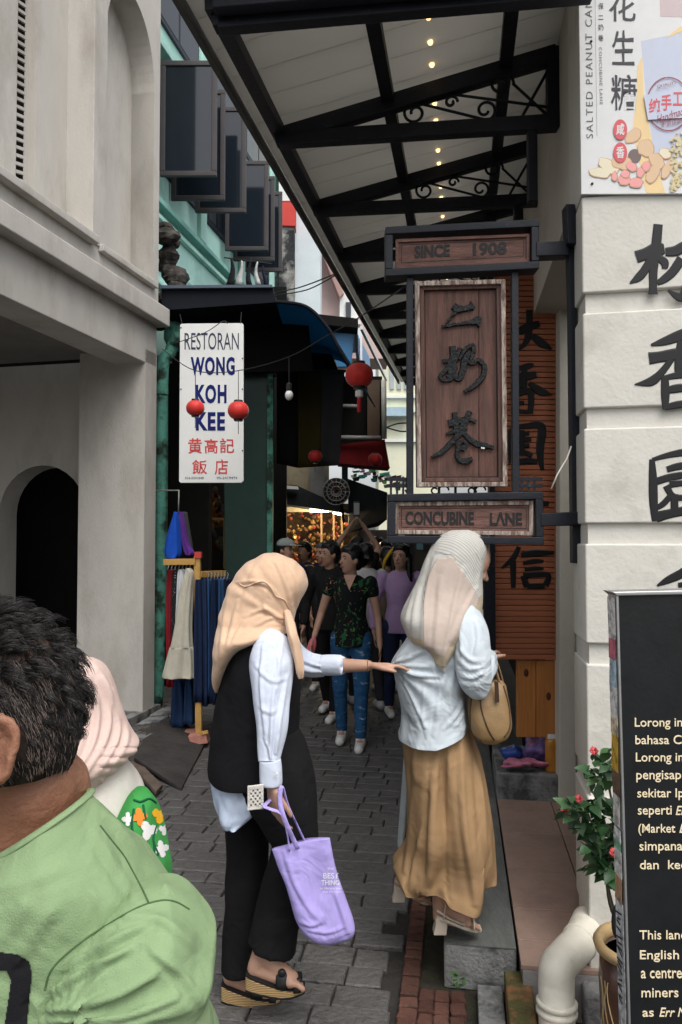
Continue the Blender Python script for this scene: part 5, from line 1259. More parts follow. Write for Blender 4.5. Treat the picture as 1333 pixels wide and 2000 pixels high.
def hand_shape(m, wrist, d, palm_n, side, s=1.0, curl=.5, spread=.12):
    """wrist point, direction of the hand, palm normal, side of the thumb"""
    d, palm_n, side = d.normalized(), palm_n.normalized(), side.normalized()
    k = wrist + d * .075 * s
    for j in range(4):
        o = side * (.030 - .020 * j) * s
        m.cone(wrist + o * .55 + d * .012 * s, k + o, .013 * s, .0105 * s, 8)
        L = (.036, .042, .039, .030)[j] * s; p = k + o; dd = d + side * (.5 - j * .33) * spread
        for q in range(3):
            dd = (dd + palm_n * curl * (.5 + .35 * q)).normalized(); e = p + dd * L * (1, .72, .6)[q]; m.cone(p, e, (.0088 - .0008 * q) * s, (.0080 - .0008 * q) * s, 8); p = e
    t = wrist + side * .022 * s + d * .018 * s; dd = (d * .7 + side * .75 + palm_n * .3).normalized()
    for L, r in ((.036, .0125), (.030, .0105), (.024, .009)):
        e = t + dd * L * s; m.cone(t, e, r * s, r * .9 * s, 8); t = e; dd = (dd + d * .5 + palm_n * curl * .4 - side * .25).normalized()
V = Vector
def bg_person(label, px, Y, h=1.6, yaw=0.0, look=0.0, top=(.02, .02, .02), legs=(.02, .03, .06), shoe=(.6, .6, .58), skin=None, hair='short', hairc=None, arms=None, stride=.0, sleeve=.5, long_sleeve=False,
              topmat=None, legmat=None, hold=None, group=None, female=True, detail=True, cap=None, ground_px=None, kneew=.0):
    skin = skin or skin_t; s = h / 1.62
    base = P(px, 1050, Y); base.z = 0.0
    t = thing('person', label, 'person', base, group)
    a = yaw; f = V((-sin(a), -cos(a), 0)); r = V((-cos(a), sin(a), 0)); u = V((0, 0, 1))    # f: facing, r: the person's left side seen on our right
    r = V((cos(a), -sin(a), 0))
    def L(x, y, z): return base + r * x * s + f * y * s + u * z * s
    w = .16 if female else .19
    J = dict(lh=L(.085, 0, .86), rh=L(-.085, 0, .86), lk=L(.09 + kneew, .02 + stride * .6, .46), rk=L(-.09 - kneew, .03 - stride * .4, .46), la=L(.085, stride, .09), ra=L(-.085, -stride * 1.0, .09 + abs(stride) * .12),
             ls=L(w, 0, 1.31), rs=L(-w, 0, 1.31))
    A = dict(le=L(w + .085, -.02, 1.04), lw=L(w + .09, .06, .81), re=L(-w - .085, -.02, 1.04), rw=L(-w - .09, .05, .81))
    if arms:
        for k, v in arms.items(): A[k] = L(*v)
    ln = look; hf = V((-sin(a + ln), -cos(a + ln), 0)); hr = V((cos(a + ln), -sin(a + ln), 0)); hc = L(0, .03, 1.49)
    m = MB(); head_shape(m, hc, hf, hr, u, s)
    m.cone(L(0, -.005, 1.28), hc - u * .05 * s, .055 * s, .048 * s)
    m.cone(L(-.11, 0, 1.27), L(.11, 0, 1.27), .055 * s, .055 * s); m.cone(L(0, 0, 1.20), L(0, 0, .90), .095 * s, .09 * s)
    for p, e, w_ in (('ls', 'le', 'lw'), ('rs', 're', 'rw')):
        m.cone(J[p], A[e], .045 * s, .034 * s); m.cone(A[e], A[w_], .034 * s, .024 * s)
        d = (A[w_] - A[e]).normalized(); hand_shape(m, A[w_], d, (f if p == 'ls' else f) * .6 + (-r if p == 'ls' else r) * .8, f * .8 + (r if p == 'ls' else -r) * .1, s * .92, .35)
    for h_, k_, a_ in (('lh', 'lk', 'la'), ('rh', 'rk', 'ra')):
        m.cone(J[h_], J[k_], .075 * s, .052 * s); m.cone(J[k_], J[a_], .05 * s, .034 * s); m.cone(J[a_] - u * .03 * s, J[a_] - u * .045 * s + f * .13 * s, .035 * s, .028 * s)
    b = remesh(m.build('body', skin, t, smooth=True), .011 * s if detail else .016 * s, 3)
    if detail: face_bits(b, hc, hf, hr, u, s * 1.0, far=True)
    # trousers
    m = MB(); hipw = .135 if female else .13
    m.ell(L(0, 0, .90), hipw * s, .105 * s, .11 * s, Matrix((r, f, u)).transposed()); 
    for h_, k_, a_ in (('lh', 'lk', 'la'), ('rh', 'rk', 'ra')):
        m.cone(J[h_], J[k_], .088 * s, .063 * s); m.cone(J[k_], J[a_] + u * .02 * s, .060 * s, .047 * s)
        m.ell(J[k_] - f * .0, .064 * s, .066 * s, .06 * s)
    remesh(m.build('trousers', legmat or cl(label[:12] + '_leg', legs), t, smooth=True), .012 * s, 3)
    # top
    m = MB(); 
    rings = []
    for z, rx, ry in ((.80, .150, .124), (.86, .148, .122), (.95, .142, .118), (1.05, .120, .103), (1.15, .130, .115), (1.24, .148, .108), (1.30, .150, .090), (1.345, .105, .07), (1.37, .065, .055)):
        rx *= 1 if female else 1.12; c = L(0, .0, z)
        rings.append([c + r * rx * s * cos(q) * (1 + .03 * sin(5 * q + z * 9)) + f * ry * s * sin(q) * (1 + .03 * sin(4 * q + z * 12)) for q in [2 * pi * k / 28 for k in range(28)]])
    m.loft(rings)
    for p, e, w_ in (('ls', 'le', 'lw'), ('rs', 're', 'rw')):
        end = A[e] if (long_sleeve or sleeve >= 1) else J[p].lerp(A[e], sleeve)
        m.cone(J[p], end, .056 * s, .052 * s if not long_sleeve else .045 * s)
        if long_sleeve: m.cone(A[e], A[e].lerp(A[w_], .75), .052 * s, .044 * s)
    remesh(m.build('top', topmat or cl(label[:12] + '_top', top), t, smooth=True), .011 * s, 2)
    # shoes
    sm_ = mat(label[:12] + '_shoe', shoe, .7, .1, 10)
    for a_ in ('la', 'ra'):
        m = MB(); p = J[a_]; m.cone(p - u * .045 * s - f * .02 * s, p - u * .055 * s + f * .15 * s, .044 * s, .038 * s); m.ell(p - u * .02 * s, .042 * s, .045 * s, .045 * s)
        for v in m.v: v.z = max(v.z, p.z - .088 * s)
        remesh(m.build('shoe', sm_, t, smooth=True), .010 * s, 2)
    # hair
    if hair:
        m = MB(); q = Matrix((hr, hf, u)).transposed(); hc2 = hc + u * .022 * s - hf * .012 * s
        m.ell(hc2 + u * .016 * s - hf * .008 * s, .086 * s, .097 * s, .098 * s, q, 22, 16)
        m.ell(hc2 - hf * .045 * s - u * .035 * s, .080 * s, .062 * s, .075 * s, q, 18, 12)
        m.ell(hc2 + hf * .045 * s + u * .065 * s, .066 * s, .045 * s, .032 * s, q)
        if hair == 'long':
            for sg in (1, -1): m.cone(hc2 + hr * .072 * sg * s, hc2 + hr * .085 * sg * s - u * .24 * s, .03 * s, .025 * s)
            m.cone(hc2 - hf * .06 * s, hc2 - hf * .07 * s - u * .27 * s, .075 * s, .055 * s)
        if hair == 'bun': m.ell(hc2 - hf * .11 * s - u * .04 * s, .045 * s, .045 * s, .045 * s)
        # keep the face clear
        for v in m.v:
            d = v - hc; yf = d.dot(hf); z_ = d.z
            if yf > .045 * s and z_ < .055 * s: v -= hf * min(.09 * s, (yf - .045 * s) * .95)
            v += (v - hc) * .10 * noise.noise(v * 26)
        remesh(m.build('hair', hairc or hair_m, t, smooth=True), .009 * s, 1)
    if cap:
        m = MB(); q = Matrix((hr, hf, u)).transposed(); cc = hc + u * .058 * s
        m.ell(cc, .092 * s, .107 * s, .078 * s, q, 24, 14)
        for v in m.v: v.z = max(v.z, cc.z - .005)
        m.ell(cc + hf * .13 * s - u * .0 * s, .07 * s, .07 * s, .007 * s, q)
        remesh(m.build('cap', cl('cap_cloth' + label[:6], cap), t, smooth=True), .007 * s, 2)
    return t, J, A, L, (hc, hf, hr, u, s)

# patterned cloth
def flower_cloth(name, base, cols, scale=26):
    m = mat(name, base, .9, .05, 5, .15, 260, b2=.3, b2s=7); n, l = m.node_tree.nodes, m.node_tree.links; b = n['Principled BSDF']
    tc = n.new('ShaderNodeTexCoord'); cur = None
    col = n.new('ShaderNodeRGB'); col.outputs[0].default_value = (*base, 1); cur = col.outputs[0]
    for i, (c, sc_, th, wd) in enumerate(cols):
        mp = n.new('ShaderNodeMapping'); mp.inputs['Location'].default_value = (i * 3.7, i * 1.3, i * 2.1); mp.inputs['Scale'].default_value = (1, 1, .7 + .3 * (i % 2)); l.new(tc.outputs['Object'], mp.inputs[0])
        w = n.new('ShaderNodeTexNoise'); w.inputs['Scale'].default_value = sc_; w.inputs['Detail'].default_value = 1.5; w.inputs['Distortion'].default_value = 2.2; l.new(mp.outputs[0], w.inputs[0])
        r = n.new('ShaderNodeMapRange'); r.inputs[1].default_value = th; r.inputs[2].default_value = th + wd; l.new(w.outputs[0], r.inputs[0])
        x = n.new('ShaderNodeMix'); x.data_type = 'RGBA'; x.inputs['B'].default_value = (*c, 1); l.new(r.outputs[0], x.inputs['Factor']); l.new(cur, x.inputs['A']); cur = x.outputs['Result']
    l.new(cur, b.inputs['Base Color']); return m
floral = flower_cloth('floral_top', (.008, .010, .010), [((.02, .10, .04), 11, .60, .02), ((.08, .18, .05), 17, .66, .02), ((.40, .12, .10), 14, .70, .02), ((.45, .38, .25), 24, .72, .01)])
jeans = mat('ripped_jeans', (.022, .085, .19), .9, .25, 12, .2, 200, col2=(.30, .38, .45), c2s=9, c2t=(.60, .66), stretch=(1, 1, 2.5), b2=.4, b2s=9)
t, J, A, L, hd = bg_person('woman in a black floral top and ripped blue jeans walking with a pink purse', 686, 6.15, 1.60, .12, -.75 * -1 * 1.0 if False else .80, topmat=floral, legmat=jeans, hair='bun', skin=skin_l, stride=.09, sleeve=.30,
          arms=dict(re=(-.245, -.03, 1.06), rw=(-.285, .10, .88), le=(.215, -.03, 1.03), lw=(.235, .02, .80)))
for y0_, w0_ in ((1.335, .045), (1.30, .034), (1.265, .020)):
    pass
vn = MB(); vn.prism([L(-.050, .078, 1.372), L(.050, .078, 1.372), L(.030, .112, 1.32), L(0, .128, 1.255), L(-.030, .112, 1.32)], (L(0, .006, 0) - L(0, 0, 0))); vn.build('neckline', skin_l, t)
pz_ = L(-.30, .14, .80); o = MB().ell(pz_, .035, .02, .085, Matrix.Rotation(.25, 3, 'Y')).build('purse', cl('pink_purse', (.70, .16, .20)), smooth=True)
tag(o, 'small bright pink purse held by the woman in the floral top', 'purse')
t, J, A, L, hd = bg_person('woman in a lavender wrap blouse with long black hair behind the pulled tunic', 782, 7.0, 1.60, -.1, .55, top=(.42, .28, .48), legs=(.02, .03, .07), hair='long', skin=skin_l, long_sleeve=True, stride=.14)
bg_person('dark clothed walker in white sneakers just left of the floral top woman', 646, 7.15, 1.62, .3, .6, top=(.012, .012, .013), legs=(.010, .010, .012), hair='short', stride=.16, skin=skin_t, long_sleeve=True)
bg_person('person in a plain white t-shirt with black hair behind the floral top woman', 716, 7.5, 1.60, 2.9, .1, top=(.55, .55, .54), legs=(.03, .03, .035), shoe=(.4, .4, .4), hair='short', stride=.2)
bg_person('man in a grey cap and navy shirt behind the beige headscarf', 556, 8.2, 1.64, -.5, -.5, top=(.012, .02, .05), legs=(.015, .015, .018), female=False, cap=(.22, .25, .24), hair='short', skin=skin_t)
bg_person('person in black raising a phone with both hands over the crowd', 699, 8.6, 1.66, 3.1, .0, top=(.012, .012, .012), legs=(.02, .02, .03), hair='short', sleeve=.5,
          arms=dict(le=(.24, .12, 1.50), lw=(.06, .14, 1.76), re=(-.24, .12, 1.50), rw=(-.06, .14, 1.76)), skin=skin_l)
ph = P(697, 993, 8.45); o = MB().box(ph.x - .038, ph.x + .038, 8.44, 8.45, ph.z - .09, ph.z + .075).build('phone', mat('phone_dark', (.02, .02, .025), .15, 0), bevel=.006); tag(o, 'dark phone held up above the crowd', 'phone')
o2 = MB().box(ph.x - .03, ph.x + .03, 8.435, 8.4395, ph.z - .07, ph.z + .06).build('screen', mat('phone_screen', (.3, .3, .3), .2, 0), o)
bg_person('grey haired person in dark clothes between the cap and the floral top', 632, 8.4, 1.60, .2, .5, top=(.02, .02, .022), legs=(.02, .02, .02), hairc=mat('hair_grey', (.09, .09, .09), .7, .3, 30), long_sleeve=True)
bg_person('person in a beige jacket with a yellow strap behind the lavender blouse', 757, 8.3, 1.55, 2.8, .0, top=(.22, .17, .12), legs=(.03, .03, .03), long_sleeve=True)
o = MB().tube([P(748, 1120, 8.1), P(752, 1095, 8.05), P(764, 1076, 8.05), P(772, 1072, 8.1)], .035, 8, flat=.5).build('yellow_bag', cl('yellow_cloth', (.70, .45, .03)), smooth=True); tag(o, 'bright yellow bag strap over the beige jacket', 'bag')
bg_person('person in navy blue far back beside the gilt trinkets', 596, 9.4, 1.60, .3, .2, top=(.015, .03, .10), legs=(.02, .02, .03), long_sleeve=True, detail=False)
o = ploft([(1104, 592, 612), (1112, 588, 618), (1124, 592, 616)], 9.1, .2, n=20, folds=[(5, .02, 2, 0)]).build('yellow_bundle', cl('yellow_bundle', (.60, .26, .02)), smooth=True); tag(o, 'orange yellow bundle carried at the back by the stall', 'bundle')
bg_person('distant visitor in a dark plaid shirt right of the raised phone', 738, 10.0, 1.66, .3, .4, top=(.10, .09, .09), legs=(.02, .02, .02), detail=False, female=False)
bg_person('distant visitor in black at the edge of the lane sign', 752, 9.4, 1.62, -.3, .3, top=(.012, .012, .014), legs=(.02, .02, .02), detail=False)

# ------------------------------------------------------------ projecting seams and prints onto cloth
class Surf:
    def __init__(s, m): s.t = BVHTree.FromPolygons([tuple(v) for v in m.v], [f for f in m.f])
    def at(s, px, py, off=.001, fb=None):
        d = ray(px, py).normalized(); h = s.t.ray_cast(CAM, d)
        if h[0] is None: return fb
        return h[0] - d * off
    def line(s, pts, off=.0008, n=6):
        out = []
        for x, y in catmull([tuple(map(float, p)) for p in pts], n):
            w = s.at(x, y, off)
            if w is not None: out.append(w)
        return out
    def patch(s, poly, off=.0012, step=6, name='print', mt=None, par=None):
        """fills a pixel polygon with a grid lying on the cloth"""
        xs = [p[0] for p in poly]; ys = [p[1] for p in poly]
        def inside(x, y):
            c = False; j = len(poly) - 1
            for i in range(len(poly)):
                if (poly[i][1] > y) != (poly[j][1] > y) and x < (poly[j][0] - poly[i][0]) * (y - poly[i][1]) / (poly[j][1] - poly[i][1]) + poly[i][0]: c = not c
                j = i
            return c
        m = MB(); idx = {}
        nx = int((max(xs) - min(xs)) / step) + 1; ny = int((max(ys) - min(ys)) / step) + 1
        def vert(i, j):
            if (i, j) not in idx:
                w = s.at(min(xs) + i * step, min(ys) + j * step, off)
                if w is None: idx[(i, j)] = None
                else: m.v.append(w); idx[(i, j)] = len(m.v) - 1
            return idx[(i, j)]
        for i in range(nx):
            for j in range(ny):
                if inside(min(xs) + (i + .5) * step, min(ys) + (j + .5) * step):
                    q = [vert(i, j), vert(i + 1, j), vert(i + 1, j + 1), vert(i, j + 1)]
                    if None not in q: m.f.append(tuple(q))
        return m.build(name, mt, par, smooth=True) if m.f else None
def text_on(s, body, q, mt, par, off=.001, bold=0.0, shear=0.0):
    me = text_mesh(body, bold, 0, 1.0, shear); xs = [v.co.x for v in me.vertices]; ys = [v.co.y for v in me.vertices]; x0, x1, y0, y1 = min(xs), max(xs), min(ys), max(ys); m = MB(); vv = []
    for v in me.vertices:
        u = (v.co.x - x0) / (x1 - x0); w = (y1 - v.co.y) / (y1 - y0)
        px = (q[0][0] * (1 - u) + q[1][0] * u) * (1 - w) + (q[3][0] * (1 - u) + q[2][0] * u) * w; py = (q[0][1] * (1 - u) + q[1][1] * u) * (1 - w) + (q[3][1] * (1 - u) + q[2][1] * u) * w
        p = s.at(px, py, off); vv.append(p if p is not None else P(px, py, 2.6))
    m.add(vv, [tuple(p.vertices) for p in me.polygons]); return m.build('lettering', mt, par)
def legtube(m, pts, n=28, folds=(), sub=5):
    """cloth tube: (px, py, Y, radius px wide)"""
    q = catmull(pts, sub); C_ = [P(a, b, c) for a, b, c, _ in q]; R_ = [d * c / FPX for a, b, c, d in q]; rings = []; N = len(C_)
    for i in range(N):
        d = (C_[min(i + 1, N - 1)] - C_[max(0, i - 1)]).normalized(); yv = V((0, 1, 0)); w = d.cross(yv).normalized(); v_ = w.cross(d).normalized(); t = i / (N - 1); ring = []
        for k in range(n):
            th = 2 * pi * k / n; r = R_[i] * (1 + sum(a * sin(c * th + dr * t + ph + 1.2 * noise.noise(V((th, t * 3, ph)))) for c, a, dr, ph in folds))
            ring.append(C_[i] + w * cos(th) * r + v_ * sin(th) * r * .95)
        rings.append(ring)
    return m.loft(rings)
def wrinkle(m, amp, fr, stretch=(1, 1, 1), seed=0.0, fn=None):
    """push cloth in and out along its own normals by ridged noise"""
    me = bpy.data.meshes.new('tmp'); me.from_pydata(m.v, [], m.f); me.update()
    bm = bmesh.new(); bm.from_mesh(me); bmesh.ops.recalc_face_normals(bm, faces=bm.faces); bm.normal_update()
    for v, b in zip(m.v, bm.verts):
        p = V((v.x * stretch[0], v.y * stretch[1], v.z * stretch[2])) * fr + V((seed, seed, seed))
        k = 1 - abs(noise.noise(p)) * 2; k2 = noise.noise(p * 2.3); a = amp * (k - .5 + .5 * k2)
        if fn: a *= fn(v)
        v += b.normal * a
    bm.free(); bpy.data.meshes.remove(me); return m

def crease(m, items, Yc=None):
    """pressed folds: items are ([(px, py), ...], width px, height m); a ridge with a valley beside it, on the side seen from the lane mouth"""
    me = bpy.data.meshes.new('tmp'); me.from_pydata(m.v, [], m.f); me.update(); bm = bmesh.new(); bm.from_mesh(me); bmesh.ops.recalc_face_normals(bm, faces=bm.faces); bm.normal_update()
    segs = []
    for pts, w, h in items:
        q = catmull([tuple(map(float, p)) for p in pts], 5); segs.append((q, w, h, min(p[0] for p in q) - 3 * w, max(p[0] for p in q) + 3 * w, min(p[1] for p in q) - 3 * w, max(p[1] for p in q) + 3 * w))
    for v, b in zip(m.v, bm.verts):
        view = (CAM - v).normalized(); face = b.normal.dot(view)
        if face < .05: continue
        d_ = v - CAM; yv = d_.y * cp + d_.z * sp; px = CX + FPX * d_.x / yv; py = CY - FPX * (-d_.y * sp + d_.z * cp) / yv; tot = 0
        for q, w, h, x0, x1, y0, y1 in segs:
            if not (x0 < px < x1 and y0 < py < y1): continue
            best = 1e9; N = len(q) - 1
            for i in range(N):
                ax, ay = q[i]; bx, by = q[i + 1]; ex, ey = bx - ax, by - ay; L2 = ex * ex + ey * ey + 1e-9; t = max(0, min(1, ((px - ax) * ex + (py - ay) * ey) / L2)); dx, dy = px - ax - ex * t, py - ay - ey * t; dd = dx * dx + dy * dy
                if dd < best: best = dd; sg = 1 if ex * dy - ey * dx > 0 else -1; T = (i + t) / N
            s_ = sg * sqrt(best) / w; tp = sin(pi * min(1, max(0, T * .92 + .04))) ** .5
            tot += h * tp * (math.exp(-s_ * s_) - .7 * math.exp(-((s_ - 1.5) ** 2) * 1.4))
        v += b.normal * tot * min(1, face * 2)
    bm.free(); bpy.data.meshes.remove(me); return m
# ------------------------------------------------------------ woman in the beige headscarf, pulling the tunic
U = V((0, 0, 1))
c_t = thing('person', 'woman in a beige headscarf, black vest and trousers pulling at the white tunic', 'person', G(500, 1945))
cY = 2.72
hc = P(534, 1146, cY); hf = V((.86, -.10, -.50)).normalized(); hr = V((.10, -.98, .20)); hr = (hr - hf * hr.dot(hf)).normalized(); hu = hr.cross(hf).normalized()
if hu.z < 0: hu = -hu
m = MB(); head_shape(m, hc, hf, hr, hu, .93)
chest = P(505, 1300, cY); pel = P(482, 1510, cY)
m.cone(P(520, 1230, cY), hc - hu * .05, .052, .048); m.cone(P(512, 1262, cY - .10), P(520, 1262, cY + .10), .05, .05)
m.cone(chest, pel, .095, .10)
sh_n, el_n, wr_n = P(520, 1268, 2.58), P(532, 1405, 2.52), P(532, 1532, 2.50)
sh_f, el_f, wr_f = P(545, 1268, 2.87), P(615, 1300, 2.93), P(718, 1300, 2.86)
m.cone(sh_n, el_n, .042, .034); m.cone(el_n, wr_n, .033, .023)
m.cone(sh_f, el_f, .042, .034); m.cone(el_f, wr_f, .034, .022)
hand_shape(m, wr_n, V((.15, -.05, -1)), V((.55, .75, 0)), V((.5, -.7, -.1)), .98, .55)
hand_shape(m, wr_f, V((1, -.05, .03)), V((.1, .3, -.9)), V((.15, -.95, .15)), .98, .32, .05)
kn1, an1 = P(482, 1690, 2.79), P(463, 1890, 2.79); kn2, an2 = P(585, 1645, 2.66), P(512, 1862, 2.66)
m.cone(P(480, 1530, 2.78), kn1, .075, .052); m.cone(kn1, an1, .05, .035); m.cone(P(500, 1530, 2.66), kn2, .075, .052); m.cone(kn2, an2, .05, .036)
def foot(m, ank, heel, ball, toe, s=1.0, side=V((0, -1, 0))):
    m.cone(ank, heel, .034 * s, .030 * s); m.cone(ank - (ank - ball) * .15, ball, .032 * s, .026 * s); m.cone(heel, ball, .028 * s, .030 * s)
    m.cone(ball + side * .018, ball - side * .022, .020 * s, .018 * s)
    d = (toe - ball).normalized()
    for i in range(5):
        o = side * (.026 - .0135 * i) * s; L_ = (.046, .044, .040, .034, .027)[i] * s; rr_ = (.0115, .0088, .0082, .0078, .0075)[i] * s
        p = ball + o; k = p + d * L_ * .55 + U * .004; m.cone(p, k, rr_, rr_ * .95, 8); m.cone(k, p + d * L_ - U * .004, rr_ * .95, rr_ * .85, 8)
ba2, to2, he2 = P(568, 1912, 2.64), P(592, 1920, 2.63), P(500, 1890, 2.66)
foot(m, an2, he2, ba2, to2)
ba1, to1, he1 = P(515, 1938, 2.80), P(545, 1945, 2.80), P(452, 1908, 2.79)
foot(m, an1, he1, ba1, to1)
body = remesh(m.build('body', skin_l, c_t, smooth=True), .0058, 2)
face_bits(body, hc, hf, hr, hu, .93)
# trousers
blk = cl('black_trousers', (.0085, .0085, .0095), b2=.6, b2s=6, rough=.95)
m = MB()
legtube(m, [(470, 1470, 2.76, 52), (478, 1560, 2.77, 46), (482, 1650, 2.78, 42), (478, 1760, 2.79, 40), (475, 1850, 2.79, 39), (475, 1897, 2.79, 40)], folds=[(3, .05, 3, 0), (5, .03, -2, 1)])
legtube(m, [(515, 1450, 2.70, 70), (538, 1520, 2.68, 74), (566, 1600, 2.66, 58), (577, 1650, 2.655, 48), (562, 1720, 2.655, 47), (545, 1790, 2.66, 46), (533, 1854, 2.66, 47)], folds=[(3, .05, 3, 2), (5, .03, -2, 1)])
m.ell(P(495, 1480, 2.72), .155, .13, .14)
wrinkle(m, .006, 6, (1, 1, .8), 3)
remesh(m.build('trousers', blk, c_t, smooth=True), .009, 2)
# blouse tail and vest
lb = cl('pale_blue_blouse', (.52, .60, .74), b2=.7, b2s=6)
m = ploft([(1480, 412, 560), (1520, 412, 556), (1550, 418, 530), (1575, 424, 510), (1590, 432, 492), (1597, 445, 478)], 2.72, .27, n=56, sub=4, folds=[(6, .010, 2, 0)]); wrinkle(m, .004, 10, seed=2); crease(m, [([(425, 1512), (440, 1560), (452, 1590)], 4, .005), ([(450, 1515), (462, 1560), (468, 1592)], 4, .005), ([(478, 1518), (476, 1560), (470, 1590)], 4, .005)])
m.build('blouse_tail', lb, c_t, smooth=True)
m = ploft([(1228, 500, 548, .16), (1245, 470, 572, .28), (1275, 450, 584, .33), (1320, 436, 588, .33), (1380, 422, 586, .31), (1440, 412, 582, .31), (1480, 408, 579, .32), (1512, 408, 577, .33), (1520, 412, 570, .33)], 2.72, .3, n=64, sub=6, folds=[(4, .004, 3, 0)])
wrinkle(m, .004, 7, seed=5); crease(m, [([(470, 1260), (455, 1330), (460, 1400)], 6, .005), ([(430, 1420), (470, 1440), (500, 1430)], 6, .004)])
m.build('vest', cl('black_vest', (.0075, .0075, .009), bs=420, bump=.4, b2=.4), c_t, smooth=True)
# sleeves
ws = cl('white_sleeve', (.60, .65, .76), b2=.25, b2s=7)
CR_C = [([(552, 1256), (534, 1360), (528, 1480)], 4, .006), ([(515, 1262), (510, 1340), (520, 1440)], 4, .006), ([(562, 1320), (548, 1400), (540, 1470)], 4, .006), ([(500, 1300), (530, 1330), (560, 1325)], 4, .004), ([(506, 1380), (526, 1392), (540, 1388)], 4, .004), ([(538, 1262), (546, 1310), (540, 1350)], 3, .004), ([(516, 1440), (526, 1465), (530, 1484)], 3, .004), ([(541, 1440), (538, 1465), (540, 1484)], 3, .004),
  ([(585, 1288), (620, 1300), (650, 1302)], 4, .005), ([(580, 1305), (610, 1312), (640, 1310)], 4, .004)]
def cuffed(pts_sleeve, pts_cuff, seed, nm='sleeve', st=(1, 1, .45)):
    m = MB(); legtube(m, pts_sleeve, n=110, folds=[(5, .02, 2.5, seed), (3, .03, -2, 1)], sub=16); wrinkle(m, .006, 8, st, seed); crease(m, CR_C); o = m.build(nm, ws, c_t, smooth=True)
    m2 = MB(); legtube(m2, pts_cuff, n=40, folds=[(4, .02, 0, 0)]); m2.build('cuff', ws, o, smooth=True); return m
cuffed([(532, 1232, 2.60, 14), (531, 1252, 2.59, 34), (529, 1300, 2.57, 42), (531, 1360, 2.545, 39), (533, 1420, 2.52, 32), (530, 1465, 2.51, 25), (528, 1488, 2.50, 21)], [(528, 1484, 2.50, 20.5), (529, 1500, 2.50, 21.5), (530, 1530, 2.50, 21.5), (530, 1532, 2.50, 19)], 1)
cuffed([(545, 1268, 2.87, 40), (575, 1288, 2.90, 31), (605, 1298, 2.92, 24), (632, 1300, 2.91, 20)], [(628, 1299, 2.91, 19), (640, 1299, 2.905, 20), (664, 1299, 2.89, 19.5), (666, 1299, 2.89, 18)], 4, st=(.45, 1, 1))
MB().lathe([(0, -.002), (.006, -.001), (.006, .002)], P(541, 1512, 2.455), 10, axis=(0, 1, 0)).build('button', M['sign_white'], c_t)
o = MB().tube([wr_f + V((.0, .022 * cos(a), .022 * sin(a))) for a in [2 * pi * k / 16 for k in range(17)]], .0018, 5).build('bracelet', M['gold'], c_t)
# headscarf
bei = cl('beige_headscarf', (.62, .42, .285), rough=.85, b2=.35, b2s=6, sheen=.2, bump=.1)
m = ploft([(1081, 524, 540, .05), (1086, 505, 560, .13), (1098, 484, 579, .19), (1115, 466, 594, .225), (1134, 453, 602, .24), (1152, 445, 599, .245), (1172, 438, 588, .245), (1195, 432, 579, .25), (1218, 427, 574, .28), (1234, 424, 566, .34), (1246, 422, 530, .36),
           (1262, 421, 484, .32), (1285, 419, 458, .27), (1312, 418, 443, .20), (1335, 419, 434, .12), (1350, 422, 428, .05)], 2.72, .24, n=170, sub=14, e=.92)
face_c = P(600, 1175, 2.60)
for v in m.v:                                      # folds sweeping from the chin round to the back
    d = v - P(585, 1215, 2.72); ang = math.atan2(d.z, -d.x); rr_ = d.length
    a = .0065 * sin(ang * 17 + 2.2 * noise.noise(v * 5)) + .004 * sin(ang * 31 + 3 * noise.noise(v * 8)); out = v - P(510, 1190, 2.72); out.normalize()
    v += out * a * .30 * min(1, rr_ * 4)
wrinkle(m, .003, 5, (1, 1, .5), 8)
crease(m, [([(466, 1138), (498, 1136), (526, 1146), (546, 1168), (566, 1200)], 4, .006), ([(448, 1150), (436, 1230), (426, 1330)], 5, .006), ([(466, 1175), (450, 1240), (436, 1300)], 5, .006), ([(486, 1205), (462, 1240), (448, 1280)], 4, .005),
  ([(480, 1204), (520, 1190), (556, 1214)], 4, .005), ([(500, 1222), (535, 1206), (566, 1222)], 4, .005), ([(516, 1185), (536, 1202), (562, 1208)], 3, .004), ([(536, 1092), (558, 1140), (574, 1206)], 4, .004), ([(560, 1096), (582, 1140), (580, 1190)], 4, .004), ([(505, 1100), (485, 1150), (470, 1190)], 6, .004), ([(520, 1150), (515, 1180), (530, 1205)], 4, .004)])
S1 = Surf(m); scarf = m.build('headscarf', bei, c_t, smooth=True)
# overlapping flap with a curved hem, tail down the front
fl_ = [(468, 1140), (480, 1146), (498, 1139), (515, 1136), (528, 1146), (540, 1164), (556, 1172), (566, 1190)]
w = S1.line(fl_, .004, 8)
if len(w) > 4: MB().tube(w, .0024, 8).build('scarf_hem', bei, scarf, smooth=True)
m = ploft([(1185, 552, 562, .02, .10), (1205, 556, 572, .05, .05), (1235, 561, 580, .06), (1265, 568, 588, .06), (1300, 576, 594, .05), (1325, 584, 592, .02)], 2.56, .06, n=40, sub=8, folds=[(3, .006, 2, 0)]); wrinkle(m, .003, 12, seed=1)
m.build('scarf_tail', bei, scarf, smooth=True)
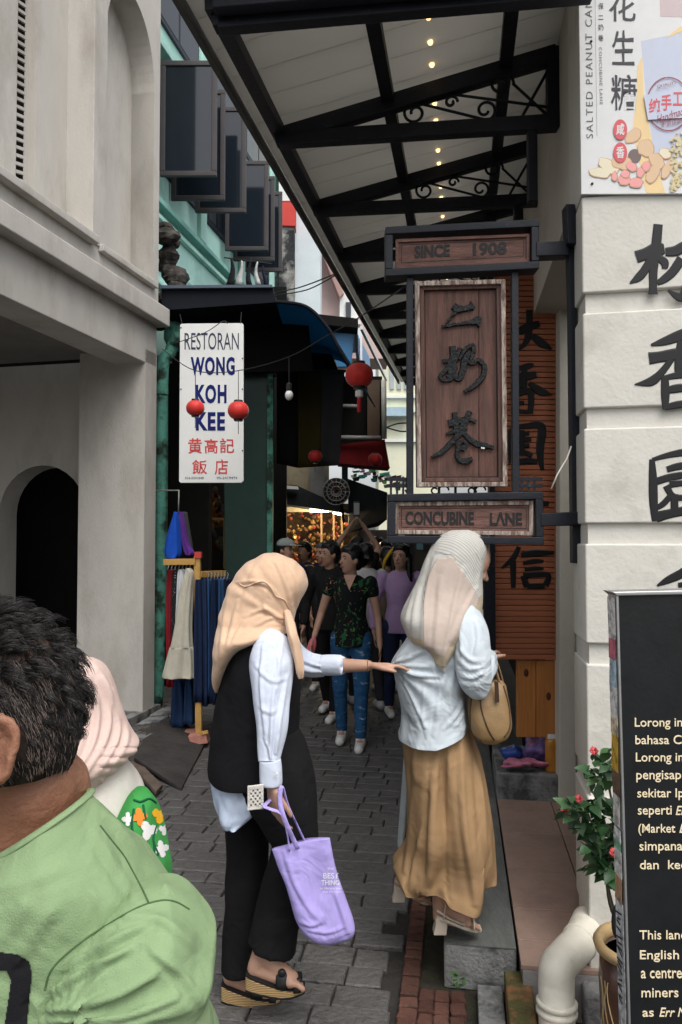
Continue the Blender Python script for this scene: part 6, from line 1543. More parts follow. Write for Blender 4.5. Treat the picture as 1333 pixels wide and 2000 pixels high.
# sandals: woven wedges with black straps
jute = mat('jute_wedge', (.42, .27, .12), .85, .2, 10, .3, 60); nt = jute.node_tree
wv = nt.nodes.new('ShaderNodeTexWave'); wv.wave_type = 'BANDS'; wv.bands_direction = 'Z'; wv.inputs['Scale'].default_value = 55; wv.inputs['Distortion'].default_value = 1
tcn = nt.nodes.new('ShaderNodeTexCoord'); nt.links.new(tcn.outputs['Object'], wv.inputs[0]); rp = nt.nodes.new('ShaderNodeMix'); rp.data_type = 'RGBA'; rp.inputs['A'].default_value = (.16, .09, .04, 1); rp.inputs['B'].default_value = (.55, .38, .18, 1)
nt.links.new(wv.outputs[0], rp.inputs['Factor']); nt.links.new(rp.outputs['Result'], nt.nodes['Principled BSDF'].inputs['Base Color'])
blk_l = mat('black_strap', (.010, .010, .011), .5, .1)
def sandal(par, heel_px, toe_px, Y, hz, label=None):
    (hx, hy), (tx, ty) = heel_px, toe_px
    top_h, top_t = P(hx, hy, Y), P(tx, ty, Y); d = (top_t - top_h); dn = V((d.x, d.y, 0)).normalized(); sd = V((0, 1, 0)); m = MB(); rings = []
    for i in range(9):
        t = i / 8; c = top_h.lerp(top_t, t); c.z = top_h.z * (1 - min(1, t * 1.45) ** 1.2) + top_t.z * min(1, t * 1.45) ** 1.2; wd = .027 + .013 * sin(pi * min(1, t * 1.05 + .05)) ; th = hz * (1 - t) ** .8 + .012
        if i in (0, 8): wd *= .7
        rings.append([c + sd * wd, c - sd * wd, c - sd * wd * .95 - U * th, c + sd * wd * .95 - U * th])
    s_ = m.loft(rings).build('wedge_sole', jute, par, bevel=.004)
    m = MB(); rr2 = [[p.copy() for p in r] for r in rings]; m.loft([[r[0] + U * .006, r[1] + U * .006, r[1] + U * .0005, r[0] + U * .0005] for r in rr2]).build('insole', blk_l, s_)
    m = MB(); m.loft([[r[3] + U * .003, r[2] + U * .003, r[2] - U * .004, r[3] - U * .004] for r in rr2]).build('outsole', blk_l, s_)
    def strap(t, w_, hgt):
        c = top_h.lerp(top_t, t); c.z = rings[int(t * 8)][0].z; pts = [c + sd * .040 * cos(a) + U * (hgt * sin(a)) for a in [pi * k / 12 for k in range(13)]]
        MB().tube(pts, w_, 8, flat=.3, up=(0, 0, 1)).build('strap', blk_l, s_, smooth=True)
    strap(.62, .020, .055); strap(.88, .013, .040)
    MB().ell(top_h.lerp(top_t, .62) + V((0, -.032, .045)), .014, .010, .014).build('strap_knot', blk_l, s_, smooth=True)
    MB().ell(top_h.lerp(top_t, .90) + V((0, -.026, .028)), .012, .009, .010).build('strap_knot', blk_l, s_, smooth=True)
sandal(c_t, (481, 1901), (596, 1926), 2.65, .034)
sandal(c_t, (434, 1920), (548, 1946), 2.79, .042)
# lace purse and tote bag
lp = thing('lace_purse', 'small white lace purse held in the hand above the lavender tote', 'purse', P(497, 1582, 2.48))
m = MB(); 
for i in range(7):
    for j in range(8):
        if (i + j) % 2 == 0 or i in (0, 6) or j in (0, 7): a = P(484 + i * 4.3, 1537 + j * 5.6 - i * .6, 2.46); m.box(a.x, a.x + .0079, a.y, a.y + .012, a.z - .0102, a.z)
a, b = P(484, 1537, 2.466), P(514, 1582, 2.466); MB().box(a.x, b.x, 2.469, 2.482, b.z, a.z).build('lining', cl('lace_lining', (.30, .27, .24)), lp)
m.build('lace_cover', cl('lace_white', (.66, .63, .58)), lp)
lav = cl('lavender_canvas', (.40, .335, .70), bs=500, bump=.25, b2=.5, b2s=8)
tb = thing('tote_bag', 'lavender canvas tote bag with white print hanging from the hand', 'bag', P(630, 1838, 2.50))
m = ploft([(1646, 532, 645, .03), (1652, 534, 646, .035), (1690, 546, 655, .055), (1730, 560, 668, .07), (1770, 572, 682, .09), (1796, 580, 691, .10), (1815, 590, 694, .10), (1829, 606, 688, .08), (1840, 628, 668, .03)], 2.50, .07, n=90, sub=8, e=.75)
for v in m.v:                       # the mouth slopes up to the right, the base sags
    px_ = CX + FPX * v.x / v.y; t = min(1, max(0, (v.z - P(0, 1720, 2.5).z) / .12)); v.z += t * (px_ - 588) * .00033
    v += V((0, -1, 0)) * .008 * sin((px_ + (v.z * 260)) * .055)
wrinkle(m, .003, 9, (1, 1, .5), 6); crease(m, [([(556, 1662), (574, 1720), (604, 1775), (630, 1800)], 5, .006), ([(584, 1800), (610, 1808), (632, 1796), (636, 1770)], 4, .005), ([(600, 1700), (615, 1740), (640, 1775)], 5, .004), ([(655, 1740), (668, 1780), (680, 1820)], 5, .005), ([(600, 1815), (640, 1822), (672, 1810)], 4, .004)])
ST = Surf(m); tote = m.build('bag_body', lav, tb, smooth=True)
wp_ = mat('white_print', (.75, .74, .78), .7, 0)
for tx, q, bd_ in (('the', quad(640, 1693, 652, 1699), 0), ('BEST', quad(632, 1705, 662, 1716), .01), ('THING', quad(628, 1719, 663, 1729), .01), ('in life are not', quad(626, 1733, 668, 1737), 0), ('they are yours', quad(630, 1740, 668, 1744), 0)):
    text_on(ST, tx, q, wp_, tote, .0015, bd_)
def strap(pts, name, mt, par, w=.008):
    q = [P(*p) for p in catmull(pts, 6)]; return MB().tube(q, w, 8, flat=.35).build(name, mt, par, smooth=True)
strap([(566, 1660, 2.47), (560, 1620, 2.455), (550, 1590, 2.445), (528, 1580, 2.44), (517, 1574, 2.46), (530, 1560, 2.50), (545, 1540, 2.50)], 'bag_handle', lav, tb)
strap([(600, 1652, 2.52), (580, 1610, 2.50), (562, 1570, 2.47), (552, 1536, 2.46), (547, 1560, 2.45), (556, 1600, 2.44), (582, 1658, 2.47)], 'bag_handle', lav, tb)

# ------------------------------------------------------------ tall visitor in the white tunic and tan skirt
d_t = thing('person', 'woman in a pale patterned headscarf, white tunic and long tan skirt on the kerb step', 'person', V((P(880, 1800, 2.92).x, 2.92, .157)))
dY = 2.95
hc = P(915, 1100, dY); hf = V((.80, .35, -.45)).normalized(); hr = V((.35, -.9, 0)); hr = (hr - hf * hr.dot(hf)).normalized(); hu = hr.cross(hf).normalized(); hu = hu if hu.z > 0 else -hu
m = MB(); head_shape(m, hc, hf, hr, hu, .95)
m.cone(P(885, 1200, dY), hc - hu * .05, .052, .046); m.cone(P(865, 1235, dY - .08), P(885, 1235, dY + .12), .05, .05); m.cone(P(862, 1260, dY), P(858, 1430, dY), .09, .085)
shn, eln, wrn = P(905, 1240, 2.84), P(922, 1335, 2.82), P(942, 1292, 2.98)
m.cone(shn, eln, .042, .034); m.cone(eln, wrn, .033, .023); m.cone(P(870, 1240, 3.06), P(885, 1340, 3.10), .042, .034); m.cone(P(885, 1340, 3.10), P(930, 1300, 3.15), .034, .024)
hand_shape(m, wrn, V((.45, .6, .2)), V((.1, .3, -1)), V((.1, -.9, .3)), .98, .5)
hand_shape(m, P(930, 1300, 3.15), V((.3, .5, -.3)), V((.1, .1, -1)), V((0, .9, .3)), .95, .5)
an, kn = P(862, 1770, 2.91), P(870, 1620, 2.90)
m.cone(P(860, 1450, 2.95), kn, .065, .05); m.cone(kn, an, .05, .034)
ballD, toeD, heelD = P(912, 1798, 2.90), P(934, 1806, 2.90), P(860, 1790, 2.91); foot(m, an, heelD, ballD, toeD, .95)
an2_ = P(800, 1715, 3.06); m.cone(P(850, 1450, 3.0), P(835, 1600, 3.02), .065, .05); m.cone(P(835, 1600, 3.02), an2_, .05, .034); foot(m, an2_, P(783, 1722, 3.08), P(820, 1748, 3.06), P(838, 1756, 3.06), .95)
bodyD = remesh(m.build('body', skin_l, d_t, smooth=True), .0065, 2); face_bits(bodyD, hc, hf, hr, hu, .92, far=True)
# skirt
tan = cl('tan_skirt', (.34, .215, .112), b2=.5, b2s=5, rough=.8, var=.1)
m = ploft([(1415, 788, 918, .24), (1450, 787, 930, .28), (1500, 791, 944, .32), (1560, 795, 954, .36), (1620, 795, 962, .40), (1660, 790, 966, .38), (1690, 774, 968, .38), (1708, 768, 968, .38), (1724, 776, 966, .38)], 2.98, .3, n=150, sub=9,
          folds=[(5, .030, 1.5, .4), (8, .016, -2, 1.0), (13, .007, 2, 2)])
for v in m.v:
    px_ = CX + FPX * v.x / v.y; k = max(0, (1.0 - (v.z - .30) / .45)); k = min(1, max(0, k)) ** 3
    dy = 0
    if px_ < 800: dy = (800 - px_) * -.5 + 0
    if 815 < px_ < 870: dy = -12
    if 870 <= px_ < 940: dy = (px_ - 870) * .30
    if px_ >= 940: dy = -12
    v.z -= dy / 508 * k
wrinkle(m, .004, 5, (1, 1, .35), 2); crease(m, [([(858, 1446), (846, 1560), (838, 1740)], 8, .014), ([(900, 1440), (906, 1600), (930, 1765)], 7, .012), ([(934, 1450), (944, 1600), (950, 1740)], 6, .010), ([(812, 1450), (806, 1580), (792, 1700)], 6, .010), ([(830, 1600), (812, 1680), (800, 1745)], 6, .010), ([(878, 1460), (876, 1600), (880, 1750)], 5, .006), ([(800, 1490), (830, 1500), (850, 1490)], 4, .003), ([(802, 1520), (830, 1528), (852, 1515)], 4, .003)]); m.build('skirt', tan, d_t, smooth=True)
m = ploft([(1440, 792, 806), (1520, 786, 806), (1600, 780, 800), (1650, 777, 792), (1662, 782, 788)], 3.16, .04, n=30, sub=6, folds=[(3, .01, 1, 0)]); m.build('inner_drape', cl('grey_lining', (.36, .39, .40)), d_t, smooth=True)
# tunic
tun = cl('white_tunic', (.54, .60, .64), b2=.8, b2s=7, var=.04)
m = ploft([(1165, 850, 925, .14), (1185, 832, 938, .24), (1215, 812, 943, .30), (1245, 796, 940, .34), (1275, 776, 932, .34), (1296, 765, 920, .34), (1312, 770, 914, .34), (1345, 776, 912, .33), (1385, 784, 914, .33), (1415, 783, 917, .34), (1432, 779, 916, .35), (1442, 779, 914, .36)], 2.97, .3, n=180, sub=13,
          folds=[(6, .004, 2, 0)])
tug = P(768, 1298, 2.9)
for v in m.v:
    d = v - tug; v.z += -0.0
    a = math.atan2(d.z, d.x); rr_ = d.length
    if rr_ < .34: v += V((0, -1, 0)) * .010 * sin(a * 15) * (1 - rr_ / .34) * (1 if v.y < 2.97 else -1)
    px_ = CX + FPX * v.x / v.y
    if v.z < P(0, 1400, 2.97).z and px_ > 850: v.z += (px_ - 850) * .0007 * min(1, (P(0, 1400, 2.97).z - v.z) / .06)
wrinkle(m, .003, 6, (1, 1, .4), 4); crease(m, [([(770, 1300), (810, 1318), (860, 1322)], 4, .008), ([(770, 1304), (800, 1350), (830, 1420)], 4, .008), ([(772, 1296), (810, 1280), (850, 1262)], 4, .006), ([(772, 1308), (782, 1360), (786, 1430)], 4, .006), ([(800, 1250), (780, 1280), (768, 1300)], 4, .006), ([(862, 1320), (856, 1380), (850, 1436)], 5, .005), ([(914, 1345), (896, 1390), (868, 1424)], 4, .006), ([(916, 1368), (902, 1400), (888, 1420)], 3, .005), ([(830, 1340), (826, 1390), (834, 1440)], 4, .004), ([(890, 1300), (880, 1350), (884, 1400)], 5, .005)]); m.build('tunic', tun, d_t, smooth=True)
m = MB(); legtube(m, [(905, 1190, 2.86, 28), (915, 1230, 2.83, 36), (922, 1280, 2.80, 36), (927, 1320, 2.79, 33), (934, 1345, 2.80, 24), (938, 1354, 2.82, 10)], n=80, folds=[(5, .03, 3, 0)], sub=12); wrinkle(m, .005, 9, (1, 1, .8), 3); crease(m, [([(895, 1262), (920, 1290), (950, 1290)], 4, .007), ([(895, 1290), (918, 1308), (948, 1300)], 4, .007), ([(902, 1320), (925, 1325), (945, 1312)], 4, .006), ([(905, 1210), (900, 1250), (905, 1290)], 4, .005), ([(930, 1210), (935, 1250), (930, 1275)], 4, .005)]); m.build('sleeve', tun, d_t, smooth=True)
m = MB(); legtube(m, [(930, 1325, 2.81, 30), (945, 1300, 2.86, 26), (952, 1285, 2.93, 20)], n=40, folds=[(5, .04, 3, 0)]); wrinkle(m, .004, 14); m.build('sleeve_end', tun, d_t, smooth=True)
for k in range(3): MB().tube([wrn + V((.004 * k - .012 + .0 * a, .026 * cos(a), .026 * sin(a))) for a in [2 * pi * q / 16 for q in range(17)]], .003, 5).build('bangle', M['gold'], d_t)
# headscarf: pale sheer cloth with a striped crown, blush panel, sand border
gs = cl('grey_scarf', (.50, .49, .45), b2=.5, b2s=5, rough=.8)
crown = cl('striped_crown', (.52, .51, .47), b2=.3); nt = crown.node_tree
wv = nt.nodes.new('ShaderNodeTexWave'); wv.inputs['Scale'].default_value = 38; wv.inputs['Distortion'].default_value = 3; wv.bands_direction = 'DIAGONAL'; wv.inputs['Detail'].default_value = 0; wv.inputs['Detail Scale'].default_value = .4
tcn = nt.nodes.new('ShaderNodeTexCoord'); nt.links.new(tcn.outputs['Object'], wv.inputs[0]); mr_ = nt.nodes.new('ShaderNodeMapRange'); mr_.inputs[1].default_value = .12; mr_.inputs[2].default_value = .25; nt.links.new(wv.outputs[0], mr_.inputs[0])
rp = nt.nodes.new('ShaderNodeMix'); rp.data_type = 'RGBA'; rp.inputs['A'].default_value = (.33, .32, .30, 1); rp.inputs['B'].default_value = (.52, .51, .47, 1); nt.links.new(mr_.outputs[0], rp.inputs['Factor']); nt.links.new(rp.outputs['Result'], nt.nodes['Principled BSDF'].inputs['Base Color'])
blush = cl('blush_panel', (.49, .405, .35), b2=.3, b2s=5, rough=.8); sand = cl('sand_border', (.46, .38, .27), b2=.2)
m = ploft([(1036, 880, 918, .06), (1042, 866, 932, .13), (1056, 850, 946, .18), (1078, 838, 950, .21), (1100, 828, 946, .22), (1130, 817, 942, .23), (1160, 802, 943, .25), (1188, 788, 941, .30), (1210, 783, 936, .34), (1235, 792, 918, .36), (1250, 800, 903, .36), (1258, 812, 896, .36), (1272, 829, 884, .35), (1286, 834, 875, .33), (1298, 846, 867, .31)], 2.94, .2, n=110, sub=12, folds=[(9, .0015, 2, 0)], e=.95)
wrinkle(m, .003, 4.5, (1, 1, .4), 9); crease(m, [([(850, 1090), (830, 1170), (826, 1280)], 5, .006), ([(905, 1110), (885, 1190), (866, 1290)], 5, .006), ([(930, 1150), (905, 1200), (882, 1250)], 5, .005), ([(862, 1130), (856, 1200), (850, 1280)], 6, .005), ([(838, 1080), (808, 1160), (790, 1220)], 5, .006), ([(820, 1150), (808, 1200), (806, 1250)], 4, .005), ([(930, 1060), (938, 1100), (934, 1150)], 4, .004)]); SD = Surf(m); sc2 = m.build('headscarf', gs, d_t, smooth=True)
SD.patch([(866, 1044), (900, 1040), (938, 1050), (948, 1085), (938, 1130), (930, 1160), (900, 1140), (892, 1102), (886, 1084), (868, 1082), (850, 1078)], .002, 2.5, 'striped_crown', crown, sc2)
bp_ = SD.patch([(852, 1092), (884, 1088), (905, 1118), (926, 1150), (938, 1176), (925, 1204), (896, 1246), (866, 1302), (828, 1286), (827, 1180), (834, 1130)], .004, 2.5, 'blush_panel', blush, sc2)
if bp_:
    so = bp_.modifiers.new('solid', 'SOLIDIFY'); so.thickness = .004
for poly in ([(940, 1160), (947, 1178), (936, 1206), (908, 1246), (880, 1286), (870, 1304), (862, 1298), (872, 1276), (896, 1236), (922, 1198), (934, 1178)], [(826, 1266), (846, 1274), (872, 1284), (870, 1302), (848, 1298), (826, 1282)]):
    SD.patch(poly, .008, 2.5, 'scarf_border', sand, sc2)
SD.patch([(786, 1234), (800, 1244), (829, 1250), (829, 1264), (800, 1260), (788, 1246)], .003, 2.5, 'scarf_border', sand, sc2)
# heeled sandals
crm = mat('cream_leather', (.60, .52, .42), .45, .05, 10); gb = mat('gold_buckle', (.6, .42, .15), .3, 0, metal=.8)
def heel_shoe(par, hx, hy, tx, ty, Y, hgt):
    h0 = P(hx, hy, Y); t0 = P(tx, ty, Y); m = MB(); rings = []
    for i in range(9):
        t = i / 8; c = h0.lerp(t0, t); c.z = h0.z + (t0.z - h0.z) * (3 * t * t - 2 * t ** 3) ** .9; wd = .026 + .012 * sin(pi * min(1, t + .1)); wd *= .65 if i in (0, 8) else 1
        rings.append([c + V((0, wd, .004)), c + V((0, -wd, .004)), c + V((0, -wd, -.008)), c + V((0, wd, -.008))])
    s_ = m.loft(rings).build('shoe_sole', crm, par, bevel=.003)
    MB().loft([[h0 + V((a + .012 + k, b, z)) for a, b in ((-.024 * w_, -.024 * w_), (.024 * w_, -.024 * w_), (.024 * w_, .024 * w_), (-.024 * w_, .024 * w_))] for z, w_, k in ((-.006, 1.0, .008), (-.03, .92, .006), (-hgt, 1.0, 0))]).build('block_heel', crm, s_, bevel=.004)
    for t, w_, hh in ((.14, .011, .075), (.80, .017, .038)):
        c = h0.lerp(t0, t); c.z = rings[int(t * 8)][0].z; pts = [c + V((.012 * sin(a) * (t < .5), .037 * cos(a), hh * sin(a))) for a in [pi * k / 12 for k in range(13)]]
        MB().tube(pts, w_, 8, flat=.25, up=(1, 0, 0)).build('shoe_strap', crm, s_, smooth=True)
    a = h0 + V((.0, -.034, .03)); b = h0.lerp(t0, .62) + V((0, -.036, .008)); MB().tube([a, a.lerp(b, .5) + V((0, -.002, -.004)), b], .008, 8, flat=.4).build('side_strap', crm, s_, smooth=True)
    MB().box(h0.x + .022, h0.x + .036, Y - .044, Y - .038, h0.z + .055, h0.z + .072).build('buckle', gb, s_, bevel=.003)
heel_shoe(d_t, 852, 1786, 940, 1812, 2.90, .066)
heel_shoe(d_t, 772, 1728, 842, 1760, 3.08, .06)
hbg = thing('handbag', 'tan leather bucket handbag with dark piping hanging from the forearm', 'bag', P(957, 1452, 2.86))
lth = mat('tan_leather', (.26, .165, .075), .42, .12, 8, .15, 150); pip = mat('dark_piping', (.05, .025, .012), .5, .1)
m = ploft([(1330, 930, 982, .05), (1340, 922, 988, .07), (1365, 916, 994, .10), (1395, 915, 998, .125), (1420, 918, 998, .135), (1438, 926, 990, .12), (1449, 942, 974, .07)], 2.86, .1, n=60, sub=7, e=.8); wrinkle(m, .003, 12, seed=5)
SB = Surf(m); hb = m.build('bag_body', lth, hbg, smooth=True)
for ln in ([(938, 1336), (940, 1380), (952, 1420), (966, 1446)], [(984, 1340), (994, 1380), (996, 1420), (985, 1440)], [(924, 1345), (919, 1390), (922, 1430), (940, 1447)]):
    w = SB.line(ln, .001, 6)
    if len(w) > 4: MB().tube(w, .0028, 6).build('piping', pip, hb, smooth=True)
strap([(936, 1340, 2.83), (945, 1305, 2.83), (955, 1282, 2.86), (966, 1302, 2.85), (978, 1340, 2.84)], 'bag_handle', lth, hbg, .006)
strap([(945, 1336, 2.90), (955, 1300, 2.92), (964, 1278, 2.95), (975, 1305, 2.92), (984, 1338, 2.90)], 'bag_handle', lth, hbg, .006)
MB().slab([(966, 1330), (974, 1332), (976, 1372), (968, 1372)], 2.795, .004).build('hang_tag', pip, hbg, bevel=.001)
# scarf of dark lattice shopfront post behind her
tag(MB().slab([(945, 1080), (957, 1080), (965, 1300), (950, 1300)], 4.2, .05).build('steel_post', M['steel']), 'dark steel post between the headscarf and the slatted board', 'post')

# ------------------------------------------------------------ man in the green t-shirt, left foreground
a_t = thing('person', 'man with short dark curly hair in a green t-shirt at the near left', 'person', V((P(60, 1050, .98).x, .98, 0)))
hc = P(-22, 1420, .93); hf = V((-.96, .22, -.12)).normalized(); hr = V((-.2, -.97, .03)); hr = (hr - hf * hr.dot(hf)).normalized(); hu = hr.cross(hf); hu = hu if hu.z > 0 else -hu
m = MB(); head_shape(m, hc, hf, hr, hu, 1.08)
# the near ear: rim, bowl and lobe
ec = P(4, 1462, .83); 
m.tube([ec + V((.020 * cos(a) * (1 if sin(a) > 0 else .7), -.006 + .004 * sin(a), .034 * sin(a))) for a in [-2.0 + k * .32 for k in range(14)]], .0062, 8)
m.ell(ec + V((-.004, .006, 0)), .016, .007, .028); m.ell(ec + V((-.010, -.002, -.032)), .008, .006, .011); m.ell(ec + V((-.012, .01, -.01)), .014, .012, .03)
m.cone(hc - hu * .07 + V((.035, .02, 0)), P(68, 1700, .97), .062, .070, 20); m.cone(P(95, 1540, .97), P(80, 1700, 1.0), .052, .062, 20)
m.ell(P(60, 1800, 1.0), .15, .07, .08); m.cone(P(60, 1850, 1.0), P(40, 2500, 1.0), .13, .13)
for sx, Yq in ((300, .92), (-240, 1.06)):
    e = P(sx + 40, 2240, Yq); m.cone(P(sx - 20, 1830, Yq), e, .055, .042); w_ = P(sx - 30, 2600, Yq - .08); m.cone(e, w_, .042, .028); hand_shape(m, w_, V((-.1, -.1, -1)), V((-.6, .3, 0)), V((0, -1, 0)), 1.05, .4)
bx_, by_ = a_t.location.x, 1.0
for sg in (1, -1):
    hx = bx_ + .10 * sg; m.cone(V((hx, by_, .85)), V((hx, by_, .47)), .085, .06); m.cone(V((hx, by_, .47)), V((hx, by_, .10)), .058, .04); m.cone(V((hx, by_, .05)), V((hx - .04, by_ - .14, .04)), .038, .032)
ab = remesh(m.build('body', skin_b, a_t, smooth=True), .0065, 3); face_bits(ab, hc, hf, hr, hu, 1.08)
m = MB(); m.ell(V((bx_, by_, .90)), .18, .13, .14)
for sg in (1, -1): hx = bx_ + .10 * sg; m.cone(V((hx, by_, .85)), V((hx, by_, .47)), .10, .085); m.cone(V((hx, by_, .47)), V((hx, by_, .10)), .083, .075)
remesh(m.build('trousers', cl('dark_trousers', (.02, .022, .03)), a_t, smooth=True), .014, 3)
for sg in (1, -1):
    m = MB(); hx = bx_ + .10 * sg; m.cone(V((hx, by_, .048)), V((hx - .04, by_ - .16, .045)), .046, .042)
    for v in m.v: v.z = max(.004, v.z)
    remesh(m.build('shoe', cl('dark_shoe', (.03, .03, .03)), a_t, smooth=True), .01, 2)
# t-shirt
grn = cl('green_tshirt', (.222, .315, .165), b2=.4, b2s=9, bump=.22, bs=500, var=.05, vs=3)
m = MB(); rings = []
def torso_row(py, xl, xr, d, Yc=.98, k=150):
    a, b = P(xl, py, Yc), P(xr, py, Yc); c = (a + b) / 2; h = (b.x - a.x) / 2
    return [V((c.x + h * math.copysign(abs(cos(t)) ** .85, cos(t)), c.y + d / 2 * math.copysign(abs(sin(t)) ** .85, sin(t)), c.z)) for t in [2 * pi * q / k for q in range(k)]]
T0 = torso_row(1850, -305, 402, .30)
col_r = []
for q in range(150):
    t = 2 * pi * q / 150; py = 1612 - 74 * cos(t) - 46 * sin(t) * (-1 if False else 1) * -1 * -1
    py = 1625 - 80 * cos(t) + 15 * -sin(t); w_ = P(54 + 124 * cos(t), py, .955 + .088 * sin(t)); col_r.append(w_)
for k in range(26):
    u = k / 25; e = u; rg = []
    for q in range(150):
        t = 2 * pi * q / 150; p = col_r[q].lerp(T0[q], e); p = p + V((0, 0, .014 * sin(pi * u) * (.4 + .6 * abs(cos(t))))) + V((0, -.020 * sin(pi * u) * max(0, -sin(t)), 0)); rg.append(p)
    rings.append(rg)
for r_ in catmull([(1850, -305, 402, .30), (1920, -310, 392, .31), (2020, -300, 380, .32), (2200, -290, 370, .32), (2500, -290, 370, .32), (2560, -285, 365, .32)], 12)[1:]: rings.append(torso_row(*r_))
m.loft(rings, False, True)
wrinkle(m, .009, 7, (1, 1, .8), 2); CR_M = [([(104, 1905), (190, 1856), (290, 1802)], 8, .007), ([(92, 1948), (160, 1902), (256, 1852)], 8, .007), ([(94, 1972), (185, 1962), (300, 1905)], 9, .008), ([(98, 1992), (230, 1990), (345, 1950)], 8, .007), ([(150, 1862), (180, 1840), (216, 1812)], 6, .005), ([(250, 1790), (320, 1800), (380, 1850)], 9, .004), ([(300, 1860), (350, 1900), (395, 1960)], 9, .005), ([(-20, 1740), (60, 1725), (150, 1690)], 9, .004), ([(40, 1880), (80, 1810), (120, 1770)], 9, .006), ([(0, 1850), (40, 1790), (60, 1740)], 9, .005), ([(88, 1935), (70, 1970), (66, 2000)], 9, .008), ([(180, 1620), (225, 1690), (260, 1750)], 9, .003), ([(210, 1590), (270, 1660), (330, 1735)], 8, .004), ([(160, 1720), (190, 1760), (200, 1800)], 8, .003)]; crease(m, CR_M); S3 = Surf(m); mS = MB(); mS.add(m.v, m.f); shirt = m.build('tshirt', grn, a_t, smooth=True)
m = MB(); 
slv = ploft([(1738, 262, 318, .04), (1752, 236, 348, .10), (1775, 206, 378, .145), (1810, 170, 402, .175), (1850, 138, 418, .19), (1890, 112, 425, .195), (1925, 94, 419, .195), (1950, 86, 413, .195), (1990, 84, 415, .195), (2060, 96, 424, .195), (2180, 120, 428, .19), (2200, 124, 424, .185)], .90, .2, n=150, sub=10, e=.9)
for v in slv.v:
    d = v - P(150, 1965, .84); a = math.atan2(d.z, d.x); rr_ = d.length; v += V((0, -1, 0)) * .0055 * sin(a * 13 + 2 * noise.noise(v * 9)) * min(1, rr_ * 9) * max(0, 1 - rr_ / .30)
wrinkle(slv, .009, 9, (1, 1, 1.2), 7); crease(slv, CR_M); mS.add(slv.v, slv.f); S4 = Surf(mS); sleeve = slv.build('sleeve', grn, shirt, smooth=True)
seam = mat('seam_dark', (.07, .12, .05), .9, 0)
def seam_on(Sf, pts, par, r=.0011, off=.0004, mt=seam):
    w = Sf.line(pts, off, 12)
    if len(w) > 3: MB().tube(w, r, 6).build('seam', mt, par, smooth=True)
seam_on(S4, [(196, 1612), (218, 1640), (243, 1672), (262, 1706), (280, 1740), (290, 1762)], shirt)
seam_on(S4, [(290, 1764), (262, 1776), (220, 1800), (170, 1832), (125, 1868), (98, 1900), (88, 1935)], sleeve)
seam_on(S4, [(290, 1764), (320, 1758), (345, 1762), (370, 1776)], sleeve)
# collar band round the neck
MB().tube(col_r + [col_r[0]], .0055, 10, flat=.5, cap=False).build('collar_band', grn, shirt, smooth=True)
bp2 = cl('black_print', (.012, .012, .014), b2=.1)
S3.patch([(-120, 1858), (0, 1860), (34, 1864), (58, 1878), (63, 1905), (58, 1950), (52, 2010), (50, 2200), (6, 2200), (8, 2010), (16, 1960), (22, 1915), (14, 1897), (-120, 1893)], .0022, 2, 'shirt_print', bp2, shirt)

# hair: a dark cap of curls built from thin tapered strands
hg = random.Random(77)
ax_f, ax_r, ax_u = hf, hr, hu; sc_h = 1.08
def skull(a, e, k=1.0):
    """a: angle round from the back (0) towards the near side (+), e: elevation"""
    d = (-ax_f * cos(a) * cos(e) + ax_r * sin(a) * cos(e) + ax_u * sin(e))
    l = V((d.dot(ax_r) * .080, d.dot(ax_f) * .100, d.dot(ax_u) * .112)); p = hc + ax_u * .014 + (ax_r * l.x + ax_f * l.y + ax_u * l.z) * sc_h * k
    return p, d
hb_ = mat('hair_man', (.012, .010, .009), .35, .3, 60, spec=.6); hb2 = mat('hair_grizzled', (.16, .12, .10), .5, .3, 60)
m = MB(); rings = []
for i in range(15):
    e = -.62 + i * (pi / 2 + .60) / 14.5; ring = []
    for k in range(40):
        a = 2 * pi * k / 40; p, d = skull(a, e, 1.035); fr = d.dot(ax_f)
        lim = -.1 if e < .35 else .6
        if fr > lim: p = p - d * .02 * min(1, (fr - lim) * 6)
        ring.append(p + d * .004 * noise.noise(p * 60))
    rings.append(ring)
m.loft(rings).build('hair_cap', mat('scalp_dark', (.022, .016, .013), .8, .5, 60, col2=(.10, .06, .045), c2s=30, c2t=(.5, .75)), a_t, smooth=True)
ms_ = [MB(), MB()]
def hair_clump(p, d, Ln, curl, flow, count, spread, mm, r0):
    tw = d.cross(flow); tw = tw.normalized() if tw.length > .01 else ax_r; ph = hg.uniform(0, 6); fq = hg.uniform(4.5, 7.5); core = [p.copy()]; dirv = (d * .42 + flow * .8).normalized(); q = p.copy(); nseg = 8 if Ln > .02 else 3
    for s_ in range(nseg):
        t = s_ / nseg; dirv = (dirv + flow * .22 * curl + tw * .60 * curl * sin(ph + t * fq) + d * .42 * curl * cos(ph + t * fq) * (1 if t < .7 else .3)).normalized(); q = q + dirv * Ln / nseg; core.append(q.copy())
    for _ in range(count):
        off = V((hg.gauss(0, 1), hg.gauss(0, 1), hg.gauss(0, 1))) * spread; off2 = V((hg.gauss(0, 1), hg.gauss(0, 1), hg.gauss(0, 1))) * spread * .5; L_ = hg.uniform(.7, 1.0); pts = []
        for k, c in enumerate(core):
            t = k / nseg
            if t > L_: break
            pts.append(c + off * (1 - .6 * t) + off2 * t)
        if len(pts) > 2: mm.tube(pts, [r0 * (1 - .7 * k / nseg) for k in range(len(pts))], 3, cap=False)
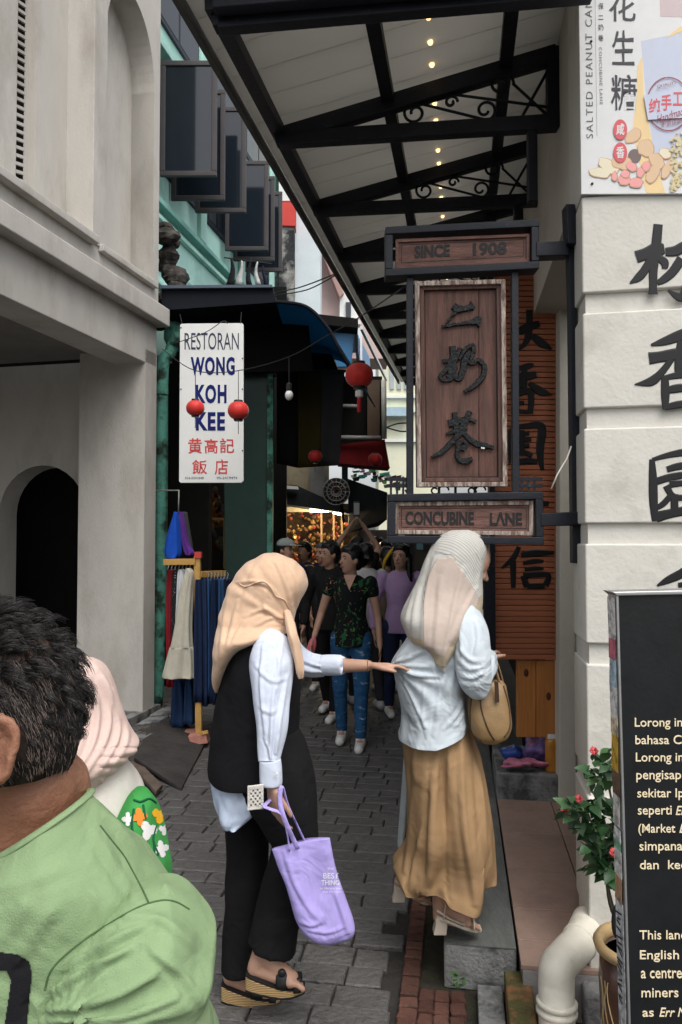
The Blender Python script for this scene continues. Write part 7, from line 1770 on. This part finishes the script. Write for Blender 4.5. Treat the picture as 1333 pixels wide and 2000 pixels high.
for i in range(760):
    e = math.asin(hg.uniform(-.30, .999)); a = hg.uniform(-1.5, 2.3)
    if hg.random() < .4: a = hg.uniform(-pi, pi); e = hg.uniform(.35, 1.5)
    p, d = skull(a, e, 1.0 + .03 * hg.random()); fr = d.dot(ax_f)
    if fr > .25 and e < .5: continue
    if (p - ec).length < .05: continue
    if a > .50 and e < .36 + .12 * noise.noise(p * 30): continue
    low = e < .10; wv_ = noise.noise_vector(p * 14)
    fl = (-ax_f * .8 - ax_u * (.75 if e < .9 else .0) + wv_ * 1.6); fl = (fl - d * fl.dot(d)).normalized()
    hair_clump(p, d, hg.uniform(.034, .058) if not low else hg.uniform(.020, .034), 1.25, fl, 20, .0024, ms_[0], .00045)
for i in range(8500):
    e = hg.uniform(-.80, .55); a = hg.uniform(-.7, 2.15); p, d = skull(a, e, 1.0)
    if d.dot(ax_f) > .22 or (p - ec).length < .034: continue
    if e < -.55 - .12 * noise.noise(p * 25): continue
    fl = (-ax_u - ax_f * .4 + ax_r * hg.uniform(-.3, .3)); fl = (fl - d * fl.dot(d)).normalized(); L_ = hg.uniform(.007, .014) * (1.0 + max(0, e) * 1.2)
    q = p + d * .003; pts = [q, q + (d * .45 + fl * .8).normalized() * L_ * .5, q + (d * .45 + fl * .8).normalized() * L_ * .5 + (d * .1 + fl).normalized() * L_ * .5]
    mm = ms_[1] if hg.random() < (.42 if a > .3 else .15) else ms_[0]
    mm.tube(pts, [.0005, .0004, .0002], 3, cap=False)
o = ms_[0].build('hair', hb_, a_t, smooth=True); stuff(o)
o = ms_[1].build('grizzled_hair', hb2, a_t, smooth=True); stuff(o)

# ------------------------------------------------------------ woman in the pale pink headscarf behind him
b_t = thing('person', 'woman in a pale pink headscarf and green floral blouse behind the man', 'person', V((P(150, 1050, 1.52).x, 1.52, 0)))
hc = P(125, 1390, 1.50); hf = V((-.9, .35, -.25)).normalized(); hr = V((-.3, -.9, 0)); hr = (hr - hf * hr.dot(hf)).normalized(); hu = hr.cross(hf); hu = hu if hu.z > 0 else -hu
m = MB(); head_shape(m, hc, hf, hr, hu, .95); m.cone(hc - hu * .06, P(160, 1540, 1.52), .05, .06); m.ell(P(180, 1620, 1.52), .14, .09, .09); bx2 = b_t.location.x
m.cone(V((bx2, 1.52, 1.05)), V((bx2, 1.52, .85)), .12, .12)
for sg in (1, -1):
    s0_ = V((bx2 + .13 * sg, 1.52, 1.05)); e = s0_ + V((.04 * sg, 0, -.26)); w_ = e + V((-.05 * sg, -.12, -.16)); m.cone(s0_, e, .042, .034); m.cone(e, w_, .034, .024); hand_shape(m, w_, V((-.1 * sg, -.4, -.8)), V((-sg, 0, 0)), V((0, -1, .3)), .95, .4)
    hx = bx2 + .085 * sg; m.cone(V((hx, 1.52, .75)), V((hx, 1.52, .42)), .07, .05); m.cone(V((hx, 1.52, .42)), V((hx, 1.52, .09)), .05, .034); m.cone(V((hx, 1.52, .04)), V((hx - .08, 1.42, .035)), .034, .03)
bb_ = remesh(m.build('body', skin_l, b_t, smooth=True), .009, 2); face_bits(bb_, hc, hf, hr, hu, .95)
pk_s = cl('pink_headscarf', (.60, .45, .40), rough=.8, b2=.3, b2s=6)
m = ploft([(1282, 100, 165, .05), (1292, 80, 190, .12), (1312, 65, 207, .17), (1345, 52, 222, .20), (1385, 50, 233, .21), (1415, 55, 243, .23), (1440, 65, 256, .25), (1460, 78, 266, .26), (1480, 92, 252, .27), (1502, 105, 230, .27), (1528, 125, 206, .26), (1560, 140, 190, .24)], 1.50, .2, n=170, sub=14)
for v in m.v:
    d = v - P(60, 1560, 1.50); a = math.atan2(d.z, d.x); out = (v - P(140, 1440, 1.5)).normalized(); v += out * (.0008 * sin(a * 19 + 1.5 * noise.noise(v * 8)))
    px_ = CX + FPX * v.x / v.y; py_ = 1050 - FPX * (v.z - H) / v.y
    if px_ > 200 and py_ > 1455: v.x += .0075 * abs(sin((py_ - 1455) * .16)) - .003
crease(m, [([(182, 1296), (212, 1360), (208, 1440), (166, 1515)], 7, .006), ([(200, 1326), (232, 1400), (222, 1462), (182, 1520)], 7, .006), ([(168, 1320), (190, 1390), (180, 1460), (150, 1505)], 6, .006), ([(222, 1350), (246, 1410), (244, 1455), (215, 1500)], 6, .006), ([(160, 1390), (160, 1440), (142, 1480)], 6, .005)]); SH = Surf(m); hsB = m.build('headscarf', pk_s, b_t, smooth=True)
sheer = cl('sheer_shoulder', (.56, .53, .48), b2=.4, col2=(.42, .50, .40), c2s=14, c2t=(.55, .7))
m = ploft([(1484, 195, 232, .08), (1505, 160, 255, .16), (1535, 130, 272, .22), (1570, 110, 286, .25), (1605, 100, 290, .27), (1640, 95, 288, .27), (1700, 90, 280, .27)], 1.52, .2, n=90, sub=7); wrinkle(m, .006, 9, seed=3); m.build('shoulder_cloth', sheer, b_t, smooth=True)
gfl = cl('green_blouse', (.045, .26, .06), b2=.3, b2s=8)
m = ploft([(1545, 262, 284, .05), (1562, 246, 298, .10), (1590, 232, 312, .14), (1630, 222, 322, .16), (1670, 218, 328, .17), (1720, 216, 330, .17), (1800, 214, 326, .17), (1900, 200, 310, .17)], 1.46, .2, n=90, sub=7); wrinkle(m, .005, 10, seed=6); SG = Surf(m); slB = m.build('sleeve', gfl, b_t, smooth=True)
ofl, wfl, yfl, dgr = mat('print_orange', (.75, .20, .03), .9, .1), mat('print_white', (.72, .70, .68), .9, .1), mat('print_yellow', (.80, .42, .02), .9, .1), mat('print_green', (.01, .09, .04), .9, .1)
def petals(cx_, cy_, r, n, mt, rot=0.0):
    poly = []
    for k in range(n * 8):
        a = 2 * pi * k / (n * 8); rr = r * (.45 + .55 * abs(cos(n * a / 2 + rot))); poly.append((cx_ + rr * cos(a), cy_ + rr * sin(a) * 1.15))
    SG.patch(poly, .0022, 1.6, 'flower_print', mt, slB)
for cx_, cy_, r, n, mt, ro in ((273, 1596, 16, 4, ofl, .3), (312, 1592, 15, 3, yfl, .8), (290, 1622, 18, 3, wfl, .2), (316, 1658, 15, 4, wfl, .5), (250, 1600, 12, 4, wfl, 0), (320, 1620, 10, 3, wfl, 1), (296, 1676, 12, 3, ofl, 0)): petals(cx_, cy_, r, n, mt, ro)
for ln in ([(262, 1562), (275, 1566), (292, 1560), (305, 1568)], [(300, 1640), (302, 1665), (296, 1690)], [(262, 1580), (258, 1610), (262, 1640)], [(306, 1612), (300, 1640), (310, 1670)], [(280, 1572), (285, 1600)]):
    w = SG.line(ln, .002, 8)
    if len(w) > 3: MB().tube(w, .0022, 6).build('stem_print', dgr, slB)
m = MB(); rings = []
for z, rx, ry in ((1.14, .12, .09), (1.02, .16, .12), (.85, .15, .12), (.70, .18, .14), (.40, .21, .17), (.10, .24, .19)): rings.append([V((bx2 + rx * cos(q) * (1 + .05 * sin(6 * q)), 1.54 + ry * sin(q) * (1 + .05 * sin(6 * q)), z)) for q in [2 * pi * k / 40 for k in range(40)]])
m.loft(rings).build('dress', gfl, b_t, smooth=True)
